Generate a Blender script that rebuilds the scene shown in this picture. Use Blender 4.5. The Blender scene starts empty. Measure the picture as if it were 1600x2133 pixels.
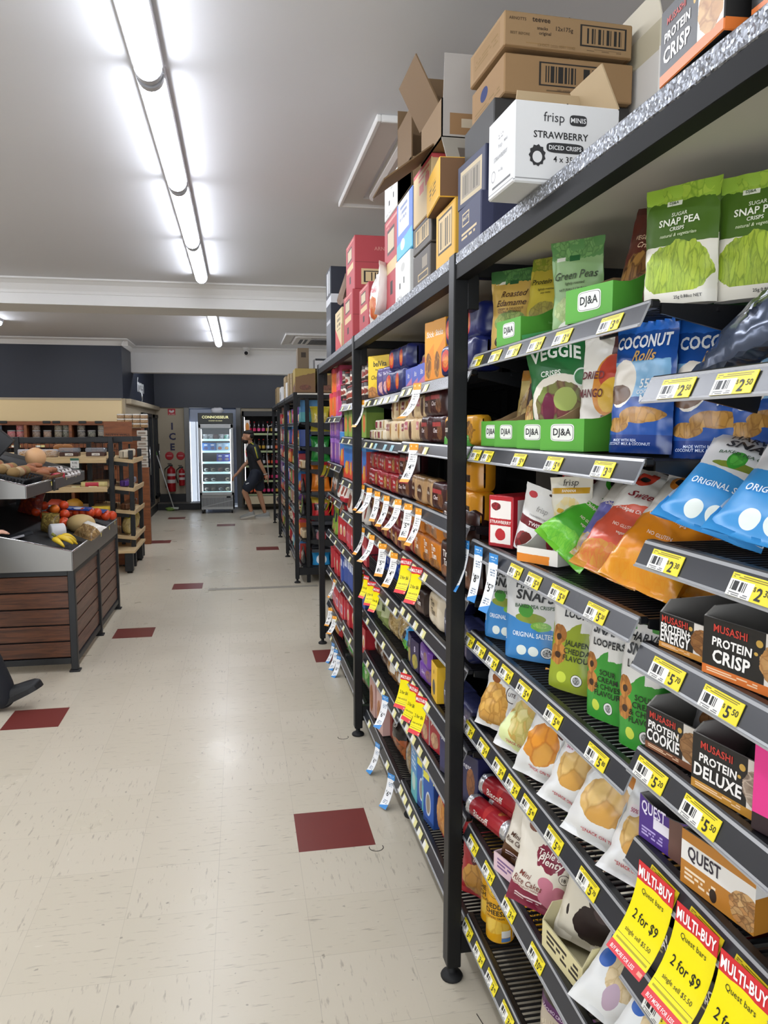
import bpy, bmesh, math, random
from mathutils import Vector, Matrix, noise
R = math.radians
PI = math.pi
scene = bpy.context.scene
COL = scene.collection
random.seed(7)

# ------------------------------------------------------------------ camera
cam_data = bpy.data.cameras.new('camera')
cam_data.sensor_fit = 'HORIZONTAL'
cam_data.sensor_width = 36.0
cam_data.lens = 36.0
cam_data.clip_start = 0.05
cam = bpy.data.objects.new('camera', cam_data)
COL.objects.link(cam)
fw = Vector((0.18276947, 0.97722735, -0.10780553)).normalized()
rt = fw.cross(Vector((0, 0, 1))).normalized()
up = rt.cross(fw)
cam.matrix_world = Matrix(((rt.x, up.x, -fw.x, 0), (rt.y, up.y, -fw.y, 0), (rt.z, up.z, -fw.z, 1.65), (0, 0, 0, 1)))
scene.camera = cam

# ------------------------------------------------------------------ view, world, big lights
scene.view_settings.view_transform = 'Standard'
scene.view_settings.look = 'None'
scene.view_settings.exposure = 0.5
scene.view_settings.gamma = 1.0
scene.view_settings.use_curve_mapping = False
LAMP = 22.0
FRONT_FILL = 100.0     # unseen fill lamp added behind the camera, coloured like window daylight
world = bpy.data.worlds.new('world')
scene.world = world
world.use_nodes = True
world.node_tree.nodes['Background'].inputs[0].default_value = (0.75, 0.85, 1.0, 1)
world.node_tree.nodes['Background'].inputs[1].default_value = 0.6
ld = bpy.data.lights.new('added_front_fill', 'AREA')
ld.shape = 'RECTANGLE'; ld.size = 5.0; ld.size_y = 2.0
ld.energy = FRONT_FILL; ld.color = (0.93, 0.97, 1.0)
lo = bpy.data.objects.new('added_front_fill', ld)
lo.location = (-1.2, -2.85, 1.5); lo.rotation_euler = (R(90), 0, 0)
COL.objects.link(lo)

# ------------------------------------------------------------------ helpers
def H(s):
    s = s.lstrip('#')
    if len(s) == 3: s = s[0] * 2 + s[1] * 2 + s[2] * 2
    o = []
    for i in (0, 2, 4):
        c = int(s[i:i+2], 16) / 255
        o.append(c / 12.92 if c <= 0.04045 else ((c + 0.055) / 1.055) ** 2.4)
    return (o[0], o[1], o[2], 1.0)

def nd(nt, t, **kw):
    n = nt.nodes.new('ShaderNode' + t)
    for k, v in kw.items():
        setattr(n, k, v)
    return n

def sock(nt, n, i, v):
    if hasattr(v, 'is_linked') or hasattr(v, 'links'):
        nt.links.new(v, n.inputs[i])
    else:
        n.inputs[i].default_value = v

def mth(nt, op, a, b=None):
    n = nd(nt, 'Math', operation=op)
    sock(nt, n, 0, a)
    if b is not None: sock(nt, n, 1, b)
    return n.outputs[0]

def vec(nt, op, a, b=None):
    n = nd(nt, 'VectorMath', operation=op)
    sock(nt, n, 0, a)
    if b is not None: sock(nt, n, 1, b)
    return n.outputs['Value'] if op == 'LENGTH' else n.outputs['Vector']

def mixc(nt, f, a, b):
    n = nd(nt, 'Mix', data_type='RGBA')
    sock(nt, n, 0, f); sock(nt, n, 6, a); sock(nt, n, 7, b)
    return n.outputs[2]

MATS = {}
def new_mat(name):
    m = bpy.data.materials.new(name); m.use_nodes = True
    return m, m.node_tree, m.node_tree.nodes['Principled BSDF']

def bump(nt, bs, scale, strength, dist=0.002, coord='Object', detail=2, stretch=None):
    tc = nd(nt, 'TexCoord')
    src = tc.outputs[coord]
    if stretch:
        src = vec(nt, 'MULTIPLY', src, stretch)
    no = nd(nt, 'TexNoise'); no.inputs['Scale'].default_value = scale; no.inputs['Detail'].default_value = detail
    nt.links.new(src, no.inputs['Vector'])
    b = nd(nt, 'Bump'); b.inputs['Strength'].default_value = strength; b.inputs['Distance'].default_value = dist
    nt.links.new(no.outputs[0], b.inputs['Height']); nt.links.new(b.outputs[0], bs.inputs['Normal'])
    return no

def M(name, col='#888888', rough=0.5, metal=0.0, spec=0.5, emit=0.0, bmp=None, alpha=1.0, trans=0.0, var=0.0):
    if name in MATS: return MATS[name]
    m, nt, bs = new_mat(name)
    c = H(col)
    bs.inputs['Base Color'].default_value = c
    bs.inputs['Roughness'].default_value = rough
    bs.inputs['Metallic'].default_value = metal
    bs.inputs['Specular IOR Level'].default_value = spec
    if emit:
        bs.inputs['Emission Color'].default_value = c; bs.inputs['Emission Strength'].default_value = emit
    if trans: bs.inputs['Transmission Weight'].default_value = trans
    bs.inputs['Alpha'].default_value = alpha
    no = None
    if bmp: no = bump(nt, bs, bmp[0], bmp[1], bmp[2] if len(bmp) > 2 else 0.002)
    if var:
        tc = nd(nt, 'TexCoord'); n2 = nd(nt, 'TexNoise'); n2.inputs['Scale'].default_value = 6; n2.inputs['Detail'].default_value = 5
        nt.links.new(tc.outputs['Object'], n2.inputs['Vector'])
        d = tuple(x * (1 - var) for x in c[:3]) + (1,)
        l = tuple(min(1, x * (1 + var)) for x in c[:3]) + (1,)
        nt.links.new(mixc(nt, n2.outputs[0], d, l), bs.inputs['Base Color'])
    MATS[name] = m
    return m

def T(col):
    """flat printing ink"""
    return M('ink ' + col, col, 0.45)

_pk = [0]
def PK(base, layers=(), rough=0.38, crinkle=0.0, metal=0.0, name=None, cs=28, coat=0.0):
    """printed packaging: layers of shapes in the front panel's own 0..1 coordinates"""
    _pk[0] += 1
    m, nt, bs = new_mat(name or 'printed packaging %03d' % _pk[0])
    uvn = nd(nt, 'UVMap'); uvn.uv_map = 'UVMap'
    uv = uvn.outputs[0]
    wob = {}
    def wobble(a):
        if not a: return uv
        if a not in wob:
            n = nd(nt, 'TexNoise'); n.inputs['Scale'].default_value = 7; n.inputs['Detail'].default_value = 3
            nt.links.new(uv, n.inputs['Vector'])
            s = vec(nt, 'SUBTRACT', n.outputs['Color'], (0.5, 0.5, 0.5))
            s = vec(nt, 'MULTIPLY', s, (a, a, 0))
            wob[a] = vec(nt, 'ADD', uv, s)
        return wob[a]
    c = H(base)
    for L in layers:
        k = L[0]
        if k in 'rsl':
            _, u0, v0, u1, v1, col = L[:6]
            p = vec(nt, 'SUBTRACT', wobble(L[6] if k == 'r' and len(L) > 6 else 0), ((u0 + u1) / 2, (v0 + v1) / 2, 0))
            p = vec(nt, 'ABSOLUTE', p)
            p = vec(nt, 'DIVIDE', p, ((u1 - u0) / 2, (v1 - v0) / 2, 1))
            sp = nd(nt, 'SeparateXYZ'); nt.links.new(p, sp.inputs[0])
            f = mth(nt, 'LESS_THAN', mth(nt, 'MAXIMUM', sp.outputs[0], sp.outputs[1]), 1.0)
            if k != 'r':
                n_ = L[6]
                s2 = nd(nt, 'SeparateXYZ'); nt.links.new(uv, s2.inputs[0])
                if k == 's':   # bar code
                    w = nd(nt, 'TexWhiteNoise', noise_dimensions='1D')
                    nt.links.new(mth(nt, 'FLOOR', mth(nt, 'MULTIPLY', s2.outputs[0], n_ / (u1 - u0))), w.inputs['W'])
                    g = mth(nt, 'GREATER_THAN', w.outputs[0], 0.45)
                else:          # lines of small print
                    fr = mth(nt, 'FRACT', mth(nt, 'MULTIPLY', s2.outputs[1], n_ / (v1 - v0)))
                    g1 = mth(nt, 'GREATER_THAN', fr, 0.45)
                    q = vec(nt, 'FLOOR', vec(nt, 'MULTIPLY', uv, (n_ * 5 / (u1 - u0), n_ / (v1 - v0), 0)))
                    w = nd(nt, 'TexWhiteNoise', noise_dimensions='2D'); nt.links.new(q, w.inputs['Vector'])
                    g = mth(nt, 'MULTIPLY', g1, mth(nt, 'GREATER_THAN', w.outputs[0], 0.28))
                f = mth(nt, 'MULTIPLY', f, g)
            c = mixc(nt, f, c, H(col))
        elif k in 'ef':
            _, cu, cv, ru, rv, col = L[:6]
            wb = (L[6] if len(L) > 6 else 0) if k == 'e' else 0.22 * min(ru, rv) * 2
            p = vec(nt, 'SUBTRACT', wobble(wb), (cu, cv, 0))
            p = vec(nt, 'DIVIDE', p, (ru, rv, 1))
            f = mth(nt, 'LESS_THAN', vec(nt, 'LENGTH', p), 1.0)
            cc = H(col)
            if k == 'f':
                vo = nd(nt, 'TexVoronoi'); vo.inputs['Scale'].default_value = L[7] * 1.25
                fuv = vec(nt, 'MULTIPLY', wobble(0.10), L[9]) if len(L) > 9 else wobble(0.10)
                nt.links.new(fuv, vo.inputs['Vector'])
                ve = nd(nt, 'TexVoronoi', feature='DISTANCE_TO_EDGE'); ve.inputs['Scale'].default_value = L[7] * 1.25
                nt.links.new(fuv, ve.inputs['Vector'])
                sc = nd(nt, 'SeparateColor'); nt.links.new(vo.outputs['Color'], sc.inputs[0])
                cn = mixc(nt, sc.outputs[0], H(col), H(L[8] if len(L) > 8 else col))
                n9 = nd(nt, 'TexNoise'); n9.inputs['Scale'].default_value = L[7] * 2.4; n9.inputs['Detail'].default_value = 4; nt.links.new(uv, n9.inputs['Vector'])
                cn = mixc(nt, mth(nt, 'MULTIPLY', n9.outputs[0], mth(nt, 'MULTIPLY', sc.outputs[1], 0.75)), cn, H(L[6]))
                mr = nd(nt, 'MapRange'); mr.inputs[1].default_value = 0.01; mr.inputs[2].default_value = 0.10; mr.inputs[3].default_value = 0.6; mr.inputs[4].default_value = 0.0
                nt.links.new(ve.outputs['Distance'], mr.inputs[0])
                cc = mixc(nt, mr.outputs[0], cn, H(L[6]))
            c = mixc(nt, f, c, cc)
        elif k in 'bt':
            _, v0, col = L[:3]
            slope = L[3] if len(L) > 3 else 0
            s2 = nd(nt, 'SeparateXYZ'); nt.links.new(wobble(L[4] if len(L) > 4 else 0), s2.inputs[0])
            line = mth(nt, 'ADD', mth(nt, 'MULTIPLY', mth(nt, 'SUBTRACT', s2.outputs[0], 0.5), slope), v0)
            f = mth(nt, 'LESS_THAN' if k == 'b' else 'GREATER_THAN', s2.outputs[1], line)
            c = mixc(nt, f, c, H(col))
    if hasattr(c, 'links'): nt.links.new(c, bs.inputs['Base Color'])
    else: bs.inputs['Base Color'].default_value = c
    bs.inputs['Roughness'].default_value = rough
    bs.inputs['Metallic'].default_value = metal
    bs.inputs['Coat Weight'].default_value = coat
    if crinkle: bump(nt, bs, cs, crinkle, 0.006, detail=1)
    return m

# ------------------------------------------------------------------ lettering
_tx = {}
def text_geo(s, bold=0.0, ital=0.0):
    k = (s, bold, ital)
    if k in _tx: return _tx[k]
    cu = bpy.data.curves.new('lettering', 'FONT')
    cu.body = s; cu.size = 1.0; cu.resolution_u = 2; cu.offset = bold; cu.shear = ital; cu.space_character = 1 + bold * 1.5
    ob = bpy.data.objects.new('lettering', cu)
    me = ob.to_mesh()
    vs = [(v.co.x, v.co.y) for v in me.vertices]
    fs = [tuple(p.vertices) for p in me.polygons]
    ob.to_mesh_clear()
    bpy.data.objects.remove(ob); bpy.data.curves.remove(cu)
    if vs:
        x0 = min(v[0] for v in vs); x1 = max(v[0] for v in vs)
        y0 = min(v[1] for v in vs); y1 = max(v[1] for v in vs)
        vs = [(v[0] - (x0 + x1) / 2, v[1] - (y0 + y1) / 2) for v in vs]
        r = (vs, fs, x1 - x0, y1 - y0)
    else:
        r = ([], [], 1, 1)
    _tx[k] = r
    return r

# ------------------------------------------------------------------ mesh collector
class MB:
    def __init__(s):
        s.v = []; s.f = []; s.m = []; s.uv = []; s.sm = []; s.mats = []
    def mi(s, mat):
        for i, q in enumerate(s.mats):
            if q is mat: return i
        s.mats.append(mat); return len(s.mats) - 1
    def face(s, pts, mat, uvs=None, smooth=False):
        b = len(s.v); s.v.extend([tuple(p) for p in pts])
        s.f.append(tuple(range(b, b + len(pts)))); s.m.append(s.mi(mat))
        s.uv.append(uvs or [(5, 5)] * len(pts)); s.sm.append(smooth)
    def faces(s, vs, fs, mat, uvs=None, smooth=False):
        b = len(s.v); s.v.extend([tuple(p) for p in vs]); i = s.mi(mat)
        for f in fs:
            s.f.append(tuple(b + q for q in f)); s.m.append(i); s.sm.append(smooth)
            s.uv.append([uvs[q] for q in f] if uvs else [(5, 5)] * len(f))
    def grid(s, fn, nu, nv, mat, uv0=0.0, smooth=True, flip=False, closed=False):
        vs = []; uvs = []
        for j in range(nv + 1):
            for i in range(nu + 1):
                u = i / nu; v = j / nv
                vs.append(fn(u, v)); uvs.append((u + uv0, v))
        fs = []
        for j in range(nv):
            for i in range(nu):
                a = j * (nu + 1) + i
                q = (a, a + 1, a + nu + 2, a + nu + 1)
                fs.append(q[::-1] if flip else q)
        s.faces(vs, fs, mat, uvs, smooth)
    def box(s, x0, x1, y0, y1, z0, z1, mat, c=0.0, rot=None, at=None, tone=None):
        """box with chamfered edges; the -Y face carries uv 0..1, +X face u 2..3, -X face u 4..5, +Z face u 6..7, back u 8..9"""
        if x0 > x1: x0, x1 = x1, x0
        if y0 > y1: y0, y1 = y1, y0
        if z0 > z1: z0, z1 = z1, z0
        c = min(c, (x1 - x0) / 2.2, (y1 - y0) / 2.2, (z1 - z0) / 2.2)
        lo = (x0, y0, z0); hi = (x1, y1, z1)
        def P(sx, sy, sz, ax):
            sg = (sx, sy, sz); o = []
            for k in range(3):
                e = hi[k] if sg[k] > 0 else lo[k]
                if k != ax and c: e -= sg[k] * c
                o.append(e)
            o = Vector(o)
            if rot is not None: o = rot @ o
            if at is not None: o = o + Vector(at)
            return o
        def q(ax, sgn, order, u0):
            pts = []; uvs = []
            for a, b, u, v in order:
                t = [0, 0, 0]; t[ax] = sgn; o = [k for k in range(3) if k != ax]; t[o[0]] = a; t[o[1]] = b
                pts.append(P(t[0], t[1], t[2], ax)); uvs.append((u0 + u, v))
            s.face(pts, mat, uvs)
        q(1, -1, ((-1, -1, 0, 0), (1, -1, 1, 0), (1, 1, 1, 1), (-1, 1, 0, 1)), 0)
        q(0, 1, ((-1, -1, 0, 0), (1, -1, 1, 0), (1, 1, 1, 1), (-1, 1, 0, 1)), 2)
        q(0, -1, ((1, -1, 0, 0), (-1, -1, 1, 0), (-1, 1, 1, 1), (1, 1, 0, 1)), 4)
        q(2, 1, ((-1, -1, 0, 0), (1, -1, 1, 0), (1, 1, 1, 1), (-1, 1, 0, 1)), 6)
        q(1, 1, ((1, -1, 0, 0), (-1, -1, 1, 0), (-1, 1, 1, 1), (1, 1, 0, 1)), 8)
        q(2, -1, ((-1, 1, 0, 0), (1, 1, 1, 0), (1, -1, 1, 1), (-1, -1, 0, 1)), 10)
        if c:
            for a in (-1, 1):
                for b in (-1, 1):
                    s.face([P(a, b, -1, 0), P(a, b, 1, 0), P(a, b, 1, 1), P(a, b, -1, 1)][::(1 if a * b > 0 else -1)], mat, [(.02, .02), (.02, .98), (.02, .98), (.02, .02)])
                    s.face([P(a, -1, b, 0), P(a, 1, b, 0), P(a, 1, b, 2), P(a, -1, b, 2)][::(-1 if a * b > 0 else 1)], mat, [(.5, .01 if b < 0 else .99)] * 4)
                    s.face([P(-1, a, b, 1), P(1, a, b, 1), P(1, a, b, 2), P(-1, a, b, 2)][::(1 if a * b > 0 else -1)], mat, [(.5, .01 if b < 0 else .99)] * 4)
                    for d in (-1, 1):
                        s.face([P(a, b, d, 0), P(a, b, d, 1), P(a, b, d, 2)][::(1 if a * b * d > 0 else -1)], mat, [(.01, .01 if d < 0 else .99)] * 3)
        return s
    def bar(s, a, b, w, h, mat, c=0.0):
        """square bar from a to b"""
        a = Vector(a); b = Vector(b); d = b - a; L = d.length
        rot = d.to_track_quat('X', 'Z').to_matrix()
        return s.box(0, L, -w / 2, w / 2, -h / 2, h / 2, mat, c, rot, a)
    def lathe(s, prof, mat, n=20, at=(0, 0, 0), rot=None, smooth=True, uvr=True, cap=True):
        """profile of (radius, height), turned about z; u runs 0..1 over the front half"""
        vs = []; uvs = []
        z0 = prof[0][1]; z1 = prof[-1][1]
        for r, z in prof:
            for i in range(n + 1):
                a = PI + 2 * PI * i / n
                p = Vector((r * math.cos(a), r * math.sin(a), z))
                if rot is not None: p = rot @ p
                vs.append(p + Vector(at)); uvs.append((2 * i / n, (z - z0) / ((z1 - z0) or 1)))
        fs = []
        for j in range(len(prof) - 1):
            for i in range(n):
                a = j * (n + 1) + i
                fs.append((a, a + 1, a + n + 2, a + n + 1))
        if cap:
            if prof[0][0] > 1e-5: fs.append(tuple(range(n - 1, -1, -1)))
            if prof[-1][0] > 1e-5:
                b = (len(prof) - 1) * (n + 1); fs.append(tuple(range(b, b + n)))
        s.faces(vs, fs, mat, uvs, smooth)
        return s
    def tube(s, path, r, mat, n=8, smooth=True):
        path = [Vector(p) for p in path]
        rr = r if isinstance(r, (list, tuple)) else [r] * len(path)
        vs = []; up_ = Vector((0, 0, 1))
        for i, p in enumerate(path):
            d = (path[min(i + 1, len(path) - 1)] - path[max(i - 1, 0)]).normalized()
            x = d.cross(up_)
            if x.length < 1e-3: x = d.cross(Vector((0, 1, 0)))
            x.normalize(); y = x.cross(d)
            for k in range(n):
                a = 2 * PI * k / n
                vs.append(p + (x * math.cos(a) + y * math.sin(a)) * rr[i])
        fs = []
        for j in range(len(path) - 1):
            for k in range(n):
                fs.append((j * n + k, j * n + (k + 1) % n, (j + 1) * n + (k + 1) % n, (j + 1) * n + k))
        fs.append(tuple(range(n - 1, -1, -1))); fs.append(tuple(range((len(path) - 1) * n, len(path) * n)))
        s.faces(vs, [f[::-1] for f in fs], mat, None, smooth)
        return s
    def blob(s, c, rx, ry, rz, mat, nu=14, nv=10, wob=0.0, seed=0, rot=None, f=6.0):
        vs = []; uvs = []
        for j in range(nv + 1):
            th = PI * j / nv
            for i in range(nu + 1):
                ph = 2 * PI * i / nu
                d = Vector((math.sin(th) * math.cos(ph), math.sin(th) * math.sin(ph), -math.cos(th)))
                k = 1 + (wob * noise.noise(d * f * 0.35 + Vector((seed * 7.3, seed * 1.7, 0))) if wob else 0)
                p = Vector((d.x * rx * k, d.y * ry * k, d.z * rz * k))
                if rot is not None: p = rot @ p
                vs.append(p + Vector(c)); uvs.append((i / nu * 2, j / nv))
        fs = []
        for j in range(nv):
            for i in range(nu):
                a = j * (nu + 1) + i
                fs.append((a, a + 1, a + nu + 2, a + nu + 1))
        s.faces(vs, fs, mat, uvs, True)
        return s
    def text(s, surf, string, cu, cv, size, mat, bold=0.012, ital=0.0, rot=0.0, maxw=None, wm=1.0, hm=1.0, arc=0.0, eps=0.0012):
        """letters on surface surf(u, v, out); wm, hm: metres per unit of u and v; size: height of a capital"""
        vs, fs, tw, th = text_geo(string, bold, ital)
        k = size / 0.7
        kx = k
        if maxw and tw * kx > maxw: kx = maxw / tw
        ca, sa = math.cos(rot), math.sin(rot)
        out = []
        for x, y in vs:
            X = x * kx; Y = y * k + arc * (1 - (2 * x / max(tw, 1e-6)) ** 2)
            X, Y = X * ca - Y * sa, X * sa + Y * ca
            out.append(surf(cu + X / wm, cv + Y / hm, eps))
        s.faces(out, fs, mat)
        return s
    def mesh(s, name):
        me = bpy.data.meshes.new(name)
        me.from_pydata(s.v, [], s.f)
        for m in s.mats: me.materials.append(m)
        me.polygons.foreach_set('material_index', s.m)
        me.polygons.foreach_set('use_smooth', s.sm)
        ul = me.uv_layers.new(name='UVMap')
        flat = []
        for f in s.uv:
            for u in f: flat.extend(u)
        ul.data.foreach_set('uv', flat)
        me.update()
        return me

# ------------------------------------------------------------------ objects
def link(o, parent=None):
    COL.objects.link(o)
    if parent is not None: o.parent = parent
    return o
def obj(name, mesh, parent=None, loc=None, rot=None):
    if isinstance(mesh, MB): mesh = mesh.mesh(name)
    o = bpy.data.objects.new(name, mesh)
    if loc: o.location = loc
    if rot: o.rotation_euler = rot
    return link(o, parent)
def tag(o, label=None, cat=None, group=None, kind=None):
    if label: o['label'] = label
    if cat: o['category'] = cat
    if group: o['group'] = group
    if kind: o['kind'] = kind
    return o
def empty(name, loc=(0, 0, 0), rot=(0, 0, 0)):
    o = bpy.data.objects.new(name, None); o.location = loc; o.rotation_euler = rot
    o.empty_display_size = 0.1
    return link(o)
def struct(name, mb, loc=None, label=None):
    o = obj(name, mb, None, loc); o['kind'] = 'structure'
    if label: o['label'] = label
    return o
class Proto:
    """a thing's mesh and the meshes of its parts, placed again and again"""
    def __init__(s, mesh, parts=(), h=0.2, w=0.1, d=0.05):
        s.mesh = mesh; s.parts = list(parts); s.h = h; s.w = w; s.d = d
def put(p, name, label, cat, loc, rz=0.0, rx=0.0, ry=0.0, group=None, sc=None):
    o = bpy.data.objects.new(name, p.mesh)
    o.location = loc; o.rotation_euler = (R(rx), R(ry), R(rz))
    if sc: o.scale = sc if isinstance(sc, tuple) else (sc, sc, sc)
    link(o); tag(o, label, cat, group)
    for pn, pm in p.parts:
        link(bpy.data.objects.new(pn, pm), o)
    return o
ORD = ['', 'first', 'second', 'third', 'fourth', 'fifth', 'sixth', 'seventh', 'eighth', 'ninth', 'tenth', 'eleventh', 'twelfth', 'thirteenth', 'fourteenth', 'fifteenth', 'sixteenth', 'seventeenth', 'eighteenth', 'nineteenth', 'twentieth'] + ['%dth' % i for i in range(21, 60)]
# ------------------------------------------------------------------ the room
CEIL = 2.97
TILE = 0.3055
def floor_material():
    m, nt, bs = new_mat('cream speckled vinyl tile')
    tc = nd(nt, 'TexCoord'); p = tc.outputs['Object']
    cell = vec(nt, 'FLOOR', vec(nt, 'DIVIDE', vec(nt, 'SUBTRACT', p, (0.196, 2.861, 0)), (TILE, TILE, 1)))
    w = nd(nt, 'TexWhiteNoise', noise_dimensions='2D'); nt.links.new(cell, w.inputs['Vector'])
    base = mixc(nt, w.outputs[0], H('#cbc2ae'), H('#d0c7b4'))
    # marbling streaks, turned by a quarter on every other tile
    def streak(sx, sy, sc):
        n = nd(nt, 'TexNoise'); n.inputs['Scale'].default_value = sc; n.inputs['Detail'].default_value = 3; n.inputs['Roughness'].default_value = 0.6
        nt.links.new(vec(nt, 'MULTIPLY', p, (sx, sy, 1)), n.inputs['Vector'])
        return n.outputs[0]
    sel = mth(nt, 'GREATER_THAN', w.outputs[0], 0.5)
    n1 = nd(nt, 'Mix', data_type='FLOAT'); nt.links.new(sel, n1.inputs[0]); nt.links.new(streak(11, 70, 1.0), n1.inputs[2]); nt.links.new(streak(70, 11, 1.0), n1.inputs[3])
    mr = nd(nt, 'MapRange'); mr.inputs[1].default_value = 0.60; mr.inputs[2].default_value = 0.70
    nt.links.new(n1.outputs[0], mr.inputs[0])
    base = mixc(nt, mth(nt, 'MULTIPLY', mr.outputs[0], 0.55), base, H('#8d8374'))
    mr2 = nd(nt, 'MapRange'); mr2.inputs[1].default_value = 0.30; mr2.inputs[2].default_value = 0.22
    nt.links.new(n1.outputs[0], mr2.inputs[0])
    base = mixc(nt, mth(nt, 'MULTIPLY', mr2.outputs[0], 0.5), base, H('#e9e4d8'))
    # dirt scuffs
    n3 = nd(nt, 'TexNoise'); n3.inputs['Scale'].default_value = 38; n3.inputs['Detail'].default_value = 2
    nt.links.new(p, n3.inputs['Vector'])
    mr3 = nd(nt, 'MapRange'); mr3.inputs[1].default_value = 0.70; mr3.inputs[2].default_value = 0.76
    nt.links.new(n3.outputs[0], mr3.inputs[0])
    base = mixc(nt, mth(nt, 'MULTIPLY', mr3.outputs[0], 0.6), base, H('#6c6458'))
    # mottled browner tone, stronger towards and under the shelving
    sx = nd(nt, 'SeparateXYZ'); nt.links.new(p, sx.inputs[0])
    n5 = nd(nt, 'TexNoise'); n5.inputs['Scale'].default_value = 7; n5.inputs['Detail'].default_value = 6
    nt.links.new(p, n5.inputs['Vector'])
    mr5 = nd(nt, 'MapRange'); mr5.inputs[1].default_value = 0.35; mr5.inputs[2].default_value = 1.0
    nt.links.new(sx.outputs[0], mr5.inputs[0])
    gr = mth(nt, 'MULTIPLY', mr5.outputs[0], n5.outputs[0])
    base = mixc(nt, mth(nt, 'MULTIPLY', gr, 0.7), base, H('#8c8069'))
    # thin joints
    fr = vec(nt, 'FRACTION', vec(nt, 'DIVIDE', vec(nt, 'SUBTRACT', p, (0.196, 2.861, 0)), (TILE, TILE, 1)))
    d = vec(nt, 'ABSOLUTE', vec(nt, 'SUBTRACT', fr, (0.5, 0.5, 0)))
    sd = nd(nt, 'SeparateXYZ'); nt.links.new(d, sd.inputs[0])
    j = mth(nt, 'GREATER_THAN', mth(nt, 'MAXIMUM', sd.outputs[0], sd.outputs[1]), 0.4978)
    n6 = nd(nt, 'TexNoise'); n6.inputs['Scale'].default_value = 1.3
    nt.links.new(p, n6.inputs['Vector'])
    base = mixc(nt, mth(nt, 'MULTIPLY', j, mth(nt, 'MULTIPLY', n6.outputs[0], 0.6)), base, H('#5f574b'))
    nt.links.new(base, bs.inputs['Base Color'])
    n7 = nd(nt, 'TexNoise'); n7.inputs['Scale'].default_value = 2.2; n7.inputs['Detail'].default_value = 4
    nt.links.new(p, n7.inputs['Vector'])
    mr7 = nd(nt, 'MapRange'); mr7.inputs[3].default_value = 0.22; mr7.inputs[4].default_value = 0.38
    nt.links.new(n7.outputs[0], mr7.inputs[0]); nt.links.new(mr7.outputs[0], bs.inputs['Roughness'])
    bs.inputs['Specular IOR Level'].default_value = 0.45
    n8 = nd(nt, 'TexNoise'); n8.inputs['Scale'].default_value = 3.4; n8.inputs['Detail'].default_value = 2
    nt.links.new(p, n8.inputs['Vector'])
    b = nd(nt, 'Bump'); b.inputs['Strength'].default_value = 0.16; b.inputs['Distance'].default_value = 0.012
    nt.links.new(n8.outputs[0], b.inputs['Height']); nt.links.new(b.outputs[0], bs.inputs['Normal'])
    return m
FLOOR = floor_material()
REDT = M('red vinyl tile', '#783631', 0.3, var=0.06)
X0, X1, Y0, Y1 = -5.4, 4.2, -3.0, 16.6
mb = MB()
red = {(0, 0), (-5, 5), (-4, 11), (-3, 17), (1, 8), (0, 25), (-5, 28), (-2, 34), (-5, 38)}
ix0, ix1 = int((X0 - 0.196) // TILE), int((X1 - 0.196) // TILE) + 1
iy0, iy1 = int((Y0 - 2.861) // TILE), int((Y1 - 2.861) // TILE) + 1
vs = []; 
for j in range(iy0, iy1 + 1):
    for i in range(ix0, ix1 + 1):
        vs.append((0.196 + i * TILE, 2.861 + j * TILE, 0))
W_ = ix1 - ix0 + 1
fr_, fc_ = [], []
for j in range(iy0, iy1):
    for i in range(ix0, ix1):
        a = (j - iy0) * W_ + i - ix0
        (fr_ if (i, j) in red else fc_).append((a, a + 1, a + W_ + 1, a + W_))
mb.faces(vs, fc_, FLOOR); mb.faces(vs, fr_, REDT)
struct('floor', mb)

WHITE = M('white ceiling paint', '#cdced2', 0.75, bmp=(60, 0.08))
WHITE2 = M('white satin paint', '#d4d3d1', 0.6)
NAVY = M('navy blue wall paint', '#1f2534', 0.42, bmp=(90, 0.06))
BEIGE = M('beige wall paint', '#b9ac93', 0.6, bmp=(70, 0.08))
CREAM = M('cream wall panel', '#ecd4a0', 0.35)
GREYP = M('grey trim', '#8c8c8a', 0.5)
BLACK = M('black powder coat', '#17191c', 0.45)
MATTE = M('matt black', '#0d0e10', 0.7)
STEEL = M('brushed steel', '#8f8d8a', 0.36, 1.0, bmp=(140, 0.03))
CHROME = M('chrome', '#c8c8c8', 0.15, 1.0)
def glassm(name, col, alpha, rough=0.05):
    return M(name, col, rough, alpha=alpha)

mb = MB(); mb.box(X0, X1, Y0, 17.2, CEIL, CEIL + 0.1, WHITE); struct('ceiling', mb)
mb = MB(); mb.box(X0, X1, 7.45, 7.95, 2.755, CEIL, WHITE2); struct('beam', mb)
def cove(name, pts, face, size=0.1):
    """moulded cornice: pts run along the top of a wall, face = outward direction"""
    mb = MB(); prof = [(0.0, -size), (0.012, -size), (0.02, -size * 0.8), (size * 0.45, -size * 0.38), (size * 0.8, -0.022), (size, -0.014), (size, 0.0)]
    f = Vector(face)
    for a, b in zip(pts, pts[1:]):
        a = Vector(a); b = Vector(b)
        for (o1, h1), (o2, h2) in zip(prof, prof[1:]):
            mb.face([a + f * o1 + Vector((0, 0, h1)), b + f * o1 + Vector((0, 0, h1)), b + f * o2 + Vector((0, 0, h2)), a + f * o2 + Vector((0, 0, h2))], WHITE2)
    return mb
struct('trim_1', cove('cornice', [(X0, 7.45, CEIL), (X1, 7.45, CEIL)], (0, -1, 0), 0.12))
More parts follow.
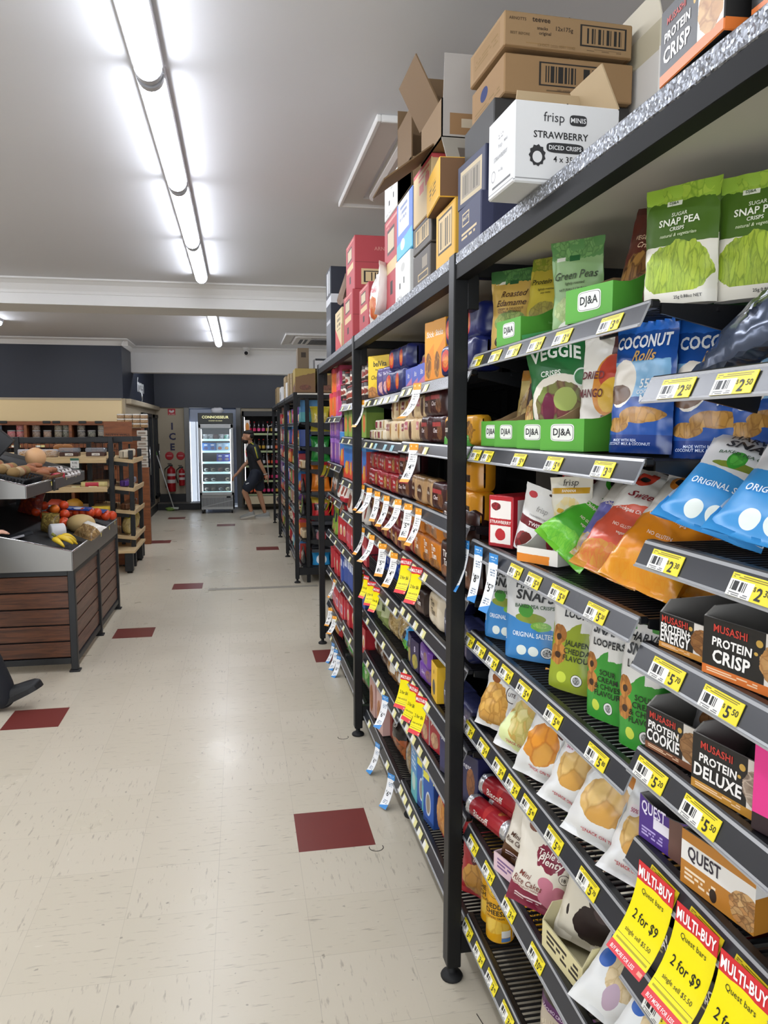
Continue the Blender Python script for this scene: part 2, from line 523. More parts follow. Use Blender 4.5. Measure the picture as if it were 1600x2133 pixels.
# navy bulkhead above the nut wall, with its own cornice
BX, BY = -1.70, 12.1
mb = MB(); mb.box(X0, BX, BY, 17.2, 2.10, CEIL - 0.005, NAVY, 0); struct('wall_left_bulkhead', mb)
struct('trim_2', cove('cornice', [(X0, BY, CEIL), (BX + 0.1, BY, CEIL)], (0, -1, 0), 0.1))
struct('trim_3', cove('cornice', [(BX, BY - 0.1, CEIL), (BX, 13.1, CEIL)], (1, 0, 0), 0.1))
mb = MB(); mb.box(BX, X1, 13.1, 13.35, 2.555, CEIL, WHITE2); struct('wall_far_bulkhead', mb)
struct('trim_4', cove('cornice', [(BX, 13.1, CEIL), (X1, 13.1, CEIL)], (0, -1, 0), 0.1))
# wall behind the nut shelves, and the freezer-room wall
mb = MB(); mb.box(X0, -1.72, 12.05, 12.13, 0, 2.1, CREAM); mb.box(X0, -1.715, 12.04, 12.05, 2.07, 2.1, BEIGE); struct('wall_nut_shelves', mb)
mb = MB()
mb.box(-1.85, -1.68, 12.13, 13.98, 0, 2.1, BEIGE); mb.box(-1.85, -1.68, 15.42, 15.85, 0, 2.1, BEIGE); mb.box(-1.85, -1.68, 16.86, 17.2, 0, 2.1, BEIGE)
mb.box(-1.85, -1.68, 13.98, 15.42, 1.93, 2.1, BEIGE); mb.box(-1.85, -1.68, 15.85, 16.86, 1.93, 2.1, BEIGE)
mb.box(-1.85, -1.68, 13.98, 15.42, 0, 0.2, BEIGE); mb.box(-1.85, -1.68, 15.85, 16.86, 0, 0.26, BEIGE)
mb.box(-1.68, -1.60, 12.2, 17.2, 2.02, 2.10, BEIGE, 0.01)
struct('wall_freezer', mb)
mb = MB(); mb.box(-1.68, -1.66, 12.3, 16.5, 0, 0.14, BLACK); struct('baseboard_left', mb)
# back wall: beige with a doorway, navy band above
mb = MB(); mb.box(X0, X1, 16.45, 17.2, 2.08, CEIL, NAVY); struct('wall_back_band', mb)
mb = MB(); mb.box(-1.9, -1.12, 16.5, 16.6, 0, 2.08, BEIGE); mb.box(0.02, X1, 16.5, 16.6, 0, 2.08, BEIGE); struct('wall_back', mb)
mb = MB(); mb.box(-1.12, -1.02, 16.40, 16.6, 0, 2.08, GREYP, 0.005); mb.box(-0.07, 0.03, 16.40, 16.6, 0, 2.08, GREYP, 0.005); struct('door_1', mb)
mb = MB(); mb.box(-1.68, -0.72, 16.1, 16.5, 0, 0.13, BLACK, 0.006); mb.box(-1.68, -0.72, 16.1, 16.5, 0.13, 0.135, M('grey step top', '#6f6a63', 0.5)); struct('trim_5', mb)  # top sheet is a lighter grey than the black sides
mb = MB(); mb.box(-1.66, -1.12, 16.48, 16.5, 0.13, 0.30, BLACK); struct('baseboard_back', mb)
mb = MB(); mb.box(X1, X1 + 0.1, Y0, 17.2, 0, CEIL, BEIGE); struct('wall_right', mb)
mb = MB(); mb.box(X0 - 0.1, X0, Y0, 17.2, 0, CEIL, BEIGE); struct('wall_left', mb)
# wall behind the camera with shop windows
mb = MB(); mb.box(X0, X1, Y0 - 0.1, Y0, 0, 0.5, BEIGE); mb.box(X0, X1, Y0 - 0.1, Y0, 2.5, CEIL, BEIGE)
for x in (X0, -3.8, 1.4, X1 - 0.2): mb.box(x, x + 0.2, Y0 - 0.1, Y0, 0.5, 2.5, BEIGE)
struct('wall_front', mb)
# daylight outside the back doorway and its plastic strip curtain
mb = MB(); mb.box(-1.4, -.74, 17.3, 17.35, 0, 1.80, M('daylight outside', '#dfe9f5', 1.0, emit=2.6)); mb.box(-1.4, .5, 17.36, 17.4, 0, 2.3, M('grey blue yard wall', '#6d7690', .8)); struct('exterior_back', mb)
mb = MB(); random.seed(3)
CURT = M('clear strip curtain', '#b9c3d6', 0.25, trans=0.0, alpha=0.55)
for i in range(9):
    x = -1.0 + i * 0.105
    mb.box(x, x + 0.125, 16.46 + (i % 2) * 0.012, 16.463 + (i % 2) * 0.012, 0.03, 2.05, CURT)
o = obj('strip_curtain', mb); tag(o, 'translucent plastic strip curtain hanging in the bright back doorway', 'curtain')
mb = MB(); mb.box(-0.35, 0.78, 7.93, 8.02, 0, 0.004, M('grey floor strip', '#9a9488', 0.4)); struct('floor_strip', mb)
# worn crack and ring marks in the vinyl
mb = MB(); CR = M('dark crack', '#3a332b', 0.8)
pts = [(0.628, 1.93), (0.640, 1.85), (0.632, 1.79), (0.655, 1.73), (0.642, 1.67), (0.648, 1.60), (0.630, 1.53)]
for a, b in zip(pts, pts[1:]): mb.bar((a[0], a[1], 0.0005), (b[0], b[1], 0.0005), 0.0022, 0.001, CR)
for cx, cy, r_ in ((0.50, 2.84, 0.028), (0.515, 3.95, 0.028)):
    pp = [(cx + r_ * math.cos(a), cy + r_ * math.sin(a)) for a in [R(d) for d in range(160, 400, 20)]]
    for a, b in zip(pp, pp[1:]): mb.bar((a[0], a[1], 0.0005), (b[0], b[1], 0.0005), 0.003, 0.001, CR)
struct('floor_marks', mb)

# ------------------------------------------------------------------ ceiling battens
DIFF = M('lit lamp diffuser', '#f2f6ff', 0.4, emit=LAMP)
LGREY = M('lamp housing', '#b6b6ba', 0.4)
CAPM = M('lamp end cap', '#a9abb0', 0.3)
def batten(L):
    base = MB(); base.box(-0.055, 0.055, -L / 2, L / 2, -0.03, 0, LGREY, 0.004)
    d = MB(); n = 10
    def fn(u, v):
        a = PI * u
        return (-0.047 * math.cos(a), -L / 2 + 0.03 + v * (L - 0.06), -0.03 - 0.05 * math.sin(a))
    d.grid(fn, n, 1, DIFF, flip=True)
    caps = []
    for sg in (-1, 1):
        c = MB(); y = sg * L / 2
        def fc(u, v, y=y, sg=sg):
            a = PI * u
            return (-0.050 * math.cos(a), y - sg * 0.032 * v, -0.028 - 0.054 * math.sin(a))
        c.grid(fc, 10, 1, CAPM, flip=(sg < 0))
        c.face([(-0.050 * math.cos(PI * u / 10), y, -0.028 - 0.054 * math.sin(PI * u / 10)) for u in range(11)][::sg], CAPM)
        caps.append(c.mesh('end_cap'))
    return Proto(base.mesh('housing'), [('diffuser', d.mesh('diffuser')), ('end_cap', caps[0]), ('end_cap', caps[1])])
BAT = batten(1.285)
for k in range(6):
    y = 6.33 - 1.31 * k
    if k < 5:
        put(BAT, 'ceiling_light', 'lit tube batten in the long bright row, %s from the ceiling beam' % ORD[k + 1], 'ceiling light', (-0.297, y, CEIL), group='battens along the aisle')
for k, y in enumerate((8.95, 10.26, 11.57)):
    put(BAT, 'ceiling_light', 'small lit tube batten beyond the ceiling beam, %s the beam' % ['half hidden by', 'second from', 'third from'][k], 'ceiling light', (-0.287, y, CEIL), group='battens beyond the beam')
for k in range(7):
    put(BAT, 'ceiling_light', 'lit tube batten above the bread and fruit stands, %s from the dark blue wall' % ORD[k + 1], 'ceiling light', (-2.86, 9.62 - 1.31 * k - (1.0 if k > 0 else 0), CEIL), group='battens above the fruit')
for k in range(7):  # row out of view, added to light the right ceiling and carton tops
    put(BAT, 'ceiling_light', 'added unseen tube batten above the next aisle behind the shelving', 'ceiling light', (2.75, 11.5 - 1.75 * k if abs(11.5 - 1.75 * k - 7.7) > 0.95 else 9.0, CEIL), group='added battens above the next aisle')

for k, x in enumerate((-0.9, .9)):  # hidden pair added behind the bulkhead to brighten the back of the shop
    o = put(BAT, 'ceiling_light', 'added unseen tube batten over the back fridges, %s the freezer wall' % ('nearer to', 'further from')[k], 'ceiling light', (x, 13.85, CEIL), 90, group='added battens over the fridges')
for k in range(4):  # extra row out of view, added to brighten the cream wall side
    put(BAT, 'ceiling_light', 'added unseen batten over the shop side behind the fruit, %s from the dark wall' % ORD[k + 1], 'ceiling light', (-4.6, 11.0 - 2.9 * k if k < 1 else 12.0 - 2.9 * k, CEIL), group='added battens over the shop side')
# ------------------------------------------------------------------ ceiling air conditioners, camera
ACW = M('white air conditioner plastic', '#c6c2bd', 0.45)
SLOT = M('dark louvre slot', '#1d222b', 0.5)
GRL = M('grey grille', '#55565a', 0.55)
def aircon(loc, lab):
    fr = MB()
    # flat surround with a raised white edge bead
    for a in ((-.63, -.52, -.63, .63), (.52, .63, -.63, .63), (-.52, .52, -.63, -.52), (-.52, .52, .52, .63)):
        fr.box(a[0], a[1], a[2], a[3], -0.012, 0, ACW)
    for a in ((-.645, -.625, -.645, .645), (.625, .645, -.645, .645), (-.625, .625, -.645, -.625), (-.625, .625, .625, .645)):
        fr.box(a[0], a[1], a[2], a[3], -0.03, 0, WHITE2, 0.004)
    pa = MB(); n = 40; rr = 0.09; w = 0.50
    def ring(w, r, z):
        o = []
        for cx, cy, a0 in ((1, 1, 0), (-1, 1, 90), (-1, -1, 180), (1, -1, 270)):
            for k in range(7):
                a = R(a0 + 15 * k); o.append((cx * (w - r) + r * math.cos(a), cy * (w - r) + r * math.sin(a), z))
        return o
    r0 = ring(w, rr, 0); r1 = ring(w, rr, -0.035); r2 = ring(w - 0.02, rr - .02, -0.045)
    for A_, B_ in ((r0, r1), (r1, r2)):
        for i in range(len(A_)):
            j = (i + 1) % len(A_); pa.face([A_[i], B_[i], B_[j], A_[j]], ACW)
    pa.face(r2[::-1], ACW)
    e = empty('air_conditioner', loc); tag(e, lab, 'air conditioner')
    obj('surround', fr, e); obj('panel', pa, e)
    for k, (cx, cy, hx, hy) in enumerate(((-.36, 0, .055, .27), (.36, 0, .055, .27), (0, -.36, .27, .055), (0, .36, .27, .055))):
        lo_ = MB(); lo_.box(cx - hx, cx + hx, cy - hy, cy + hy, -0.048, -0.044, SLOT)
        if hx < hy: lo_.box(cx - 0.008, cx + 0.008, cy - hy, cy + hy, -0.056, -0.047, ACW)
        else: lo_.box(cx - hx, cx + hx, cy - 0.008, cy + 0.008, -0.056, -0.047, ACW)
        obj('louvre', lo_, e)
    g = MB(); g.box(-.26, .26, -.26, .26, -0.049, -0.044, SLOT)
    for i in range(24):
        x = -0.25 + i * 0.0217; g.box(x, x + 0.012, -.25, .25, -0.056, -0.046, GRL)
    obj('grille', g, e)
    return e
aircon((1.24, 3.99, CEIL), 'white ceiling air conditioner above the open brown boxes, with dark louvres')
aircon((1.30, 11.55, CEIL), 'white ceiling air conditioner beyond the beam, far above the end rack')
e = empty('security_camera', (0.13, 12.95, CEIL)); tag(e, 'small white dome camera on the ceiling by the far bulkhead', 'camera')
mb = MB(); mb.lathe([(0.06, 0), (0.06, -0.03), (0.045, -0.05)], WHITE2, 16); obj('mount', mb, e)
mb = MB(); mb.blob((0, -0.02, -0.09), .052, .075, .052, WHITE2); obj('body', mb, e)
mb = MB(); mb.blob((0, -0.085, -0.10), .03, .02, .03, MATTE); obj('lens', mb, e)
# ------------------------------------------------------------------ black shelving
def hammer():
    m, nt, bs = new_mat('black hammered metal')
    bs.inputs['Base Color'].default_value = H('#8a8d93'); bs.inputs['Metallic'].default_value = 0.95; bs.inputs['Roughness'].default_value = 0.34
    tc = nd(nt, 'TexCoord'); v = nd(nt, 'TexVoronoi'); v.inputs['Scale'].default_value = 290
    nt.links.new(tc.outputs['Object'], v.inputs['Vector'])
    ge = nd(nt, 'NewGeometry')
    j = vec(nt, 'MULTIPLY', vec(nt, 'SUBTRACT', v.outputs['Color'], (0.5, 0.5, 0.5)), (0.75, 0.75, 0.75))
    nt.links.new(vec(nt, 'NORMALIZE', vec(nt, 'ADD', ge.outputs['Normal'], j)), bs.inputs['Normal'])
    return m
HAM = hammer()
UNDER = M('black matt bar', '#08090a', 0.6, spec=.2)
POSTM = M('black textured post', '#0e0f11', 0.42, spec=.3, bmp=(500, 0.25, 0.0008))
DECK = M('pale deck board', '#cbc7bd', 0.55)
WIRE = M('black wire', '#1a1b1e', 0.38, 0.3)
BUMP = M('black shelf edge', '#101114', 0.35)
RAILD = M('dark ticket strip', '#33353a', 0.25)
RAILS = M('clear ticket rail', '#a3a4a6', 0.22)
PANEL = M('dark back panel', '#121315', 0.6)
LIPX = 0.645

def frame(y0, y1, posts, top, name, label, xf=0.578, xb=1.60):
    e = empty(name, (xf, (y0 + y1) / 2, 0)); tag(e, label, 'shelving rack'); oy = (y0 + y1) / 2
    for y in posts:
        for x, nm in ((0.0, 'post'), (xb - xf - 0.045, 'post')):
            p = MB(); p.box(x, x + 0.042, y - oy, y - oy + 0.055, 0.045, top, POSTM, 0.003)
            po = obj(nm, p, e)
            f = MB(); f.lathe([(0.032, 0), (0.034, 0.006), (0.03, 0.013), (0.016, 0.02), (0.012, 0.022), (0.012, 0.047)], MATTE, 18, at=(x + 0.021, y - oy + 0.028, 0)); obj('levelling_foot', f, po)
    for (x, nm) in ((0.004, 'edge_beam'), (xb - xf - 0.045, 'edge_beam')):
        ys = sorted(posts); segs = []
        cuts = [y0] + [q for q in ys] + [y1]
        b = MB(); prev = y0
        for q in ys + [None]:
            en = q if q is not None else y1
            if en - prev > 0.02: b.box(x, x + 0.036, prev - oy, en - oy, top - 0.034, top - 0.003, HAM, 0.002); b.box(x + .001, x + 0.037, prev - oy, en - oy, top - 0.072, top - 0.034, UNDER, 0.001)
            prev = (q + 0.055) if q is not None else y1
        obj(nm, b, e)
    for y in posts:
        for nn, bb in (('cross_bar', (0.04, xb - xf - 0.04, y - oy + 0.005, y - oy + 0.045, top - 0.062, top - 0.02)), ('base_bar', (0.04, xb - xf - 0.04, y - oy + 0.008, y - oy + 0.045, 0.085, 0.165)), ('bracket', (0.038, 0.07, y - oy - 0.004, y - oy + 0.058, top - 0.15, top - 0.055))):
            b = MB(); b.box(*bb, POSTM, 0.002); obj(nn, b, e)
    d = MB(); d.box(0.04, xb - xf - 0.045, y0 - oy, y1 - oy, top - 0.024, top - 0.008, DECK)
    obj('deck_board', d, e)
    return e
frame(-0.95, 5.81, [0.18, 2.06, 3.94, 5.755], 2.122, 'overhead_rack', 'tall black rack with speckled shiny top edge along the near shelving')
frame(8.15, 13.60, [8.15, 9.87, 11.72, 13.545], 2.03, 'overhead_rack', 'black post rack at the far end of the aisle beside the walking man', xf=0.56)

def wire_shelf(L, dep):
    s = MB()
    n = int(L / 0.0175)
    for i in range(n):
        y = (i + 0.5) * L / n
        s.box(0.016, dep, y - 0.0022, y + 0.0022, -0.010, -0.005, WIRE)
    for x in (0.12, 0.24, 0.36): s.box(x - 0.003, x + 0.003, 0, L, -0.016, -0.010, WIRE)
    s.box(0.0, 0.018, 0.002, L - 0.002, -0.014, 0.0, BUMP, 0.003)
    for y in (0.004, L - 0.010):       # side brackets
        s.faces([(0.02, y, -0.006), (dep, y, -0.006), (dep, y, -0.10), (dep - 0.03, y, -0.105), (0.02, y, -0.022),
                 (0.02, y + .006, -0.006), (dep, y + .006, -0.006), (dep, y + .006, -0.10), (dep - 0.03, y + .006, -0.105), (0.02, y + .006, -0.022)],
                [(4, 3, 2, 1, 0), (5, 6, 7, 8, 9), (0, 1, 6, 5), (1, 2, 7, 6), (2, 3, 8, 7), (3, 4, 9, 8), (4, 0, 5, 9)], BUMP)
    return s
def rail(L):
    r = MB()
    pr = [(0.0, -0.002), (-0.0025, -0.0065), (-0.0165, -0.0375), (-0.019, -0.042)]
    ms = [RAILS, RAILD, RAILS]
    for (a, b, m) in zip(pr, pr[1:], ms):
        r.face([(a[0], L - 0.004, a[1]), (b[0], L - 0.004, b[1]), (b[0], 0.004, b[1]), (a[0], 0.004, a[1])], m)
        r.face([(a[0] + 0.004, 0.004, a[1]), (b[0] + 0.004, 0.004, b[1]), (b[0] + 0.004, L - 0.004, b[1]), (a[0] + 0.004, L - 0.004, a[1])], m)
    for y in (0.004, L - 0.004):
        q = [(p[0], y, p[1]) for p in pr] + [(p[0] + 0.004, y, p[1]) for p in pr[::-1]]
        r.face(q if y < 0.1 else q[::-1], RAILS)
    r.box(-0.0205, -0.0155, 0.004, L - 0.004, -0.0435, -0.0405, RAILS)
    return r
SHELF_CACHE = {}
def bay(y0, y1, levels, label, back_to=2.04, dep=0.43, feet=(True, True)):
    L = y1 - y0
    e = empty('shelving_bay', (LIPX, y0, 0)); tag(e, label, 'shelving bay')
    b = MB(); b.box(dep + 0.005, dep + 0.02, 0.02, L - 0.02, 0.10, back_to, PANEL)
    obj('back_panel', b, e)
    for y in (0.0, L - 0.02):
        u = MB(); u.box(dep - 0.02, dep + 0.03, y, y + 0.02, 0.0, back_to, MATTE, 0.002); obj('upright', u, e)
    for y, on in zip((0.0, L - 0.04), feet):
        if not on: continue
        f = MB(); f.box(0.02, 0.075, y - 0.02, y + 0.03, 0.05, 0.16, BLACK, 0.003); f.box(0.02, dep, y - 0.01, y + 0.02, 0.06, 0.14, BLACK)
        f.lathe([(0.03, 0), (0.033, 0.008), (0.026, 0.02), (0.012, 0.026), (0.012, 0.055)], MATTE, 16, at=(0.047, y + 0.005, 0)); obj('foot', f, e)
    k = (round(L, 3), dep)
    if k not in SHELF_CACHE: SHELF_CACHE[k] = (wire_shelf(L, dep).mesh('shelf'), rail(L).mesh('ticket_rail'))
    for z in levels:
        s = bpy.data.objects.new('shelf', SHELF_CACHE[k][0]); s.location = (0, 0, z); link(s, e)
        r = bpy.data.objects.new('ticket_rail', SHELF_CACHE[k][1]); link(r, s)
    return e
YA0, YA1 = 1.145, 2.085
ZA = [1.855, 1.603, 1.340, 1.075, 0.815, 0.490, 0.205]
ZB = [1.733, 1.472, 1.303, 1.125, 0.965, 0.752, 0.50, 0.20]
ZC1 = [1.815, 1.600, 1.371, 1.155, 0.945, 0.698, 0.490, 0.175]   # near half between the posts
ZC2 = [1.800, 1.594, 1.364, 1.140, 0.908, 0.682, 0.455, 0.150]   # far half
ZD1 = [1.80, 1.60, 1.34, 1.13, 0.90, 0.66, 0.40, 0.15]; ZD2 = [1.735, 1.41, 1.175, 0.90, 0.62, 0.36, 0.14]
bay(YA0, YA1, ZA, 'wire shelving bay holding chip bags, green trays and yellow cans', feet=(True, False))
bay(0.20, YA0 - 0.005, ZB, 'wire shelving bay holding protein bar boxes with yellow multi-buy tags', feet=(False, False))
bay(2.105, 3.05, ZC1, 'wire shelving bay of biscuits just past the first tall post', feet=(False, False))
bay(3.055, 4.03, ZC2, 'wire shelving bay of biscuits just before the second tall post', feet=(True, False))
bay(4.04, 4.925, ZD1, 'wire shelving bay of drinks and cereal boxes just past the second tall post', feet=(False, False))
bay(4.93, 5.75, ZD2, 'wire shelving bay of tall packets ending at the third tall post', feet=(True, True))

# ------------------------------------------------------------------ price tickets and hanging tags
TW, TH = 0.078, 0.030
TICK = PK('#f2df2c', [('r', 0.0, 0.0, 0.56, 0.72, '#f0efe9'), ('s', 0.06, 0.25, 0.5, 0.66, '#222222', 22), ('l', 0.06, 0.03, 0.5, 0.2, '#777777', 2), ('l', 0.04, 0.78, 0.9, 0.95, '#8a7a18', 2)], 0.4, name='price ticket print')
TICKF = PK('#ece6a0', [('r', 0.0, 0.0, 0.5, 0.8, '#efefe8')], 0.4, name='pale price ticket print')
TICKB = PK('#a9d3dd', [('l', 0.1, 0.1, 0.9, 0.8, '#5f98a8', 3)], 0.4, name='blue price ticket print')
_tk = {}
def flat_surf(w, h, y=-0.0008):
    return lambda u, v, e=0.0: ((u - 0.5) * w, y - e, v * h)
def ticket_mesh(price, kind='y'):
    k = (price, kind)
    if k in _tk: return _tk[k]
    m = MB(); m.box(-TW / 2, TW / 2, -0.0008, 0.0004, 0, TH, {'y': TICK, 'f': TICKF, 'b': TICKB}[kind])
    if price and kind == 'y':
        a, c = price.split('.')
        S = flat_surf(TW, TH)
        m.text(S, '$', 0.60, 0.52, 0.006, T('#1a1a1a'), 0.0, wm=TW, hm=TH, eps=.0005)
        m.text(S, a, 0.72, 0.36, 0.0155, T('#1a1a1a'), 0.02, wm=TW, hm=TH, maxw=0.015, eps=.0005)
        m.text(S, c, 0.89, 0.48, 0.008, T('#1a1a1a'), 0.01, wm=TW, hm=TH, maxw=0.012, eps=.0005)
    _tk[k] = Proto(m.mesh('price_ticket')); return _tk[k]
TILT = -23.5
def ticket(y, z, price, lab, group, kind='y', sc=None):
    return put(ticket_mesh(price, kind), 'price_ticket', lab, 'price ticket', (LIPX - 0.0185, y, z - 0.0385), -90, TILT, 0, group, sc)

def tag_proto(w, h, mat, texts, swing):
    """a card strip hanging from the rail and curling out into the aisle"""
    def S(u, v, e=0.0):
        t = 1 - v; a = swing * t
        # arc that starts vertical and swings outwards
        yy = -h * swing * t * t / 2 - e; zz = -h * t * (1 - (swing * t) ** 2 / 6)
        return ((u - 0.5) * w, yy, zz)
    m = MB(); m.grid(lambda u, v: S(u, v), 1, 8, mat); m.grid(lambda u, v: S(u, v, -0.0006), 1, 8, mat, uv0=6, flip=True)
    for t in texts:
        m.text(S, t[0], t[1], t[2], t[3], T(t[4]), t[5] if len(t) > 5 else 0.01, wm=w, hm=h, maxw=t[6] if len(t) > 6 else w * 0.9, arc=t[7] if len(t) > 7 else 0, eps=0.0009)
    return Proto(m.mesh('hanging_tag'))
MULTI = PK('#f7e600', [('t', 0.80, '#d8262f', 0, 0), ('e', 0.5, 0.60, 0.66, 0.215, '#f7e600'), ('b', 0.105, '#e0343c'), ('r', 0.02, 0.198, 0.98, 0.203, '#222222'), ('r', .86, .03, .98, .07, '#e9a58a'), ('l', .06, .125, .95, .165, '#b3a400', 1)], 0.35, name='multi buy tag print')
def multi_tag(what, deal, single):
    return tag_proto(0.088, 0.150, MULTI, [('MULTI-BUY', 0.5, 0.895, 0.0165, '#ffffff', 0.03, 0.082), (what, 0.5, 0.72, 0.0085, '#1d1d1d', 0.0, 0.06), (deal, 0.5, 0.46, 0.015, '#111111', 0.01, 0.06), (single, 0.5, 0.28, 0.007, '#222222', 0.0, 0.07), ('BUY MORE FOR LESS', 0.42, 0.05, 0.006, '#ffffff', 0.01, 0.06)], 0.75)
MTAG = multi_tag('Quest bars', '2 for $9', 'single sell $5.50')
MTAGF = tag_proto(0.062, 0.140, MULTI, [('MULTI-BUY', 0.5, 0.895, 0.012, '#ffffff', 0.03, 0.056), ('2 for $6', 0.5, 0.46, 0.012, '#111111', 0.01, 0.045), ('single sell $3.50', 0.5, 0.28, 0.006, '#222222', 0.0, 0.05)], 0.6)
SPEC = PK('#f4f4f2', [('t', 0.84, '#f0a02a'), ('b', 0.09, '#f0a02a'), ('l', .2, .55, .8, .78, '#9a9a98', 4), ('l', .25, .14, .75, .3, '#8a8a88', 3), ('s', .2, .14, .5, .24, '#444444', 9), ('l', .15, .88, .85, .96, '#f7d9a0', 1)], 0.4, name='orange special tag print')
SPECB = PK('#f4f6f8', [('t', 0.84, '#3f8fd6'), ('e', .5, .72, .62, .13, '#f4f6f8'), ('b', 0.10, '#3f8fd6', 0.1), ('l', .25, .62, .8, .75, '#7a8fa8', 3), ('l', .2, .14, .8, .26, '#6d7f95', 3), ('l', .15, .89, .85, .95, '#cfe4f7', 1)], 0.4, name='blue special tag print')
def spec_tag(p, m=SPEC, sw=0.7):
    a, c = p.split('.')
    return tag_proto(0.046, 0.15, m, [(a, 0.44, 0.42, 0.020, '#151515', 0.015), (c, 0.74, 0.46, 0.009, '#151515', 0.01), ('$', 0.2, 0.48, 0.007, '#151515')], sw)
SPT = {p: spec_tag(p, SPEC, s) for p, s in (('4.50', 0.7), ('3.00', 1.0), ('5.00', 0.5))}
SPB = {p: spec_tag(p, SPECB, s) for p, s in (('7.59', 0.55), ('8.29', 0.3), ('5.29', 0.4), ('6.00', 0.7))}
def hang(p, y, z, lab, group, rz=-90, sc=None, cat='price tag'):
    return put(p, 'hanging_tag', lab, cat, (LIPX - 0.0215, y, z - 0.004), rz, 0, 0, group, sc)

# tickets in the two near bays (distances along the aisle)
def nbr(y): return
names_A = {0: 'shelf of green snap pea pouches', 1: 'shelf of green snack trays', 2: 'shelf of slanted snack bags', 3: 'shelf of pea crisp pouches', 4: 'shelf of white chip bags', 5: 'shelf of rice cake bags', 6: 'bottom shelf of yellow cans'}
ROWA = {0: [('3.95', 2.02), ('3.95', 1.87), ('3.95', 1.74), ('3.95', 1.60), ('3.95', 1.46), ('3.95', 1.26)],
        1: [('5.95', 2.02), ('3.95', 1.92), ('5.95', 1.69), ('5.95', 1.49), ('3.75', 1.27)],
        2: [('5.20', 1.70), ('5.20', 1.585), ('5.20', 1.45), ('5.20', 1.28)],
        3: [('5.40', 2.06), ('5.40', 1.96), ('5.40', 1.855), ('5.40', 1.75), ('5.40', 1.63), ('5.80', 1.46), ('5.80', 1.26)],
        4: [('5.40', 2.05), ('5.40', 1.92), ('5.40', 1.79), ('5.40', 1.69), ('5.40', 1.585), ('5.70', 1.44), ('5.70', 1.28)],
        5: [('7.95', 2.0), ('3.45', 1.86), ('3.45', 1.70), ('10.95', 1.52)],
        6: [('3.45', 2.04), ('3.45', 1.93), ('3.45', 1.82), ('3.45', 1.70)]}
for k, row in ROWA.items():
    for n, (p, y) in enumerate(row):
        ticket(y, ZA[k], p, 'ticket reading $%s, %s from the post, on the %s' % (p, ORD[n + 1], names_A[k]), 'price tickets on the chip bay')
names_B = {0: 'high shelf of dark foil bags', 1: 'shelf of blue and white pea bags', 2: 'shelf of protein crisp boxes', 3: 'shelf of protein cookie boxes', 4: 'shelf of purple and orange bar boxes', 5: 'shelf of black and red bar boxes'}
ROWB = {0: [('2.50', 1.045), ('2.50', 0.91)], 1: [('2.30', 1.055), ('2.30', 0.855)], 2: [('5.70', 1.04), ('5.50', 0.905), ], 3: [('5.20', 1.075), ('5.50', 0.94)],
        5: [('4.95', 1.02)]}
for k, row in ROWB.items():
    for n, (p, y) in enumerate(row):
        ticket(y, ZB[k], p, 'ticket reading $%s, %s along the %s' % (p, ORD[n + 1], names_B[k]), 'price tickets on the bar bay', sc=(1.1, 1, 1.05))
for n, y in enumerate((1.03, 0.92, 0.815, 0.71)):
    hang(MTAG, y, ZB[4], 'red and yellow 2 for $9 tag below the bar boxes, %s from the post' % ORD[n + 1], 'multi buy tags below the bar boxes', rz=-84)
    ticket(y - 0.002, ZB[4], '5.50', 'yellow ticket behind the 2 for $9 tag that is %s from the post' % ORD[n + 1], 'price tickets on the bar bay')
for (p, y, sw, w) in (('7.59', 2.075, 0, 'reading 7.59, nearest the first tall post'), ('8.29', 1.955, 0, 'reading 8.29, hanging over a blue pea crisp pouch'), ('5.29', 1.83, 0, 'reading 5.29, third from the first tall post')):
    hang(SPB[p], y, ZA[2], 'white and blue price tag ' + w, 'blue price tags in the chip bay', rz=-80)
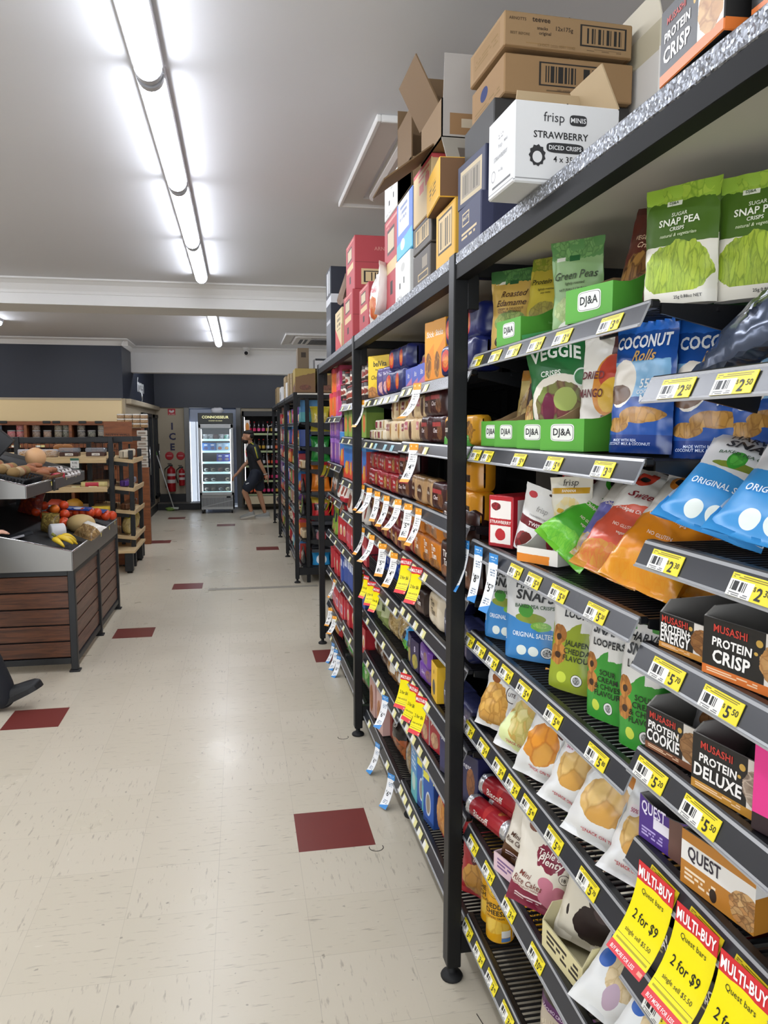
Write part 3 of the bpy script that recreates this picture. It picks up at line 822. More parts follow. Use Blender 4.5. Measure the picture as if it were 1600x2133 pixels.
# ------------------------------------------------------------------ package builders
def pouch(w, h, d, front, texts=(), back=None, kind='stand', bend=0.0, seed=0, wr=0.004, nu=14, nv=20, neck=0.05, bulge=0.5):
    """foil bag: 'stand' = gusset base and flat top seal, 'pillow' = sealed at both ends"""
    back = back or front
    def g(v):
        if kind == 'stand':
            if v < 0.06: return 0.80 + 0.2 * v / 0.06
            t = min(1, (v - 0.06) / 0.84); return max(0.006, (1 - t ** 1.7))
        if kind == 'gusset':
            t = max(0, (v - 0.72) / 0.22); return max(0.01, 1 - min(1, t) ** 1.2) * (0.9 + 0.1 * math.sin(v * 4))
        t = (v - 0.055) / 0.89
        if t <= 0 or t >= 1: return 0.006
        return max(0.006, math.sin(PI * t) ** bulge)
    def S(u, v, e=0.0, side=-1):
        q = abs(2 * u - 1)
        edge = (max(0.0, 1 - q ** 2.6)) ** (0.5 if kind != 'gusset' else 0.3)
        t = d / 2 * edge * g(v)
        if kind == 'gusset': xx = (u - 0.5) * w * (1 + (0.0 if v < .75 else (v - .75) * .35))
        else: xx = (u - 0.5) * w * (1 - neck * math.sin(PI * min(1, v * 1.02)) + (0.03 if v > 0.9 else 0))
        if kind == 'pillow': xx *= 1 - 0.10 * (1 - abs(2 * v - 1)) ** 0.8 + 0.05
        p = Vector((xx * 6 / max(w, .05) * 1.5, v * h * 55, side * 2.0 + seed * 5.1))
        n = noise.noise(p) * wr * (0.35 + 0.65 * q) * (1 if 0.05 < v < 0.95 else 0.3)
        n += math.sin(xx * 420) * 0.0008 if (v > 0.93 or (kind == 'pillow' and v < 0.05)) else 0
        cr = noise.noise(Vector((u * 4 + seed, v * 3, side))) * wr * 1.2
        yy = side * (t + e) + n + cr * (0.4 + q) + bend * h * v * v
        return (xx, yy, v * h)
    m = MB()
    m.grid(lambda u, v: S(u, v, 0, -1), nu, nv, front)
    m.grid(lambda u, v: S(u, v, 0, 1), nu, nv, back, uv0=2.0, flip=True)
    if kind in ('stand', 'gusset'):
        pf = [S(i / nu, 0, 0, -1) for i in range(nu + 1)]; pb = [S(i / nu, 0, 0, 1) for i in range(nu + 1)]
        for i in range(nu): m.face([pf[i + 1], pf[i], pb[i], pb[i + 1]], back, [(2.5, .02)] * 4, True)
    # close the two side seams
    for uu in (0, 1):
        a = [S(uu, j / nv, 0, -1) for j in range(nv + 1)]; b = [S(uu, j / nv, 0, 1) for j in range(nv + 1)]
        for j in range(nv):
            q = [a[j], b[j], b[j + 1], a[j + 1]]
            m.face(q[::-1] if uu == 0 else q, front, [(0.01, j / nv)] * 4, True)
    for t in texts: put_text(m, S, t, w, h)
    return Proto(m.mesh('bag'), h=h, w=w, d=d)
def put_text(m, S, t, w, h, eps=0.0024):
    o = t[5] if len(t) > 5 else {}
    m.text(S, t[0], t[1], t[2], t[3] * 0.74, T(t[4]), o.get('b', 0.015), o.get('i', 0.0), R(o.get('r', 0)), o.get('mw', 0.84) * w, w, h, o.get('arc', 0), eps)
def carton(w, d, h, mat, texts=(), stexts=(), ttexts=(), c=0.0018, btexts=()):
    """closed carton: texts on the front (-Y), stexts on the +X end, ttexts on top, btexts on the -X end"""
    m = MB(); m.box(-w / 2, w / 2, -d / 2, d / 2, 0, h, mat, c)
    F = lambda u, v, e=0: ((u - .5) * w, -d / 2 - e, v * h)
    E_ = lambda u, v, e=0: (w / 2 + e, (u - .5) * d, v * h)
    E2 = lambda u, v, e=0: (-w / 2 - e, (.5 - u) * d, v * h)
    TT = lambda u, v, e=0: ((u - .5) * w, (v - .5) * d, h + e)
    for t in texts: put_text(m, F, t, w, h, 0.0006)
    for t in stexts: put_text(m, E_, t, d, h, 0.0006)
    for t in btexts: put_text(m, E2, t, d, h, 0.0006)
    for t in ttexts: put_text(m, TT, t, w, d, 0.0006)
    return Proto(m.mesh('carton'), h=h, w=w, d=d)
def tray(w, d, h, hf, outm, inm, texts=(), stexts=(), curve=True, badge=None, fcut=None):
    """open display carton with a low front and sides that sweep up to the back"""
    t = 0.003; m = MB(); n = 10
    def side_h(k):
        return hf + (h - hf) * (0.5 - 0.5 * math.cos(PI * min(1, max(0, (k - 0.12) / 0.55)))) if curve else (hf if k < .04 else h)
    for x, sg in ((-w / 2, -1), (w / 2, 1)):
        for k in range(n):
            a, b = k / n, (k + 1) / n
            ya, yb = -d / 2 + a * d, -d / 2 + b * d
            ha, hb = side_h(a), side_h(b)
            xo, xi = x, x - sg * t
            q = [(xo, ya, 0), (xo, yb, 0), (xo, yb, hb), (xo, ya, ha)]
            uv = [(2 + a, 0), (2 + b, 0), (2 + b, hb / h), (2 + a, ha / h)]
            if sg > 0: m.face(q, outm, uv)
            else: m.face(q[::-1], outm, uv[::-1])
            q = [(xi, ya, 0), (xi, yb, 0), (xi, yb, hb), (xi, ya, ha)]
            m.face(q[::-1] if sg > 0 else q, inm)
            q = [(xi, ya, ha), (xi, yb, hb), (xo, yb, hb), (xo, ya, ha)]
            m.face(q if sg < 0 else q[::-1], inm)
    # front with a gentle scoop
    def fh(u): return hf - (fcut or 0.0) * math.sin(PI * u) ** 0.8
    for k in range(n):
        a, b = k / n, (k + 1) / n
        xa, xb = -w / 2 + a * w, -w / 2 + b * w
        m.face([(xa, -d / 2, 0), (xb, -d / 2, 0), (xb, -d / 2, fh(b)), (xa, -d / 2, fh(a))], outm, [(a, 0), (b, 0), (b, fh(b) / hf), (a, fh(a) / hf)])
        m.face([(xb, -d / 2 + t, 0), (xa, -d / 2 + t, 0), (xa, -d / 2 + t, fh(a)), (xb, -d / 2 + t, fh(b))], inm)
        m.face([(xa, -d / 2, fh(a)), (xb, -d / 2, fh(b)), (xb, -d / 2 + t, fh(b)), (xa, -d / 2 + t, fh(a))], inm)
    m.box(-w / 2, w / 2, d / 2 - t, d / 2, 0, h, inm)
    m.box(-w / 2 + t, w / 2 - t, -d / 2 + t, d / 2 - t, 0, t, inm)
    F = lambda u, v, e=0: ((u - .5) * w, -d / 2 - e, v * hf)
    E_ = lambda u, v, e=0: (w / 2 + e, (u - .5) * d, v * h)
    for x in texts: put_text(m, F, x, w, hf, 0.0007)
    for x in stexts: put_text(m, E_, x, d, h, 0.0007)
    parts = []
    if badge:
        bm_ = MB(); bw, bh, cu, cv, s, ink, bg = badge
        pts = []
        for i in range(24):
            a = 2 * PI * i / 24; q = 0.35
            pts.append((math.copysign(abs(math.cos(a)) ** q, math.cos(a)) * bw / 2, math.copysign(abs(math.sin(a)) ** q, math.sin(a)) * bh / 2 * (1.0 + .12 * (math.sin(a) > 0))))
        c0 = Vector(F(cu, cv, 0.0005))
        bm_.face([c0 + Vector((x, 0, z)) for x, z in pts], T(bg))
        bm_.face([c0 + Vector((x * .93, -0.0002, z * .9)) for x, z in pts], T(ink)); bm_.face([c0 + Vector((x * .90, -0.0004, z * .86)) for x, z in pts], T(bg))
        bm_.text(lambda u, v, e=0: F(u, v, 0.001 + e), s, cu, cv, bh * 0.42, T(ink), 0.02, wm=w, hm=hf, maxw=bw * 0.8, eps=.0003)
        parts.append(('badge', bm_.mesh('badge')))
    return Proto(m.mesh('tray'), parts, h=h, w=w, d=d)
def can(r, h, mat, texts=(), lid=None):
    m = MB(); m.lathe([(r * .97, 0), (r, .003), (r, h * .985), (r * .98, h)], mat, 28)
    S = lambda u, v, e=0: ((r + e) * math.sin((u - .5) * PI), -(r + e) * math.cos((u - .5) * PI), v * h)
    for t in texts: put_text(m, S, t, PI * r, h, 0.0008)
    parts = []
    if lid:
        l = MB(); l.lathe([(r * 1.02, h - .004), (r * 1.02, h + .004), (r * .95, h + .007)], lid, 28); parts.append(('lid', l.mesh('lid')))
    return Proto(m.mesh('can'), parts, h=h, w=2 * r, d=2 * r)
def roll(r, L, mat, endm, texts=(), seed=0):
    """paper roll of biscuits lying along x with crumpled foil ends"""
    m = MB(); n = 20
    def S(u, v, e=0): 
        a = (v - 0.5) * PI * 1.0
        return ((u - .5) * L, -(r + e) * math.cos(a), r + (r + e) * math.sin(a))
    def fn(u, v):
        a = v * 2 * PI
        return ((u - .5) * L * 0.72, -r * math.cos(a), r + r * math.sin(a))
    m.grid(fn, 6, n, mat)
    for sg in (-1, 1):
        e_ = MB() if False else m
        def fe(u, v, sg=sg):
            a = v * 2 * PI
            k = u; rr = r * (1.0 - 0.75 * max(0, (k - 0.65) / 0.35) ** 1.5)
            w_ = 1 + 0.09 * noise.noise(Vector((k * 9 + seed, math.cos(a) * 3, math.sin(a) * 3 + sg * 9))) * (2 if k > .1 else 0)
            return (sg * L * (0.36 + 0.14 * k), -rr * w_ * math.cos(a), r + rr * w_ * math.sin(a))
        e_.grid(fe, 8, n, endm, flip=(sg < 0))
    for t in texts: put_text(m, S, t, L, PI * r, 0.001)
    return Proto(m.mesh('roll'), h=2 * r, w=L, d=2 * r)
def flow(w, d, h, mat, texts=(), seed=0, fin=0.012):
    """soft flow-wrapped biscuit packet: a rounded brick with crimped fins at both ends"""
    m = MB()
    def fn(u, v):
        # u runs along x (with fins), v round the section
        a = v * 2 * PI
        ca, sa = math.cos(a), math.sin(a)
        q = 0.42
        yy = math.copysign(abs(ca) ** q, ca) * d / 2; zz = math.copysign(abs(sa) ** q, sa) * h / 2
        s = abs(2 * u - 1)
        if s > 0.86: k = max(0.0, (1 - s) / 0.14); yy *= (0.08 + 0.92 * k ** .5) ; zz *= 0.75 + 0.25 * k ** .5
        nn = noise.noise(Vector((u * 6 + seed * 3, ca * 2, sa * 2))) * 0.005
        return ((u - .5) * (w + 2 * fin), yy * (1 + nn * 10), h / 2 + zz * (1 + nn * 6))
    vs = []; uvs = []; NU, NV = 16, 24
    for j in range(NV + 1):
        for i in range(NU + 1):
            p = fn(i / NU, (j / NV + 0.5) % 1.0 if j < NV else 0.5)
            vs.append(p)
            uvs.append((p[0] / (w + 2 * fin) + .5, p[2] / h))
    fs = []
    for j in range(NV):
        for i in range(NU):
            a = j * (NU + 1) + i; fs.append((a + NU + 1, a + NU + 2, a + 1, a)[::-1])
    m.faces(vs, fs, mat, uvs, True)
    F = lambda u, v, e=0: ((u - .5) * w, -d / 2 * 1.02 - e, v * h)
    for t in texts: put_text(m, F, t, w, h, 0.001)
    return Proto(m.mesh('packet'), h=h, w=w, d=d)

def HP(p, name, lab, cat, y, z, x=0.0, rz=-90, rx=0, ry=0, group=None, sc=None):
    """x: distance of the pack's middle behind the shelf lip"""
    return put(p, name, lab, cat, (LIPX + 0.012 + (x or p.d / 2), y, z + 0.001), rz, rx, ry, group, sc)
# ------------------------------------------------------------------ nearest bays, pack by pack
KRAFT = M('grey board inside', '#8f8578', 0.8)
WKRAFT = M('brown board inside', '#a58963', 0.8)
GREENB = PK('#58a63a', [('r', .03, .02, .97, .05, '#4b9431')], 0.5, name='green tray board')
def gtray(w=0.125, hf=0.062, h=0.098, d=0.2): return tray(w, d, h, hf, GREENB, WKRAFT, badge=(0.062, 0.034, .52, .56, 'DJ&A', '#23262a', '#e9ece4'), stexts=[('healthy snacks', .5, .5, .008, '#8fcf72')])
GT = gtray()
gz = ZA[0]
# top shelf
edam = pouch(.135, .215, .06, PK('#c9a552', [('t', .84, '#3d6a3a', 0, .12), ('f', .5, .94, .5, .10, '#5d8f4f', '#1f4526', 9), ('f', .5, .36, .36, .13, '#a9b765', '#5b7a35', 12, '#7f9a48'), ('e', .42, .12, .24, .09, '#3c2a1c'), ('f', .42, .14, .2, .06, '#8db04c', '#4e7a2c', 14), ('r', .1, .83, .32, .865, '#e8e6da'), ('r', .42, .82, .62, .87, '#2c5a35')], .35, .25),
    [('Roasted', .56, .70, .022, '#4a2a1a', {'i': .35, 'b': .01, 'mw': .7}), ('Edamame', .5, .59, .022, '#4a2a1a', {'i': .35, 'b': .01, 'mw': .8}), ('CRISPY & DELICIOUS', .5, .515, .008, '#5a3a22', {'mw': .62}), ('YOUNG SOYBEANS', .48, .48, .008, '#5a3a22', {'mw': .55})], seed=1)
HP(edam, 'snack_pouch', 'tan roasted edamame pouch with green top, standing by the tall post', 'snack pouch', 2.0, gz, .07, -48)
prot = pouch(.12, .20, .05, PK('#c8b63f', [('t', .82, '#8a9a2f', 0, .1), ('f', .5, .93, .5, .11, '#b7b84a', '#6d7a25', 9), ('f', .5, .25, .36, .14, '#a8a04a', '#6a6030', 10)], .35, .25), [('Protein Mix', .5, .66, .018, '#3f3d1c', {'i': .3, 'mw': .8}), ('lightly roasted', .5, .55, .008, '#5a551f'), ('soy nuts', .5, .5, .008, '#5a551f')], seed=2, bend=.12)
HP(prot, 'snack_pouch', 'yellow protein mix pouch leaning in a green tray', 'snack pouch', 1.855, gz + .03, .10, -52, -6)
HP(GT, 'display_tray', 'green tray beside the roasted edamame pouch on the highest shelf', 'display tray', 1.86, gz, 0, -82, group='green display trays')
peas = pouch(.125, .205, .05, PK('#8db078', [('t', .80, '#5c8f52', 0, .1), ('f', .5, .92, .5, .12, '#7fae6a', '#3d6a3c', 9), ('f', .5, .27, .42, .15, '#b9c78a', '#7f9a5c', 13, '#97ad6a'), ('e', .5, .06, .3, .10, '#d8dccf'), ('r', .1, .79, .28, .83, '#e5e8dc'), ('r', .36, .78, .56, .84, '#31683b')], .35, .25), [('Green Peas', .5, .63, .023, '#3b4a30', {'i': .3, 'mw': .85}), ('lightly roasted', .5, .54, .008, '#4a5a3c'), ('NATURALLY CRUNCHY', .5, .48, .007, '#4a5a3c')], seed=3, bend=-.05)
HP(peas, 'snack_pouch', 'pale green roasted peas pouch standing between two green trays', 'snack pouch', 1.63, gz, .085, -52)
HP(GT, 'display_tray', 'green tray holding the dark brown pouch on the highest shelf', 'display tray', 1.435, gz, 0, -74, group='green display trays', sc=(1.05, 1, 1.05))
brown = pouch(.10, .185, .05, PK('#5e2c22', [('f', .5, .28, .42, .28, '#b98a46', '#2e1712', 6, '#5a2a1a'), ('t', .93, '#4a1f18')], .3, .3), [('VEGETABLE', .5, .68, .012, '#e7c9a8', {'mw': .75}), ('Crisps', .5, .59, .014, '#e7c9a8', {'i': .3, 'mw': .6})], seed=4, bend=.1)
HP(brown, 'snack_pouch', 'dark brown crisps pouch sticking out of a green tray, narrow twisted top', 'snack pouch', 1.395, gz + .03, .10, -62, -4, 8)
snapm = PK('#e4e0d2', [('t', .50, '#47681d', 0, .02), ('t', .86, '#8fb23a', 0, .12), ('f', .5, .95, .5, .09, '#a7c445', '#5f8a25', 8), ('f', .5, .29, .47, .235, '#bccf45', '#5f7a1e', 7, '#a3be3a', (2.3, .55, 1)), ('b', .10, '#e6e2d6'), ('r', .3, .83, .5, .87, '#dfe3d2')], .38, .22)
snap = pouch(.14, .215, .055, snapm, [('SUGAR', .5, .75, .009, '#dfe6cf', {'mw': .3}), ('SNAP PEA', .5, .69, .0165, '#f2f4e6', {'b': .02, 'mw': .7}), ('CRISPS', .48, .63, .009, '#f2f4e6', {'mw': .35}), ('natural & vegetarian', .5, .575, .008, '#cdd8b4', {'i': .2}), ('25g 0.88oz NET', .7, .05, .007, '#444', {'mw': .4}), ('DJ&A', .4, .85, .007, '#33502a')], seed=5, neck=.02)
HP(snap, 'snack_pouch', 'big snap pea crisps pouch in bright light, beside the dark brown pouch', 'snack pouch', 1.21, gz, .075, -58, sc=.92)
HP(snap, 'snack_pouch', 'snap pea crisps pouch in shade, tucked behind the bright one', 'snack pouch', 1.13, gz, .16, -52, sc=.92)
dg = carton(.2, .22, .15, PK('#1c4a22', [('r', .0, .98, 1, 1, '#123016')], .5), [('DJ&A', .4, .56, .028, '#1a3a1e', {'b': .03, 'mw': .5})])
m_ = MB(); m_.box(-.07, .035, -.1107, -.1102, .062, .108, T('#a9b3a6'), 0); dg.parts.append(('badge', m_.mesh('badge')))
HP(dg, 'carton', 'dark green carton with white badge deep in the top shelf, behind the snap peas', 'carton', 1.26, gz, .26, -52)
# second shelf: four green trays with pouches
z = ZA[1]
GT2 = gtray(.115, .066, .10, .2)
for k, (yy, rz, wh) in enumerate(((1.985, -82, 'nearest the tall post'), (1.872, -80, 'second from the tall post'), (1.70, -78, 'third from the tall post'), (1.545, -74, 'fourth from the tall post'))):
    HP(GT2, 'display_tray', 'green snack tray on the second shelf, ' + wh, 'display tray', yy, z, 0, rz, group='green display trays', sc=(1 + .09 * (k > 1) + .12 * (k > 2), 1, 1))
nut1 = pouch(.12, .19, .055, PK('#c4ad6a', [('f', .5, .4, .48, .32, '#d9c07c', '#7a5a30', 8, '#b08a4c'), ('t', .84, '#b97f2c')], .35, .25), [('NUTS', .5, .72, .02, '#8a2018', {'i': .2})], seed=6, bend=.1)
HP(nut1, 'snack_pouch', 'tan nut pouch in the green tray nearest the post', 'snack pouch', 1.95, z + .02, .11, -52, -10)
nut2 = pouch(.125, .205, .055, PK('#4a2c1c', [('t', .80, '#c78d2a', .2), ('f', .5, .30, .48, .26, '#e6c878', '#8a3a22', 7, '#d8a04a'), ('e', .5, .62, .4, .1, '#2c1a12')], .35, .25), [('SALTED', .5, .70, .024, '#c8251c', {'i': .3}), ('SNACK MIX', .5, .56, .011, '#f0e4cf')], seed=7, bend=.12)
HP(nut2, 'snack_pouch', 'dark snack mix pouch with red lettering in the second green tray', 'snack pouch', 1.85, z + .02, .10, -52, -8)
veg = pouch(.175, .225, .06, PK('#1d6a35', [('e', .5, .26, .46, .30, '#e9e3d6', .03), ('f', .5, .24, .38, .24, '#7d9a4a', '#5c2438', 4, '#8a3a4a'), ('e', .34, .22, .10, .16, '#6b2340', .03), ('e', .60, .30, .17, .12, '#a8b765', .03), ('e', .84, .50, .11, .09, '#dfe8df'), ('e', .84, .50, .095, .075, '#2a7a42'), ('t', .95, '#2f8048')], .28, .35), [('VEGGIE', .47, .73, .036, '#eef3ea', {'b': .03, 'arc': .012, 'mw': .8}), ('CRISPS', .40, .57, .017, '#eef3ea', {'b': .02, 'mw': .35})], seed=8, bend=-.1)
HP(veg, 'snack_pouch', 'large dark green veggie crisps bag leaning out of the third green tray', 'snack pouch', 1.665, z + .045, .08, -54, 2, -4)
mango = pouch(.115, .215, .05, PK('#e9e4da', [('r', .62, .62, 1.0, 1.0, '#5a2c28'), ('r', .58, .0, 1.0, .2, '#4a2018'), ('e', .66, .50, .34, .30, '#e0922a', .03), ('e', .70, .62, .28, .18, '#c8452c', .05), ('e', .72, .40, .25, .17, '#efc03a', .04), ('f', .5, .06, .45, .08, '#d9862a', '#7a2a18', 6)], .28, .3), [('DRIED', .3, .60, .022, '#6a1f28', {'b': .02, 'mw': .5}), ('MANGO', .3, .42, .024, '#6a1f28', {'b': .02, 'mw': .55})], seed=9, bend=.05)
HP(mango, 'snack_pouch', 'white and red dried mango pouch in the fourth green tray', 'snack pouch', 1.53, z + .03, .10, -58, -3)
HP(veg, 'snack_pouch', 'second veggie crisps bag in shadow behind the dried mango', 'snack pouch', 1.45, z + .03, .22, -62)
cocom = PK('#1d4f9e', [('t', .86, '#2b6fd0', 0, .06), ('r', .0, .40, .95, .66, '#7fb4dc', .04), ('e', .24, .50, .24, .17, '#e9e2d6', .04), ('e', .20, .42, .22, .07, '#6a4a30', .03), ('f', .62, .27, .34, .06, '#c99a52', '#7a5222', 9, '#b07f3a'), ('f', .25, .20, .22, .055, '#c99a52', '#7a5222', 9, '#b07f3a'), ('b', .13, '#16387e')], .22, .45)
coco = pouch(.15, .26, .06, cocom, [('COCONUT', .5, .79, .030, '#eef2f6', {'b': .03, 'mw': .88}), ('Rolls', .55, .69, .026, '#c8a05a', {'i': .35, 'b': .02, 'mw': .6}), ('55%', .70, .49, .022, '#eef2f6', {'mw': .3}), ('COCONUT', .72, .43, .010, '#eef2f6', {'mw': .35}), ('MILK', .74, .385, .017, '#eef2f6', {'b': .02, 'mw': .3}), ('MADE WITH REAL', .45, .09, .007, '#c9d6ee'), ('COCONUT MILK & COCONUT', .48, .065, .007, '#c9d6ee')], seed=10)
m_ = MB(); m_.tube([(.10 - .13, -.035, .16), (.02, -.05, .20)], .012, M('baked wafer', '#c29350', .6, bmp=(200, .4))); coco.parts.append(('wafer_picture', m_.mesh('wafer_picture')))
coco.parts = []
HP(coco, 'snack_pouch', 'bright blue coconut rolls bag beside the last green tray', 'snack pouch', 1.325, z, .075, -72, -3)
HP(coco, 'snack_pouch', 'blue coconut rolls bag in shade under the higher shelf, in front of another', 'snack pouch', 1.215, z - .01, .15, -56, -3)
HP(coco, 'snack_pouch', 'blue coconut rolls bag deepest in shade, behind two others', 'snack pouch', 1.13, z - .01, .2, -56, -3)
# third shelf
z = ZA[2]
STRAWM = PK('#b8202c', [('r', .06, .56, .94, .92, '#efe8e2', .02), ('r', .06, .06, .94, .42, '#efe8e2', .02), ('e', .5, .24, .22, .12, '#b8202c', .05), ('f', .3, .80, .2, .08, '#2a1a1c', '#b8202c', 5), ('r', 2.12, .10, 3.2, .94, '#eee9e4'), ('f', 2.6, .3, .3, .12, '#a82430', '#4a1a18', 8), ('l', 2.3, .5, 2.9, .75, '#8a8480', 5), ('b', .05, '#9c1a26')], .45)
straw = carton(.085, .14, .135, STRAWM, [('STRAWBERRY', .5, .49, .011, '#f6efe9', {'b': .02, 'mw': .9})], [('frisp', .5, .83, .014, '#3a3535', {'b': .0})])
HP(straw, 'snack_box', 'red and white strawberry snack box standing by the tall post', 'snack box', 1.935, z, .07, -62)
HP(straw, 'snack_box', 'red and white strawberry snack box further back, behind the black carton', 'snack box', 1.79, z + .07, .21, -60)
m_ = carton(.07, .08, .13, PK('#2a2a28', [('r', 0, 0, 1, .04, '#1e1e1c')], .5)); HP(m_, 'carton', 'plain black carton standing behind the strawberry snack box', 'carton', 1.93, z + .08, .17, -60)
m_ = carton(.14, .16, .08, PK('#5a4a3c', [], .6)); HP(m_, 'carton', 'brown carton under the boxes at the back of the strawberry shelf', 'carton', 1.83, z, .27, -60)
twm = PK('#e6e5e4', [('r', 0, .40, 1, .52, '#6a1524', .01), ('f', .3, .17, .24, .15, '#b01f2c', '#2a1513', 4, '#5a1c1c'), ('f', .74, .22, .22, .15, '#2a1513', '#b01f2c', 4, '#3a1a18'), ('e', .2, .86, .1, .05, '#c23a44', .04), ('e', .78, .82, .08, .04, '#c23a44', .04), ('e', .6, .93, .06, .02, '#3a2a2a', .02)], .3, .3)
tw = pouch(.12, .17, .05, twm, [('frisp', .52, .68, .018, '#9a9694', {'b': 0, 'i': .1}), ('STRAWBERRY CRISPS', .5, .575, .006, '#6d6866', {'b': 0}), ('TWISTED', .55, .46, .013, '#f2e8e8', {'b': .02, 'mw': .7})], seed=11)
HP(tw, 'snack_pouch', 'white twisted strawberry pouch tipped forward in front of the red box', 'snack pouch', 1.80, z, .06, -52, 6, 17)
HP(tw, 'snack_pouch', 'white twisted strawberry pouch standing upright behind the tipped one', 'snack pouch', 1.735, z, .17, -58, -4, 2, sc=1.05)
frm = PK('#e2ddcf', [('r', .05, .80, .95, .87, '#c99a22'), ('f', .5, .42, .42, .34, '#e7dfc6', '#d8cfb4', 5, '#e2c56a'), ('e', .3, .6, .1, .03, '#d8a93a', .03), ('e', .65, .35, .1, .03, '#d8a93a', .03), ('e', .3, .18, .14, .05, '#e2b84a', .05)], .3, .25)
fr = pouch(.105, .19, .05, frm, [('frisp', .5, .92, .020, '#4a4642', {'b': 0}), ('BANANA', .5, .835, .008, '#f7f2e6')], seed=12, bend=-.03, kind='gusset')
HP(fr, 'snack_pouch', 'cream banana crisps pouch standing in a small orange tray', 'snack pouch', 1.64, z + .01, .10, -56, 0, -4)
HP(fr, 'snack_pouch', 'cream banana crisps pouch in shade behind the slanted green bag', 'snack pouch', 1.545, z + .005, .20, -58)
otr = tray(.12, .15, .07, .036, PK('#e8e4dc', [('r', .0, .0, .8, .55, '#e0862a', .05)], .5), M('white board', '#c9c6c0', .7)); HP(otr, 'display_tray', 'small white and orange tray under the banana crisps', 'display tray', 1.685, z, 0, -62)
def snackm(c1, c2, badge):
    return PK('#dcd8d0', [('b', .56, c1, .12, .03), ('b', .20, c2, 0, .05), ('f', .5, .07, .5, .14, c2, c1, 14), ('e', .32, .86, .16, .11, badge, .02), ('t', .965, '#cfcac2'), ('e', .32, .83, .08, .03, '#2a2a2a', .02)], .24, .5)
def snackbag(c1, c2, badge, seed, script):
    return pouch(.155, .27, .10, snackm(c1, c2, badge), [(script, .52, .66, .026, '#8a1f28' if badge != '#3a9a2a' else '#2a6a22', {'i': .4, 'b': .012, 'mw': .7}), ('Chickpea Chips', .5, .5, .012, '#f2e4da', {'mw': .6}), ('NO GLUTEN', .55, .36, .009, '#f2dccc'), ('vegan', .55, .3, .009, '#f2dccc')], kind='pillow', seed=seed, wr=.010, bulge=.32)
sg = snackbag('#4fae33', '#7cc93f', '#3a9a2a', 13, 'Dill'); sr = snackbag('#d45a42', '#c9903c', '#c8402e', 14, 'Sweet'); so = snackbag('#e08a1e', '#e29a2c', '#e0862a', 15, 'Spice'); sp = snackbag('#6a68a8', '#b09a5a', '#55539a', 16, 'Salt')
HP(sg, 'chip_bag', 'green and white snack bag lying slanted across the shelf front', 'chip bag', 1.60, z + .035, .035, -50, -42, 38, sc=.88)
HP(sp, 'chip_bag', 'purple snack bag mostly hidden between the green and red slanted bags', 'chip bag', 1.475, z + .03, .07, -62, -40, 10, sc=.88)
HP(sr, 'chip_bag', 'red and white snack bag slanted back, between green and orange bags', 'chip bag', 1.385, z + .022, .035, -60, -42, 14, sc=.97)
HP(so, 'chip_bag', 'shiny orange snack bag slanted back at the shelf end', 'chip bag', 1.255, z + .022, .035, -60, -42, 14, sc=.97)
HP(so, 'chip_bag', 'orange snack bag in shade behind the shiny one', 'chip bag', 1.19, z + .0, .16, -60, -32, 4, sc=.9)
HP(so, 'chip_bag', 'orange snack bag deep in shade, last of three', 'chip bag', 1.13, z + .0, .24, -60, -26, 0, sc=.9)
HP(sr, 'chip_bag', 'red snack bag deep in shade behind the slanted bags', 'chip bag', 1.26, z + .06, .25, -62, -22, 6, sc=.95)
HP(sg, 'chip_bag', 'green snack bag standing deep behind the slanted red bag', 'chip bag', 1.40, z + .06, .26, -62, -16, 6, sc=.95)
# fourth shelf: pea crisps hanging-style pouches
z = ZA[3]
def harvest(c1, c2, food, name1, name2, seed, salted, w=.15, h=.215, kind='stand', d=.055):
    m = PK('#d9d8d6', [('b', .42, c1, -.15, .03)] + food + [('e', .32, .12, .085, .055, '#e7efe9'), ('e', .52, .12, .085, .055, '#e7efe9'), ('e', .74, .12, .10, .065, '#1d1f22'), ('e', .74, .12, .092, .058, '#e8e8e6'), ('f', .74, .12, .07, .045, '#222222', '#e8e8e6', 22), ('t', .97, '#bfbfbd')], .3, .25)
    return pouch(w, h, d, m, [('HARVEST', .5, .83, .022, '#26282b', {'b': .02, 'mw': .75, 'r': -3}), ('SNAPS', .5, .725, .030, '#26282b', {'b': .03, 'mw': .8, 'r': -3, 'i': .1}), (name1, .5, .61, .011, '#3a5a3a', {'b': .02, 'mw': .65})] + [(t, .5, .30 - .065 * i, .015, '#eaf2f8' if c2 else '#1f2c18', {'b': .015, 'mw': .7}) for i, t in enumerate(salted)], seed=seed, kind=kind)
peafood = [('e', .44, .48, .26, .055, '#8a9a3c', .02), ('e', .36, .56, .13, .07, '#4c9a3c', .04), ('e', .62, .40, .17, .05, '#7ab848', .03), ('f', .62, .41, .12, .03, '#a9d46a', '#5f9a35', 14)]
hblue = harvest('#3d86c6', True, peafood, 'BAKED PEA CRISPS', '', 17, ['ORIGINAL SALTED'])
HP(hblue, 'snack_pouch', 'blue and white pea crisp pouch behind the 8.29 tag', 'snack pouch', 1.965, z, .06, -48)
HP(hblue, 'snack_pouch', 'blue and white pea crisp pouch facing forward beside the 5.29 tag', 'snack pouch', 1.77, z, .06, -42, 0, 0, sc=(1.08, 1, 1.04))
loopfood = [('f', .20, .50, .16, .09, '#c98a42', '#7a4a1c', 7, '#a86a2c'), ('f', .22, .33, .18, .10, '#c98a42', '#7a4a1c', 7, '#a86a2c'), ('e', .21, .48, .06, .03, '#3a2416', .02), ('e', .23, .32, .07, .03, '#3a2416', .02)]
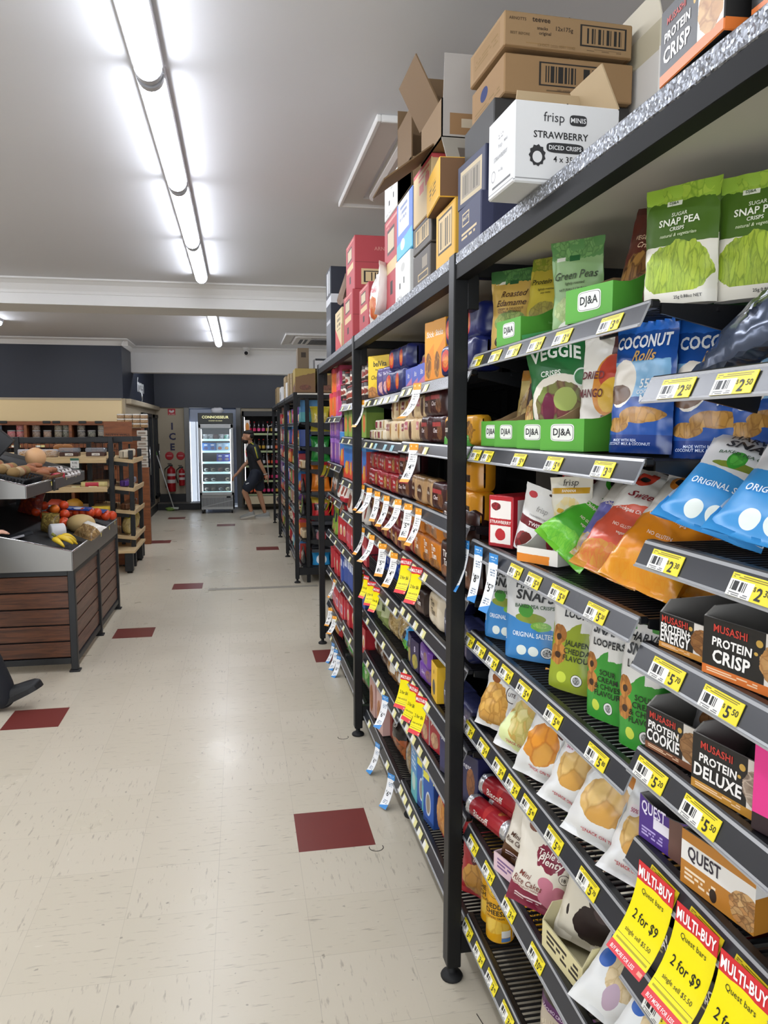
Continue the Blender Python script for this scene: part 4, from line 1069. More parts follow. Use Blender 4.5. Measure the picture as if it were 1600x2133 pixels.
def loops(c1, seed, lines, dark='#26301a', kind='gusset', w=.115):
    m = PK('#dfdedb', [('b', .60, c1, .35, .05), ('r', .62, .55, 1, 1, '#dfdedb', .06)] + [('b', .52, c1, .1, .04)] + loopfood + [('e', .36, .13, .10, .05, '#c9d84a'), ('e', .66, .13, .11, .055, '#1d1f22'), ('e', .66, .13, .10, .05, '#e8e8e6'), ('f', .66, .13, .07, .036, '#222222', '#e8e8e6', 22), ('r', 2.0, -1, 3.0, 2.0, c1), ('s', 2.2, .12, 2.8, .4, '#dddddd', 24)], .34, .2)
    return pouch(w, .245, .065, m, [('HARVEST', .55, .90, .020, '#26282b', {'b': .02, 'mw': .85}), ('SNAPS', .55, .81, .026, '#26282b', {'b': .03, 'mw': .8}), ('LOOPERS', .62, .70, .020, '#26282b', {'b': .03, 'mw': .7})] + [(t, .64, .44 - .062 * i, .0155, dark, {'b': .02, 'mw': .56}) for i, t in enumerate(lines)], seed=seed, kind=kind)
lj = loops('#93a32c', 18, ['JALAPENO', 'CHEDDAR', 'FLAVOUR'], kind='stand', w=.125)
lg = loops('#3a9636', 19, ['SOUR', 'CREAM', '& CHIVES', 'FLAVOUR'], '#14260f')
HP(lj, 'snack_pouch', 'olive green jalapeno cheddar pouch, slightly twisted, alone on its shelf', 'snack pouch', 1.545, z, .06, -52, 0, 3)
HP(lg, 'snack_pouch', 'tall bright green sour cream pouch with bar code side, next to the olive pouch', 'snack pouch', 1.37, z, .06, -70, sc=.92)
HP(lg, 'snack_pouch', 'tall bright green sour cream pouch at the end of the shelf', 'snack pouch', 1.225, z, .055, -68, sc=.92)
# fifth shelf: white chip bags lying back
z = ZA[4]
def liteb(extra, texts, seed, w=.175, h=.235):
    extra = [l[:2] + (l[2] * .78,) + l[3:] if l[0] in 'ef' else l for l in extra]; texts = [t[:2] + (t[2] * .78 if t[2] > .2 else t[2],) + t[3:] for t in texts]
    return pouch(w, h, .095, PK('#e3e3e2', extra, .3, .5), texts, kind='pillow', seed=seed, wr=.014, bulge=.30)
red_lite = ('"SNACK ON THE LITE SIDE"', .5, .10, .008, '#c0293a', {'b': .01, 'mw': .8})
chip = lambda cu, cv, ru, rv, a='#e3b866', b='#a8762c', s=7: ('f', cu, cv, ru, rv, a, b, s, '#d09a48')
honey = liteb([chip(.3, .36, .27, .26, '#e8b860', '#a06a22'), ('e', .66, .82, .26, .10, '#8e2a2c', .03), ('e', .78, .74, .2, .07, '#3a2224', .03), ('e', .25, .72, .09, .05, '#8a4a1c'), ('e', .62, .58, .12, .09, '#3b2a2a'), ('e', .62, .58, .105, .08, '#e3e3e2')], [('HONEY SOY', .66, .84, .016, '#f2e0d8', {'mw': .5, 'r': -18}), ('LITE', .62, .58, .012, '#4a3030')], 20)
sour = liteb([chip(.42, .42, .36, .24, '#e2dc9a', '#a8a048'), ('e', .8, .88, .28, .12, '#8fae2a', .04), ('e', .75, .62, .12, .09, '#3b3a3a'), ('e', .75, .62, .10, .075, '#e3e3e2'), ('e', .3, .3, .3, .2, '#dfe8a8', .1), chip(.45, .4, .3, .2, '#e2dc9a', '#b0a850')], [('sour cream', .35, .72, .016, '#5a7a2a', {'i': .3}), red_lite], 21)
bbq = liteb([chip(.32, .42, .26, .2, '#e8962e', '#b8641a', 4), chip(.72, .68, .15, .09), chip(.78, .42, .2, .1), ('e', .62, .68, .17, .09, '#4a2018', .04), ('t', .93, '#e09a2a')], [('BBQ', .62, .68, .018, '#f0dcc8', {'r': 8}), red_lite], 22)
nat1 = liteb([chip(.34, .46, .24, .17, '#e6c47e', '#b08440', 4), chip(.8, .5, .2, .12), ('e', .68, .73, .2, .09, '#b8742a', .03), ('e', .18, .66, .08, .05, '#e9e0e4'), chip(.9, .78, .1, .08)], [('NATURAL', .68, .73, .019, '#f4e6cf', {'r': -8, 'mw': .36}), ('50%', .18, .66, .010, '#a02a5a'), red_lite], 23)
nat2 = liteb([chip(.36, .44, .28, .17, '#e6c47e', '#b08440', 4), chip(.85, .4, .2, .14), ('e', .66, .76, .25, .09, '#b8742a', .03), ('t', .95, '#d6d65a')], [('NATURAL', .66, .76, .024, '#f4e6cf', {'r': -22, 'mw': .46}), ('CHIPS', .85, .92, .02, '#b02a2a', {'r': -15}), red_lite], 24, .19, .25)
HP(honey, 'chip_bag', 'white honey soy chip bag nearest the tall post', 'chip bag', 1.925, z + .006, .04, -50, -14, 6, sc=1.08)
HP(sour, 'chip_bag', 'white and green sour cream chip bag, second from the post', 'chip bag', 1.76, z + .006, .036, -52, -22, 10, sc=1.08)
HP(bbq, 'chip_bag', 'white chip bag with dark barbecue badge and orange crisps', 'chip bag', 1.61, z + .006, .036, -50, -22, 9, sc=1.08)
HP(nat1, 'chip_bag', 'white natural chip bag beside the barbecue one', 'chip bag', 1.465, z + .006, .036, -52, -24, 12, sc=1.08)
HP(nat2, 'chip_bag', 'largest looking white natural chip bag with big brown badge', 'chip bag', 1.315, z + .006, .036, -50, -22, 12, sc=1.08)
HP(nat1, 'chip_bag', 'white chip bag half hidden under the purple bar box shelf', 'chip bag', 1.20, z + .002, .04, -54, -34, 8)
for k in range(5):
    HP((sour, honey, bbq, nat1, nat2)[k], 'chip_bag', 'white chip bag propped at the back of its shelf, %s from the post' % ORD[k + 1], 'chip bag', 1.93 - k * .165, z + .02, .24, -70, -18, 3, group='chip bags at the back of the shelf')
# sixth shelf: biscuit rolls, rice cakes
z = ZA[5]
bisc = roll(.031, .215, PK('#a8242e', [('e', .5, .5, .1, .5, '#c23a3a'), ('f', .78, .5, .09, .3, '#d08a4a', '#8a4a22', 6)], .3, .3), M('crumpled silver film', '#d8d8da', .25, .55, bmp=(40, .5, .004)), [('Biscoff', .42, .5, .026, '#f4ece4', {'b': .015, 'i': .1, 'mw': .45})], 1)
for k, (yy, xx, zz, rz) in enumerate(((2.035, .045, 0, -74), (2.01, .11, .01, -72), (2.03, .085, .064, -72), (1.985, .145, .066, -68), (2.05, .18, .055, -76))):
    HP(bisc, 'biscuit_roll', 'red biscuit roll with crumpled silver ends, %s' % ('lowest at the front by the tall post', 'lower one, second from the tall post', 'upper one in the front of the pile', 'upper one furthest from the post', 'at the back of the pile')[k], 'biscuit roll', yy, z + zz, xx, rz, group='red biscuit rolls')
grn = pouch(.12, .19, .05, PK('#e2e4e4', [('t', .52, '#7fae2e', .15, .03), ('f', .55, .38, .34, .18, '#d8962e', '#7a4a1a', 5), ('l', .2, .08, .8, .2, '#8a8e90', 3)], .3, .3), [('Veg', .5, .74, .024, '#f0f4e6', {'i': .2})], kind='pillow', seed=25)
HP(grn, 'chip_bag', 'small green and white snack bag lying between the red rolls and rice cakes', 'chip bag', 1.815, z + .02, .05, -58, -46, 8)
def plenty(c1, c2, seed, w=.155, h=.24):
    m = PK('#e4ddd0', [('b', .20, c1, -.05, .02), ('e', .62, .62, .26, .14, c1, .16), ('e', .62, .60, .17, .10, c1, .06), ('e', .60, .36, .13, .075, c2, .01), ('e', .82, .33, .09, .05, c2, .01), ('e', .72, .22, .22, .12, c2, .05), ('e', .88, .47, .085, .052, '#4a3a3a'), ('e', .88, .47, .075, .045, '#e4ddd0'), ('t', .955, '#e9e4da'), ('e', .24, .86, .09, .05, '#7a4a3a', .04), ('l', .12, .07, .6, .14, '#e9d6d8', 2)], .4, .3)
    return m
PINKP = pouch(.155, .24, .06, plenty('#82203c', '#c8788e', 1), [('Table of', .62, .665, .020, '#f6ece6', {'i': .3, 'mw': .44}), ('Plenty', .62, .585, .024, '#f6ece6', {'i': .3, 'b': .02, 'mw': .44}), ('Mini', .24, .37, .018, '#7a3a30', {'i': .35, 'b': .005}), ('Rice Cakes', .30, .29, .022, '#7a3a30', {'i': .35, 'b': .008, 'mw': .52}), ('berry yoghurt coated', .28, .235, .008, '#9a6a60', {'mw': .45}), ('18', .88, .47, .012, '#2a2222')], seed=26, kind='pillow', bulge=.4, wr=.006)
BRNP = pouch(.145, .23, .06, plenty('#5c3a20', '#a87a42', 2), [('Table of', .6, .66, .019, '#f6ece6', {'i': .3, 'mw': .44}), ('Plenty', .6, .58, .022, '#f6ece6', {'i': .3, 'mw': .42}), ('Mini', .28, .38, .018, '#4a2a1c', {'i': .35}), ('Rice Cakes', .32, .30, .019, '#4a2a1c', {'i': .35, 'mw': .5})], seed=27, kind='pillow', bulge=.4, wr=.006)
CHOCP = pouch(.16, .23, .06, PK('#ddd5c3', [('e', .70, .70, .15, .09, '#2c2222', .03), ('e', .86, .5, .14, .08, '#2c2222', .03), ('e', .60, .46, .17, .10, '#362a2a', .03), ('e', .55, .25, .30, .17, '#2c2020', .12), ('e', .66, .38, .15, .06, '#4a3a3a', .04), ('e', .15, .30, .02, .05, '#2c2222', .03)], .4, .3), [('Rice Cakes', .3, .83, .026, '#6a3a2a', {'i': .35, 'mw': .62, 'r': -24}), ('dark chocolate', .22, .70, .010, '#5a4a3a', {'r': -24})], seed=28, kind='pillow', bulge=.4, wr=.006)
PT = tray(.16, .22, .09, .05, PK('#e0c3cc', [('l', .1, .2, .9, .8, '#7a5a8a', 3)], .55), M('pink board', '#c9aeb4', .7)); HP(PT, 'display_tray', 'pale pink tray under the brown rice cake bag', 'display tray', 1.79, z, 0, -74)
HP(BRNP, 'chip_bag', 'cream and brown rice cake bag in the pink tray', 'chip bag', 1.785, z + .02, .045, -54, -8, 10)
HP(PINKP, 'chip_bag', 'cream and maroon rice cake bag with pink cakes, tipping over the shelf front', 'chip bag', 1.635, z + .006, .022, -42, -6, 8)
CT = tray(.17, .23, .10, .062, PK('#d9cf9f', [('l', .12, .2, .9, .8, '#2c2418', 3)], .55), M('cream board', '#b9b08a', .7), curve=False); HP(CT, 'display_tray', 'cream tray holding the chocolate rice cake bag', 'display tray', 1.455, z, 0, -84)
HP(CHOCP, 'chip_bag', 'cream bag with dark chocolate rice cakes leaning back in the cream tray', 'chip bag', 1.46, z + .02, .075, -50, -14, 4, sc=1.08)
RICE = pouch(.16, .22, .06, PK('#dfdfdc', [('e', .60, .82, .24, .12, '#1d2b4a', .02), ('e', .70, .46, .26, .20, '#5ab0d8', .05), ('f', .48, .42, .24, .22, '#d9c296', '#b89a66', 8, '#e6d4ae'), ('e', .44, .20, .10, .11, '#b8a0b0', .04), ('e', .15, .66, .10, .075, '#1f56a8'), ('e', .36, .72, .10, .075, '#1f56a8'), ('e', .16, .46, .11, .085, '#1f56a8', .02)], .32, .35), [('RICE CHIPS', .62, .95, .020, '#232c40', {'b': .02}), ('Simply', .6, .85, .014, '#eef2f8', {'i': .2}), ('Salted', .6, .79, .014, '#eef2f8', {'i': .2})], seed=29, kind='pillow', wr=.007)
HP(RICE, 'chip_bag', 'white rice chip bag with blue badges lying over the shelf front', 'chip bag', 1.27, z + .012, .015, -54, -50, 14)
HP(RICE, 'chip_bag', 'white rice chip bag with blue badges lowest at the picture bottom', 'chip bag', 1.14, z + .01, .015, -54, -52, 14)
# bottom shelf
z = ZA[6]
CREAMP = pouch(.16, .24, .06, PK('#a6202a', [('e', .72, .60, .42, .22, '#5a1a20', .03), ('f', .5, .26, .40, .22, '#d6a04a', '#8a5a22', 4, '#c08a3c'), ('t', .95, '#8a1a22')], .3, .35), [('Cream', .66, .62, .030, '#f4ece6', {'b': .02, 'mw': .6}), ('FAVOURITES', .62, .53, .011, '#f4ece6')], kind='pillow', seed=30, wr=.007)
HP(CREAMP, 'chip_bag', 'red cream biscuit bag standing on the bottom shelf behind the tall post', 'biscuit bag', 2.185, ZC1[7], .06, -52, -6)
CANM = PK('#e2a516', [('e', .5, .70, .34, .145, '#2a241a'), ('e', .5, .70, .325, .138, '#e9b41c'), ('e', .5, .70, .29, .122, '#2a241a'), ('e', .5, .70, .28, .118, '#f0c02c'), ('f', .4, .20, .4, .09, '#eec850', '#d09a2a', 4), ('r', .62, .075, .84, .16, '#e6e6e2'), ('r', .62, .02, .84, .07, '#5a86c0'), ('r', .9, .04, 1.1, .17, '#e6e6e2'), ('s', .92, .05, 1.08, .16, '#222222', 14)], .34)
GOOD = can(.041, .235, CANM, [('THE', .5, .765, .008, '#2a241a'), ('GOOD', .5, .715, .020, '#2a241a', {'b': .03, 'mw': .46}), ('Crisp', .5, .67, .012, '#2a241a', {'i': .2}), ('COMPANY', .5, .632, .007, '#2a241a'), ('CHEDDAR', .47, .46, .019, '#241f18', {'b': .02, 'mw': .66}), ('CHEESE', .45, .38, .019, '#241f18', {'b': .02, 'mw': .56}), ('POTATO CRISPS', .47, .315, .007, '#241f18')], M('clear yellow lid', '#d8b04a', .3))
for k, (yy, xx, rz) in enumerate(((2.045, .06, -40), (1.965, .05, -36), (1.92, .14, -30), (2.03, .155, -40))):
    HP(GOOD, 'crisp_can', 'yellow cheddar cheese can, %s' % ('behind the front can, nearest the post', 'standing in front of the others', 'behind the front can, away from the post', 'deepest on the bottom shelf')[k], 'crisp can', yy, z, xx, rz, group='yellow crisp cans')
MUN = pouch(.13, .245, .06, PK('#3c332c', [('b', .34, '#5a2a5c', -.2, .01), ('b', .25, '#b9ab98', -.2, .01), ('f', .4, .08, .5, .15, '#cbbda6', '#8a7a62', 9), ('e', .66, .64, .1, .3, '#4a4038', .06)], .3, .3), [('munchme', .5, .60, .040, '#ece8e0', {'b': .02, 'mw': .95, 'r': -14}), ('TACHIO CRUNCHERRY', .5, .30, .010, '#d8c3d8', {'r': -14})], seed=31)
HP(MUN, 'snack_pouch', 'dark brown munch pouch with purple band at the foot of the shelving', 'snack pouch', 1.565, z, .07, -50, -2)
HP(MUN, 'snack_pouch', 'dark brown munch pouch behind the purple banded one', 'snack pouch', 1.50, z, .15, -50, -2)
# ------------------------------------------------------------------ bar bay nearest the camera
GREYB = M('grey board', '#8d8a86', .75)
# high shelf: shiny foil bag lying on its side
z = ZB[0]
foil = pouch(.17, .30, .08, PK('#4a5468', [('f', .5, .72, .4, .16, '#d89a2c', '#8a3a22', 5, '#c8762a'), ('e', .5, .42, .3, .12, '#2e3648', .05), ('t', .95, '#6a7488')], .18, .6, metal=.35), [('CHIPS', .5, .44, .03, '#c8ccd6', {'b': .02})], kind='pillow', seed=40, wr=.010, bulge=.35)
for lab, yy, xx, zz, a in (('shiny blue grey foil bag with golden picture lying on the high shelf', 1.12, .76, .055, 82), ('second blue grey foil bag behind, at the edge of the picture', 1.03, .88, .075, 78)):
    o = put(foil, 'chip_bag', lab, 'chip bag', (0, 0, 0)); o.matrix_world = Matrix.Translation((xx, yy, z + zz)) @ Matrix.Rotation(R(a), 4, 'X') @ Matrix.Rotation(R(-140), 4, 'Z')
# second: pea crisps lying back
z = ZB[1]
hb2 = harvest('#3f93d2', True, [('e', .5, .50, .30, .035, '#7d8c34', .02), ('e', .42, .56, .10, .09, '#3f9a35', .05), ('f', .42, .56, .07, .06, '#5fb84a', '#2f7a2a', 9)], 'BAKED PEA CRISPS', '', 41, ['ORIGINAL SALTED'], .165, .24, 'pillow', .075)
HP(hb2, 'chip_bag', 'blue and white pea crisp bag lying back, nearest the orange bags', 'chip bag', 1.045, z + .02, .03, -52, -54, 16)
HP(hb2, 'chip_bag', 'blue and white pea crisp bag lying back at the edge of the picture', 'chip bag', .91, z + .02, .03, -56, -54, 12)
HP(hb2, 'chip_bag', 'blue and white pea crisp bag behind the front pair', 'chip bag', .99, z + .05, .17, -56, -40, 10)
# protein boxes
def bar_box(w, d, h, hf, base, stripe, lines, foodc, seed=0, top=None):
    m = PK(base, [('b', .16, stripe), ('r', .66, .16, 1.0, 1.0, '#ded8d0'), ('f', .86, .52, .26, .36, foodc[0], foodc[1], 5, foodc[2]), ('e', .60, .80, .035, .06, '#c8a04a'), ('e', .57, .62, .02, .03, '#c8a04a'), ('r', 2, -1, 3, 2, base), ('l', 2.15, .3, 2.8, .75, '#8a8680', 4), ('l', .05, .04, .6, .12, '#e9c9a8', 2)], .42)
    tx = [(lines[0], .30, .84, .014, '#c0392e', {'b': .02, 'mw': .5})]
    for i, t in enumerate(lines[1:]):
        tx.append((t, .32, .61 - i * .25, .016 if i == 0 else .024, '#f1efec', {'b': .03, 'mw': .58, 'i': .06}))
    return tray(w, d, h, hf, m, GREYB, tx, curve=False)
barm = PK('#1c1a1b', [('l', .1, .3, .9, .7, '#c8c4c0', 2)], .25, .4)
def barpack(mat, texts=()): return flow(.095, .02, .05, mat, texts)
bar_b = barpack(PK('#232122', [('r', .55, .2, 1, .9, '#6a4a38')], .25, .4), [('PROTEIN', .35, .5, .014, '#e9e6e2', {'b': .02, 'mw': .5})])
bar_p = barpack(PK('#4a2a86', [('r', .6, .2, 1, .9, '#6a4aa8')], .22, .4), [('QUEST', .35, .5, .014, '#e9e6f2', {'b': .02, 'mw': .5})])
bar_o = barpack(PK('#9a6424', [('r', .6, .2, 1, .9, '#5a3a1c')], .22, .4), [('QUEST', .35, .5, .014, '#f2e9de', {'b': .02, 'mw': .5})])
bar_r = barpack(PK('#5a1a24', [], .25, .4), [('BAR', .35, .5, .012, '#c8b4b0')])
def fill_bars(p, y, z, n, lab, x0=.045, dx=.024, rz=-78, rx=-12, grp='bars in the boxes'):
    for i in range(n):
        HP(p, 'snack_bar', '%s, %s from the front of its box' % (lab, ORD[i + 1]), 'snack bar', y - .004 * i, z + .008, x0 + i * dx, rz, rx, 0, grp)
z = ZB[2]
P1 = bar_box(.118, .18, .075, .056, '#191818', '#c88a3a', ['MUSASHI', 'PROTEIN+', 'ENERGY'], ('#b07a42', '#5a3418', '#8a5a2c'))
P2 = bar_box(.165, .18, .095, .082, '#1b1a1a', '#d0702e', ['MUSASHI', 'PROTEIN', 'CRISP'], ('#d8b078', '#8a5a2c', '#b8854a'))
HP(P1, 'bar_box', 'black protein energy box, open, with nut cluster picture', 'bar box', 1.055, z, .095, -82)
HP(P2, 'bar_box', 'black protein crisp box with orange foot at the picture edge', 'bar box', .905, z, .092, -80)
fill_bars(bar_b, 1.055, z, 3, 'black bar in the protein energy box', .11, .03, -82, -30)
m_ = carton(.16, .15, .09, PK('#1c1a1b', [('b', .15, '#8a3a3a')], .4), [('MUSASHI', .4, .8, .012, '#a83a34'), ('PROTEIN', .5, .6, .018, '#d8d4d0', {'b': .02}), ('ENERGY', .5, .36, .02, '#d8d4d0', {'b': .02})]); HP(m_, 'bar_box', 'black protein box in shade at the back, behind the open energy box', 'bar box', 1.0, z, .27, -62)
z = ZB[3]
P3 = bar_box(.13, .18, .085, .070, '#1d1b1b', '#7a4a30', ['MUSASHI', 'PROTEIN', 'COOKIE'], ('#b88a5a', '#5a3a20', '#94683c'))
P4 = bar_box(.155, .18, .095, .082, '#1b1a1b', '#b8832e', ['MUSASHI', 'PROTEIN', 'DELUXE'], ('#5a3826', '#d8c8b4', '#3a2218'))
HP(P3, 'bar_box', 'black protein cookie box, open, with cookie pouches inside', 'bar box', 1.078, z, .095, -80)
HP(P4, 'bar_box', 'black protein deluxe box with golden foot', 'bar box', .925, z, .092, -80)
ck = pouch(.12, .115, .03, PK('#8e8c8c', [('t', .5, '#262424', .1, .02), ('f', .45, .3, .34, .22, '#9a6a42', '#5a3a22', 5)], .22, .4), [('PROTEIN', .5, .83, .016, '#c8c4c0', {'b': .02, 'i': .1}), ('COOKIE', .5, .66, .022, '#eceae6', {'b': .03, 'i': .1})], kind='pillow', seed=42)
HP(ck, 'snack_bar', 'grey cookie pouch standing up out of the protein cookie box', 'snack bar', 1.07, z + .012, .10, -66, -14)
HP(ck, 'snack_bar', 'grey cookie pouch behind the upright one', 'snack bar', 1.055, z + .01, .14, -66, -16)
fill_bars(bar_b, .925, z + .02, 3, 'black bar in the protein deluxe box', .08, .035, -80, -40)
m_ = carton(.1, .16, .12, PK('#e0388a', [('b', .2, '#2a1a22')], .4)); HP(m_, 'bar_box', 'bright pink bar box just entering at the picture edge', 'bar box', .83, z, .085, -75)
z = ZB[4]
QP = tray(.115, .19, .10, .075, PK('#4a2a86', [('r', .62, .0, 1.0, .9, '#6a4a42', .04), ('l', .06, .08, .5, .3, '#b9a8e0', 3), ('r', .3, .38, .62, .62, '#e6e2ee'), ('f', 2.5, .4, .45, .4, '#5a3a2a', '#2c1c16', 5), ('l', 2.15, .2, 2.8, .5, '#e9e2dc', 3)], .4), GREYB, [('QUEST', .3, .74, .026, '#e9e2f6', {'b': .02, 'mw': .5})], [('QUEST', .35, .25, .022, '#efeaf6', {'mw': .5})], fcut=.012)
QO = tray(.14, .20, .105, .085, PK('#b87a2c', [('r', .0, .44, 1.0, .80, '#e6e3de'), ('f', .88, .3, .2, .3, '#d8b078', '#4a2a18', 9, '#c08a52'), ('r', 2, .5, 3, .84, '#e6e3de'), ('l', .06, .1, .5, .34, '#f0dcc0', 3), ('e', .47, .16, .05, .12, '#2a1c14'), ('e', 2.2, .2, .06, .1, '#2a1c14')], .4), GREYB, [('QUEST', .33, .62, .026, '#2a2230', {'b': .02, 'mw': .46})], [('QUEST', .52, .66, .030, '#2a2230', {'b': .02, 'mw': .66}), ('CHOCOLATE CHIP', .6, .34, .012, '#f4e8d8', {'mw': .7}), ('COOKIE DOUGH', .6, .20, .012, '#f4e8d8', {'mw': .7})], curve=True)
HP(QP, 'bar_box', 'purple bar box, open at the top with purple bars', 'bar box', 1.095, z, .098, -80)
HP(QO, 'bar_box', 'orange brown cookie dough bar box with torn scooped side', 'bar box', .95, z, .10, -80)
fill_bars(bar_p, 1.085, z + .022, 3, 'purple bar in the purple box', .08, .035, -78, -30)
fill_bars(bar_o, .95, z + .015, 3, 'orange brown bar in the cookie dough box', .08, .04, -80, -50)
# under the tags: black and red protein bar boxes
z = ZB[5]
CHEF = PK('#242122', [('r', 0, -1, .0, 2, '#242122'), ('r', 2, -1, 3, 2, '#a82430'), ('r', 4, -1, 5, 2, '#a82430'), ('f', .82, .46, .26, .3, '#a87a4a', '#5a3a2a', 6, '#8a5a3a'), ('r', .66, -.1, 1.1, .22, '#c8a4b4', .04), ('l', .08, .42, .5, .56, '#a89a62', 2)], .4)
P5 = tray(.165, .16, .11, .098, CHEF, GREYB, [('CHEF', .18, .88, .008, '#c8a04a'), ('PROTEIN', .33, .77, .018, '#efece8', {'b': .03, 'mw': .55}), ('CRISP BAR', .37, .63, .017, '#efece8', {'b': .02, 'mw': .62}), ('22g', .72, .40, .026, '#f4f2ee', {'b': .02, 'mw': .3}), ('PROTEIN', .74, .27, .009, '#f4f2ee')], [('CHEF', .5, .8, .024, '#f0dada', {'b': .02})], curve=False)
for k, yy in enumerate((1.075, .90, .735)):
    HP(P5, 'bar_box', 'black and red protein crisp bar box %s' % ('below the first MULTI-BUY tag', 'below the second MULTI-BUY tag', 'beyond the third MULTI-BUY tag')[k], 'bar box', yy, z, .085, -84)
    fill_bars(bar_b if k == 0 else bar_r, yy, z + .03, 3, ('black bar in the first chef box', 'dark red bar in the second chef box', 'dark red bar in the third chef box')[k], .075, .035, -84, -35)
    m_ = P5
